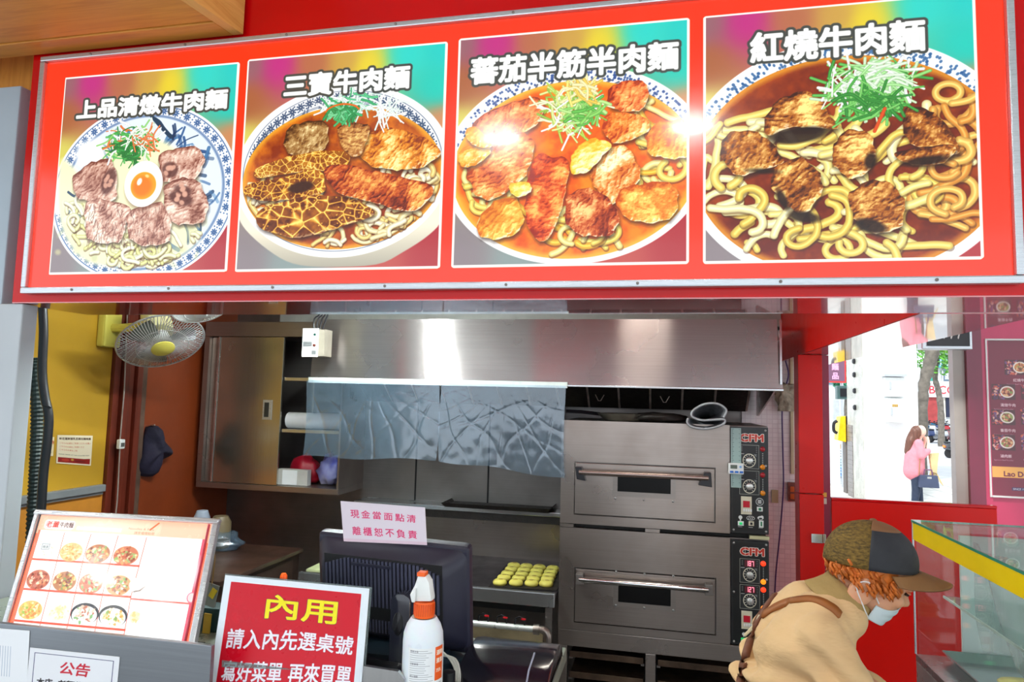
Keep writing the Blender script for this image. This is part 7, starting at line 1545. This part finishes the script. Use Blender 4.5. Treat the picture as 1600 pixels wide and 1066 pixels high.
# hair: curled locks below the cap
HR = P('auburn_hair', (204, 108, 34), 0.55, var=0.35, scale=30, bmp=0.3, bscale=120); hm = MB(); rs = np.random.RandomState(4)
hb = []
for i in range(13):
    th = math.pi*i/12; ring = []
    for k in range(26):
        ph = 2*math.pi*k/26; x, y, z = -math.cos(ph)*math.sin(th), math.sin(ph)*math.sin(th), -math.cos(th); n_ = 1+0.09*mnoise.noise(Vector((x, y, z))*5)
        f = x*0.084*n_-0.012; lo_ = -0.036+0.34*max(0.0, f+0.03); ring.append(H(min(f, 0.055), y*0.077*n_, max(lo_, z*0.095*n_+0.018)))
    hb.append(ring)
hm.loft(hb)
for i in range(150):
    ph = rs.uniform(-2.5, 2.5); r_ = 1+0.05*rs.normal(); f0 = -0.012-0.086*math.cos(ph)*r_; s0 = 0.0775*math.sin(ph)*r_; lo_ = -0.036+0.34*max(0.0, f0+0.03); u0 = rs.uniform(lo_+0.012, 0.022)
    if f0 > 0.06: continue
    a0 = rs.uniform(0, 6); pts = [H(f0+0.006*math.cos(a0+t_*1.5)+0.004*t_, s0+0.006*math.sin(a0+t_*1.7)*1.0, u0-0.006*t_) for t_ in range(5)]
    hm.tube(pts, [0.003, 0.0042, 0.0042, 0.0034, 0.0016], 5)
hm.build('hair', HR, W, smooth='all')
# cap: crown in panels, brim, button
CC = Q(1360, 868); TC = math.radians(5); cF = Vector((math.cos(TC), 0, -math.sin(TC))); cU = Vector((math.sin(TC), 0, math.cos(TC)))
CP = lambda a, e, k=1.0: CC+cF*(0.108*math.cos(a)*math.cos(e)*k)+Y_*(0.088*math.sin(a)*math.cos(e)*k)+cU*((0.098*math.sin(e))*k-0.012)
def crown(a0, a1, e1=1.5):
    mb = MB(); mb.surf(lambda u, v: CP(a0+(a1-a0)*u, -0.10+(e1+0.10)*v, 1.0+0.012*math.sin(math.pi*v)), 16, 16); return mb
CB = P('cap_mesh_olive', (112, 88, 36), 0.8, var=0.7, scale=70, bmp=0.5, bscale=120, stretch=(1, 1, 2.5)); CT_ = P('cap_brown_twill', (128, 88, 56), 0.8, var=0.12, bmp=0.1); CN = P('cap_charcoal_front', (44, 46, 52), 0.75, var=0.15)
R9 = math.radians
for a0, a1, mm, nm in ((100, 256, CB, 'cap_back'), (-104, 8, CN, 'cap_front'), (8, 100, CT_, 'cap_side')):
    o = crown(R9(a0), R9(a1), 1.53).build(nm, mm, W, smooth='all'); o.modifiers.new('th', 'SOLIDIFY').thickness = 0.004
o = MB().surf(lambda u, v: CP(R9(-106)+R9(150)*u, 0.95+0.58*v, 1.018), 20, 8).build('cap_top', CT_, W, smooth='all'); o.modifiers.new('th', 'SOLIDIFY').thickness = 0.003
MB().ell(CC+cU*0.087, (0.009, 0.009, 0.005)).build('cap_button', CT_, W, smooth='all')
bF = Vector((math.cos(R9(20)), 0, -math.sin(R9(20)))); bU = Vector((math.sin(R9(20)), 0, math.cos(R9(20))))
def brimf(u, v):
    a = R9(-74)+R9(148)*u; base = CP(a, -0.06, 1.0); out = 0.080*max(0, math.cos(a*1.15))**0.55*v
    return base+bF*out*1.0+Y_*math.sin(a)*0.006*v-bU*0.030*(math.sin(a)**2)*(0.35+0.65*v)
BR_ = MB().surf(brimf, 30, 10); o = BR_.build('cap_brim', P('brim_brown', (134, 94, 54), 0.75, var=0.15, bmp=0.1), W, smooth='all'); o.modifiers.new('th', 'SOLIDIFY').thickness = 0.005
# mask
def maskf(u, v):
    a = R9(-92)+R9(184)*u; z = 0.007-0.096*v; r = 0.064-0.018*v**2; pl = 0.0012*math.sin(v*28)
    f = 0.036+(0.062-0.014*v+0.008*math.sin(math.pi*v)*math.cos(a)+pl)*max(0.0, math.cos(a))**0.8+0.014*math.exp(-(a/0.25)**2)*max(0, 0.4-v)
    return H(f-0.004, (0.058-0.01*v)*math.sin(a), z-0.034*math.sin(a)**2*(1-v)**0.7)
o = MB().surf(lambda u, v: maskf(u, 0.34+0.66*v), 32, 22).build('face_mask', P('pale_blue_mask', (206, 222, 228), 0.7, var=0.03), W, smooth='all'); o.modifiers.new('th', 'SOLIDIFY').thickness = 0.002
for s_ in (-1, 1):
    e = H(-0.016, 0.076*s_, -0.012); m1 = maskf(0.02 if s_ < 0 else 0.98, 0.25); m2 = maskf(0.02 if s_ < 0 else 0.98, 0.95)
    MB().tube(smoothc([tuple(m1), tuple((m1+e)/2+Y_*0.006*s_), tuple(e+Y_*0.003*s_), tuple(H(-0.034, 0.077*s_, -0.034)), tuple((m2+H(-0.022, 0.074*s_, -0.050))/2+Y_*0.006*s_), tuple(m2)], 5), 0.0016, 5).build('ear_loop', M['paper'], W, smooth=True)
    MB().ell(H(0.0845, 0.027*s_, 0.008), (0.007, 0.013, 0.0045), HM).build('eye', P('dark_eye', (40, 26, 20), 0.2), W, smooth='all')
    MB().ell(H(0.0865, 0.028*s_, 0.0125), (0.0065, 0.014, 0.003), HM).build('eyelid', SKIN, W, smooth='all')

# ------------------------------------------------------------------ woman on the pavement
wy = 11.95; ws = 0.01; WQ = lambda px, py, dy=0.0: Vector(U(px, py, 'y', wy))+Vector((0, dy, 0)); base = WQ(1432, 795)
T = thing('person', 'long haired woman in a pink coat carrying a dark handbag, standing by the white pillar', 'person', (base.x, wy, 0))
fz = WQ(1440, 790).z
b = MB(); b.ell(WQ(1439, 674), (0.075, 0.07, 0.095)); cap_rings(b, [(WQ(1438, 680), 0.04), (WQ(1434, 690), 0.045)]); b.ell(WQ(1446, 676), (0.014, 0.012, 0.014)); 
for s_ in (-1, 1): cap_rings(b, [(WQ(1446, 702, 0.10*s_), 0.026), (WQ(1448, 690, 0.07*s_), 0.022), (WQ(1447, 684, 0.06*s_), 0.024)])
cap_rings(b, [(WQ(1430, 760, -0.04), 0.05), (Vector((base.x-0.04, wy-0.05, 0.05)), 0.03)]); fuse(b, 'body', P('fair_skin', (236, 196, 176), 0.5, sss=0.3), T, 0.013, 3)
c = MB(); cap_rings(c, [(WQ(1432, 694), 0.10), (WQ(1429, 712), 0.14), (WQ(1428, 736), 0.155)]); cap_rings(c, [(WQ(1432, 692, -0.10), 0.065), (WQ(1434, 712, -0.15), 0.058), (WQ(1446, 704, -0.11), 0.045)]); cap_rings(c, [(WQ(1432, 692, 0.10), 0.065), (WQ(1438, 714, 0.15), 0.058), (WQ(1447, 706, 0.11), 0.045)])
fuse(c, 'coat', P('pink_coat', (226, 138, 150), 0.85, bmp=0.1), T, 0.016, 3)
l = MB()
for s_, px in ((-1, 1427), (1, 1440)): cap_rings(l, [(WQ(1431, 738, 0.05*s_), 0.09), (WQ((1431+px)/2+1, 765, 0.05*s_), 0.065), (Vector((WQ(px, 790).x, wy+0.05*s_, 0.07)), 0.045)])
fuse(l, 'trousers', P('navy_trousers', (40, 52, 74), 0.8), T, 0.014, 3)
for s_, px in ((-1, 1427), (1, 1440)): MB().ell((WQ(px, 790).x+0.04, wy+0.05*s_, 0.035), (0.10, 0.04, 0.034)).build('shoe', SHO, T, smooth='all')
h = MB(); h.ell(WQ(1433, 675), (0.085, 0.085, 0.10)); cap_rings(h, [(WQ(1431, 675), 0.08), (WQ(1424, 692), 0.085), (WQ(1420, 706), 0.06)])
o = fuse(h, 'hair', P('brown_hair', (104, 66, 52), 0.5, var=0.3, stretch=(6, 6, 1)), T, 0.013, 3, lambda p: 0.008*math.sin(p.x*90+p.y*70))
hx = WQ(1444, 748, -0.17); B_ = thing('handbag', 'dark blue structured handbag with short handles held by the pink coated woman', 'handbag', tuple(hx))
MB().prism([(hx.x-0.14, hx.z-0.12), (hx.x+0.14, hx.z-0.12), (hx.x+0.12, hx.z+0.07), (hx.x-0.12, hx.z+0.07)], 'y', hx.y-0.045, hx.y+0.045).build('body', P('navy_leather', (60, 70, 96), 0.4), B_, bevel=0.01)
MB().tube([(hx.x-0.06, hx.y, hx.z+0.07), (hx.x-0.05, hx.y, hx.z+0.15), (hx.x+0.05, hx.y, hx.z+0.15), (hx.x+0.06, hx.y, hx.z+0.07)], 0.012, 6).build('handle', P('purple_handle', (110, 70, 100), 0.4), B_); MB().box(hx.x-0.03, hx.x+0.03, hx.y-0.05, hx.y-0.046, hx.z+0.02, hx.z+0.05).build('clasp', M['chrome'], B_)
MB().tube([(hx.x-0.12, hx.y+0.02, hx.z+0.06), tuple(WQ(1431, 715, -0.17)), tuple(WQ(1431, 696, -0.13))], 0.008, 5).build('shoulder_strap', P('tan_strap', (170, 120, 90), 0.5), B_)
g = WQ(1456, 722, -0.05); K_ = thing('paper_bundle', 'tan paper bundle with trailing stalks beside the handbag', 'bundle', tuple(g)); m_ = MB(); m_.prism([(g.x-0.06, g.z+0.13), (g.x+0.08, g.z+0.15), (g.x+0.04, g.z-0.17), (g.x-0.03, g.z-0.15)], 'y', g.y-0.03, g.y+0.03); m_.build('wrapping', P('kraft_wrap', (214, 190, 140), 0.7), K_, bevel=0.008)
m_ = MB()
for k in range(12): m_.tube([(g.x+0.01*(k-6)*0.6, g.y, g.z-0.13), (g.x+0.02*(k-4), g.y+0.01*(k % 3), g.z-0.30-0.02*(k % 4))], 0.006, 4)
m_.build('stalks', P('straw_stalks', (206, 184, 130), 0.7), K_)
ms.scale = (0.82, 0.82, 0.82)
# rider on the moving scooter
rp = Vector(ms.location); R_ = thing('person', 'rider in dark clothes and helmet on the moving scooter', 'person', tuple(rp)); b = MB()
RQ = lambda f, s, u: rp+Vector((math.cos(R9(15))*f-math.sin(R9(15))*s, math.sin(R9(15))*f+math.cos(R9(15))*s, u))
cap_rings(b, [(RQ(-0.3, 0, 0.78), 0.14), (RQ(-0.22, 0, 1.10), 0.16), (RQ(-0.16, 0, 1.22), 0.08)])
for s_ in (-1, 1): cap_rings(b, [(RQ(-0.2, 0.16*s_, 1.12), 0.07), (RQ(-0.02, 0.24*s_, 0.96), 0.05), (RQ(0.26, 0.24*s_, 0.94), 0.035)]); cap_rings(b, [(RQ(-0.28, 0.1*s_, 0.76), 0.10), (RQ(0.1, 0.15*s_, 0.74), 0.07), (RQ(0.08, 0.13*s_, 0.34), 0.05), (RQ(0.14, 0.13*s_, 0.31), 0.04)])
b.ell(RQ(-0.13, 0, 1.36), (0.10, 0.09, 0.12)); fuse(b, 'body', P('dark_rider_clothes', (58, 50, 60), 0.8, var=0.3), R_, 0.022, 3)
R_.scale = (0.82, 0.82, 0.82)
MB().ell(RQ(-0.14, 0, 1.40), (0.14, 0.13, 0.13)).build('helmet', P('helmet_white', (200, 204, 210), 0.25), R_, smooth='all')
o = MB().box(-0.71, -0.685, -0.06, 0.06, 0.44, 0.52).build('tail_light', glow('scooter_tail_light', (255, 110, 30), 2.0), ms)
# ------------------------------------------------------------------ from layout units to metres
_done = set()
for o in list(bpy.data.objects):
    if o.type in ('CAMERA', 'LIGHT'): continue
    o.location = o.location*S
    if '_o' in o: del o['_o']
    if o.type == 'MESH' and o.data.name not in _done:
        _done.add(o.data.name); o.data.transform(Matrix.Scale(S, 4)); o.data.update()
    for md in o.modifiers:
        if md.type == 'SOLIDIFY': md.thickness *= S
bpy.context.view_layer.update()
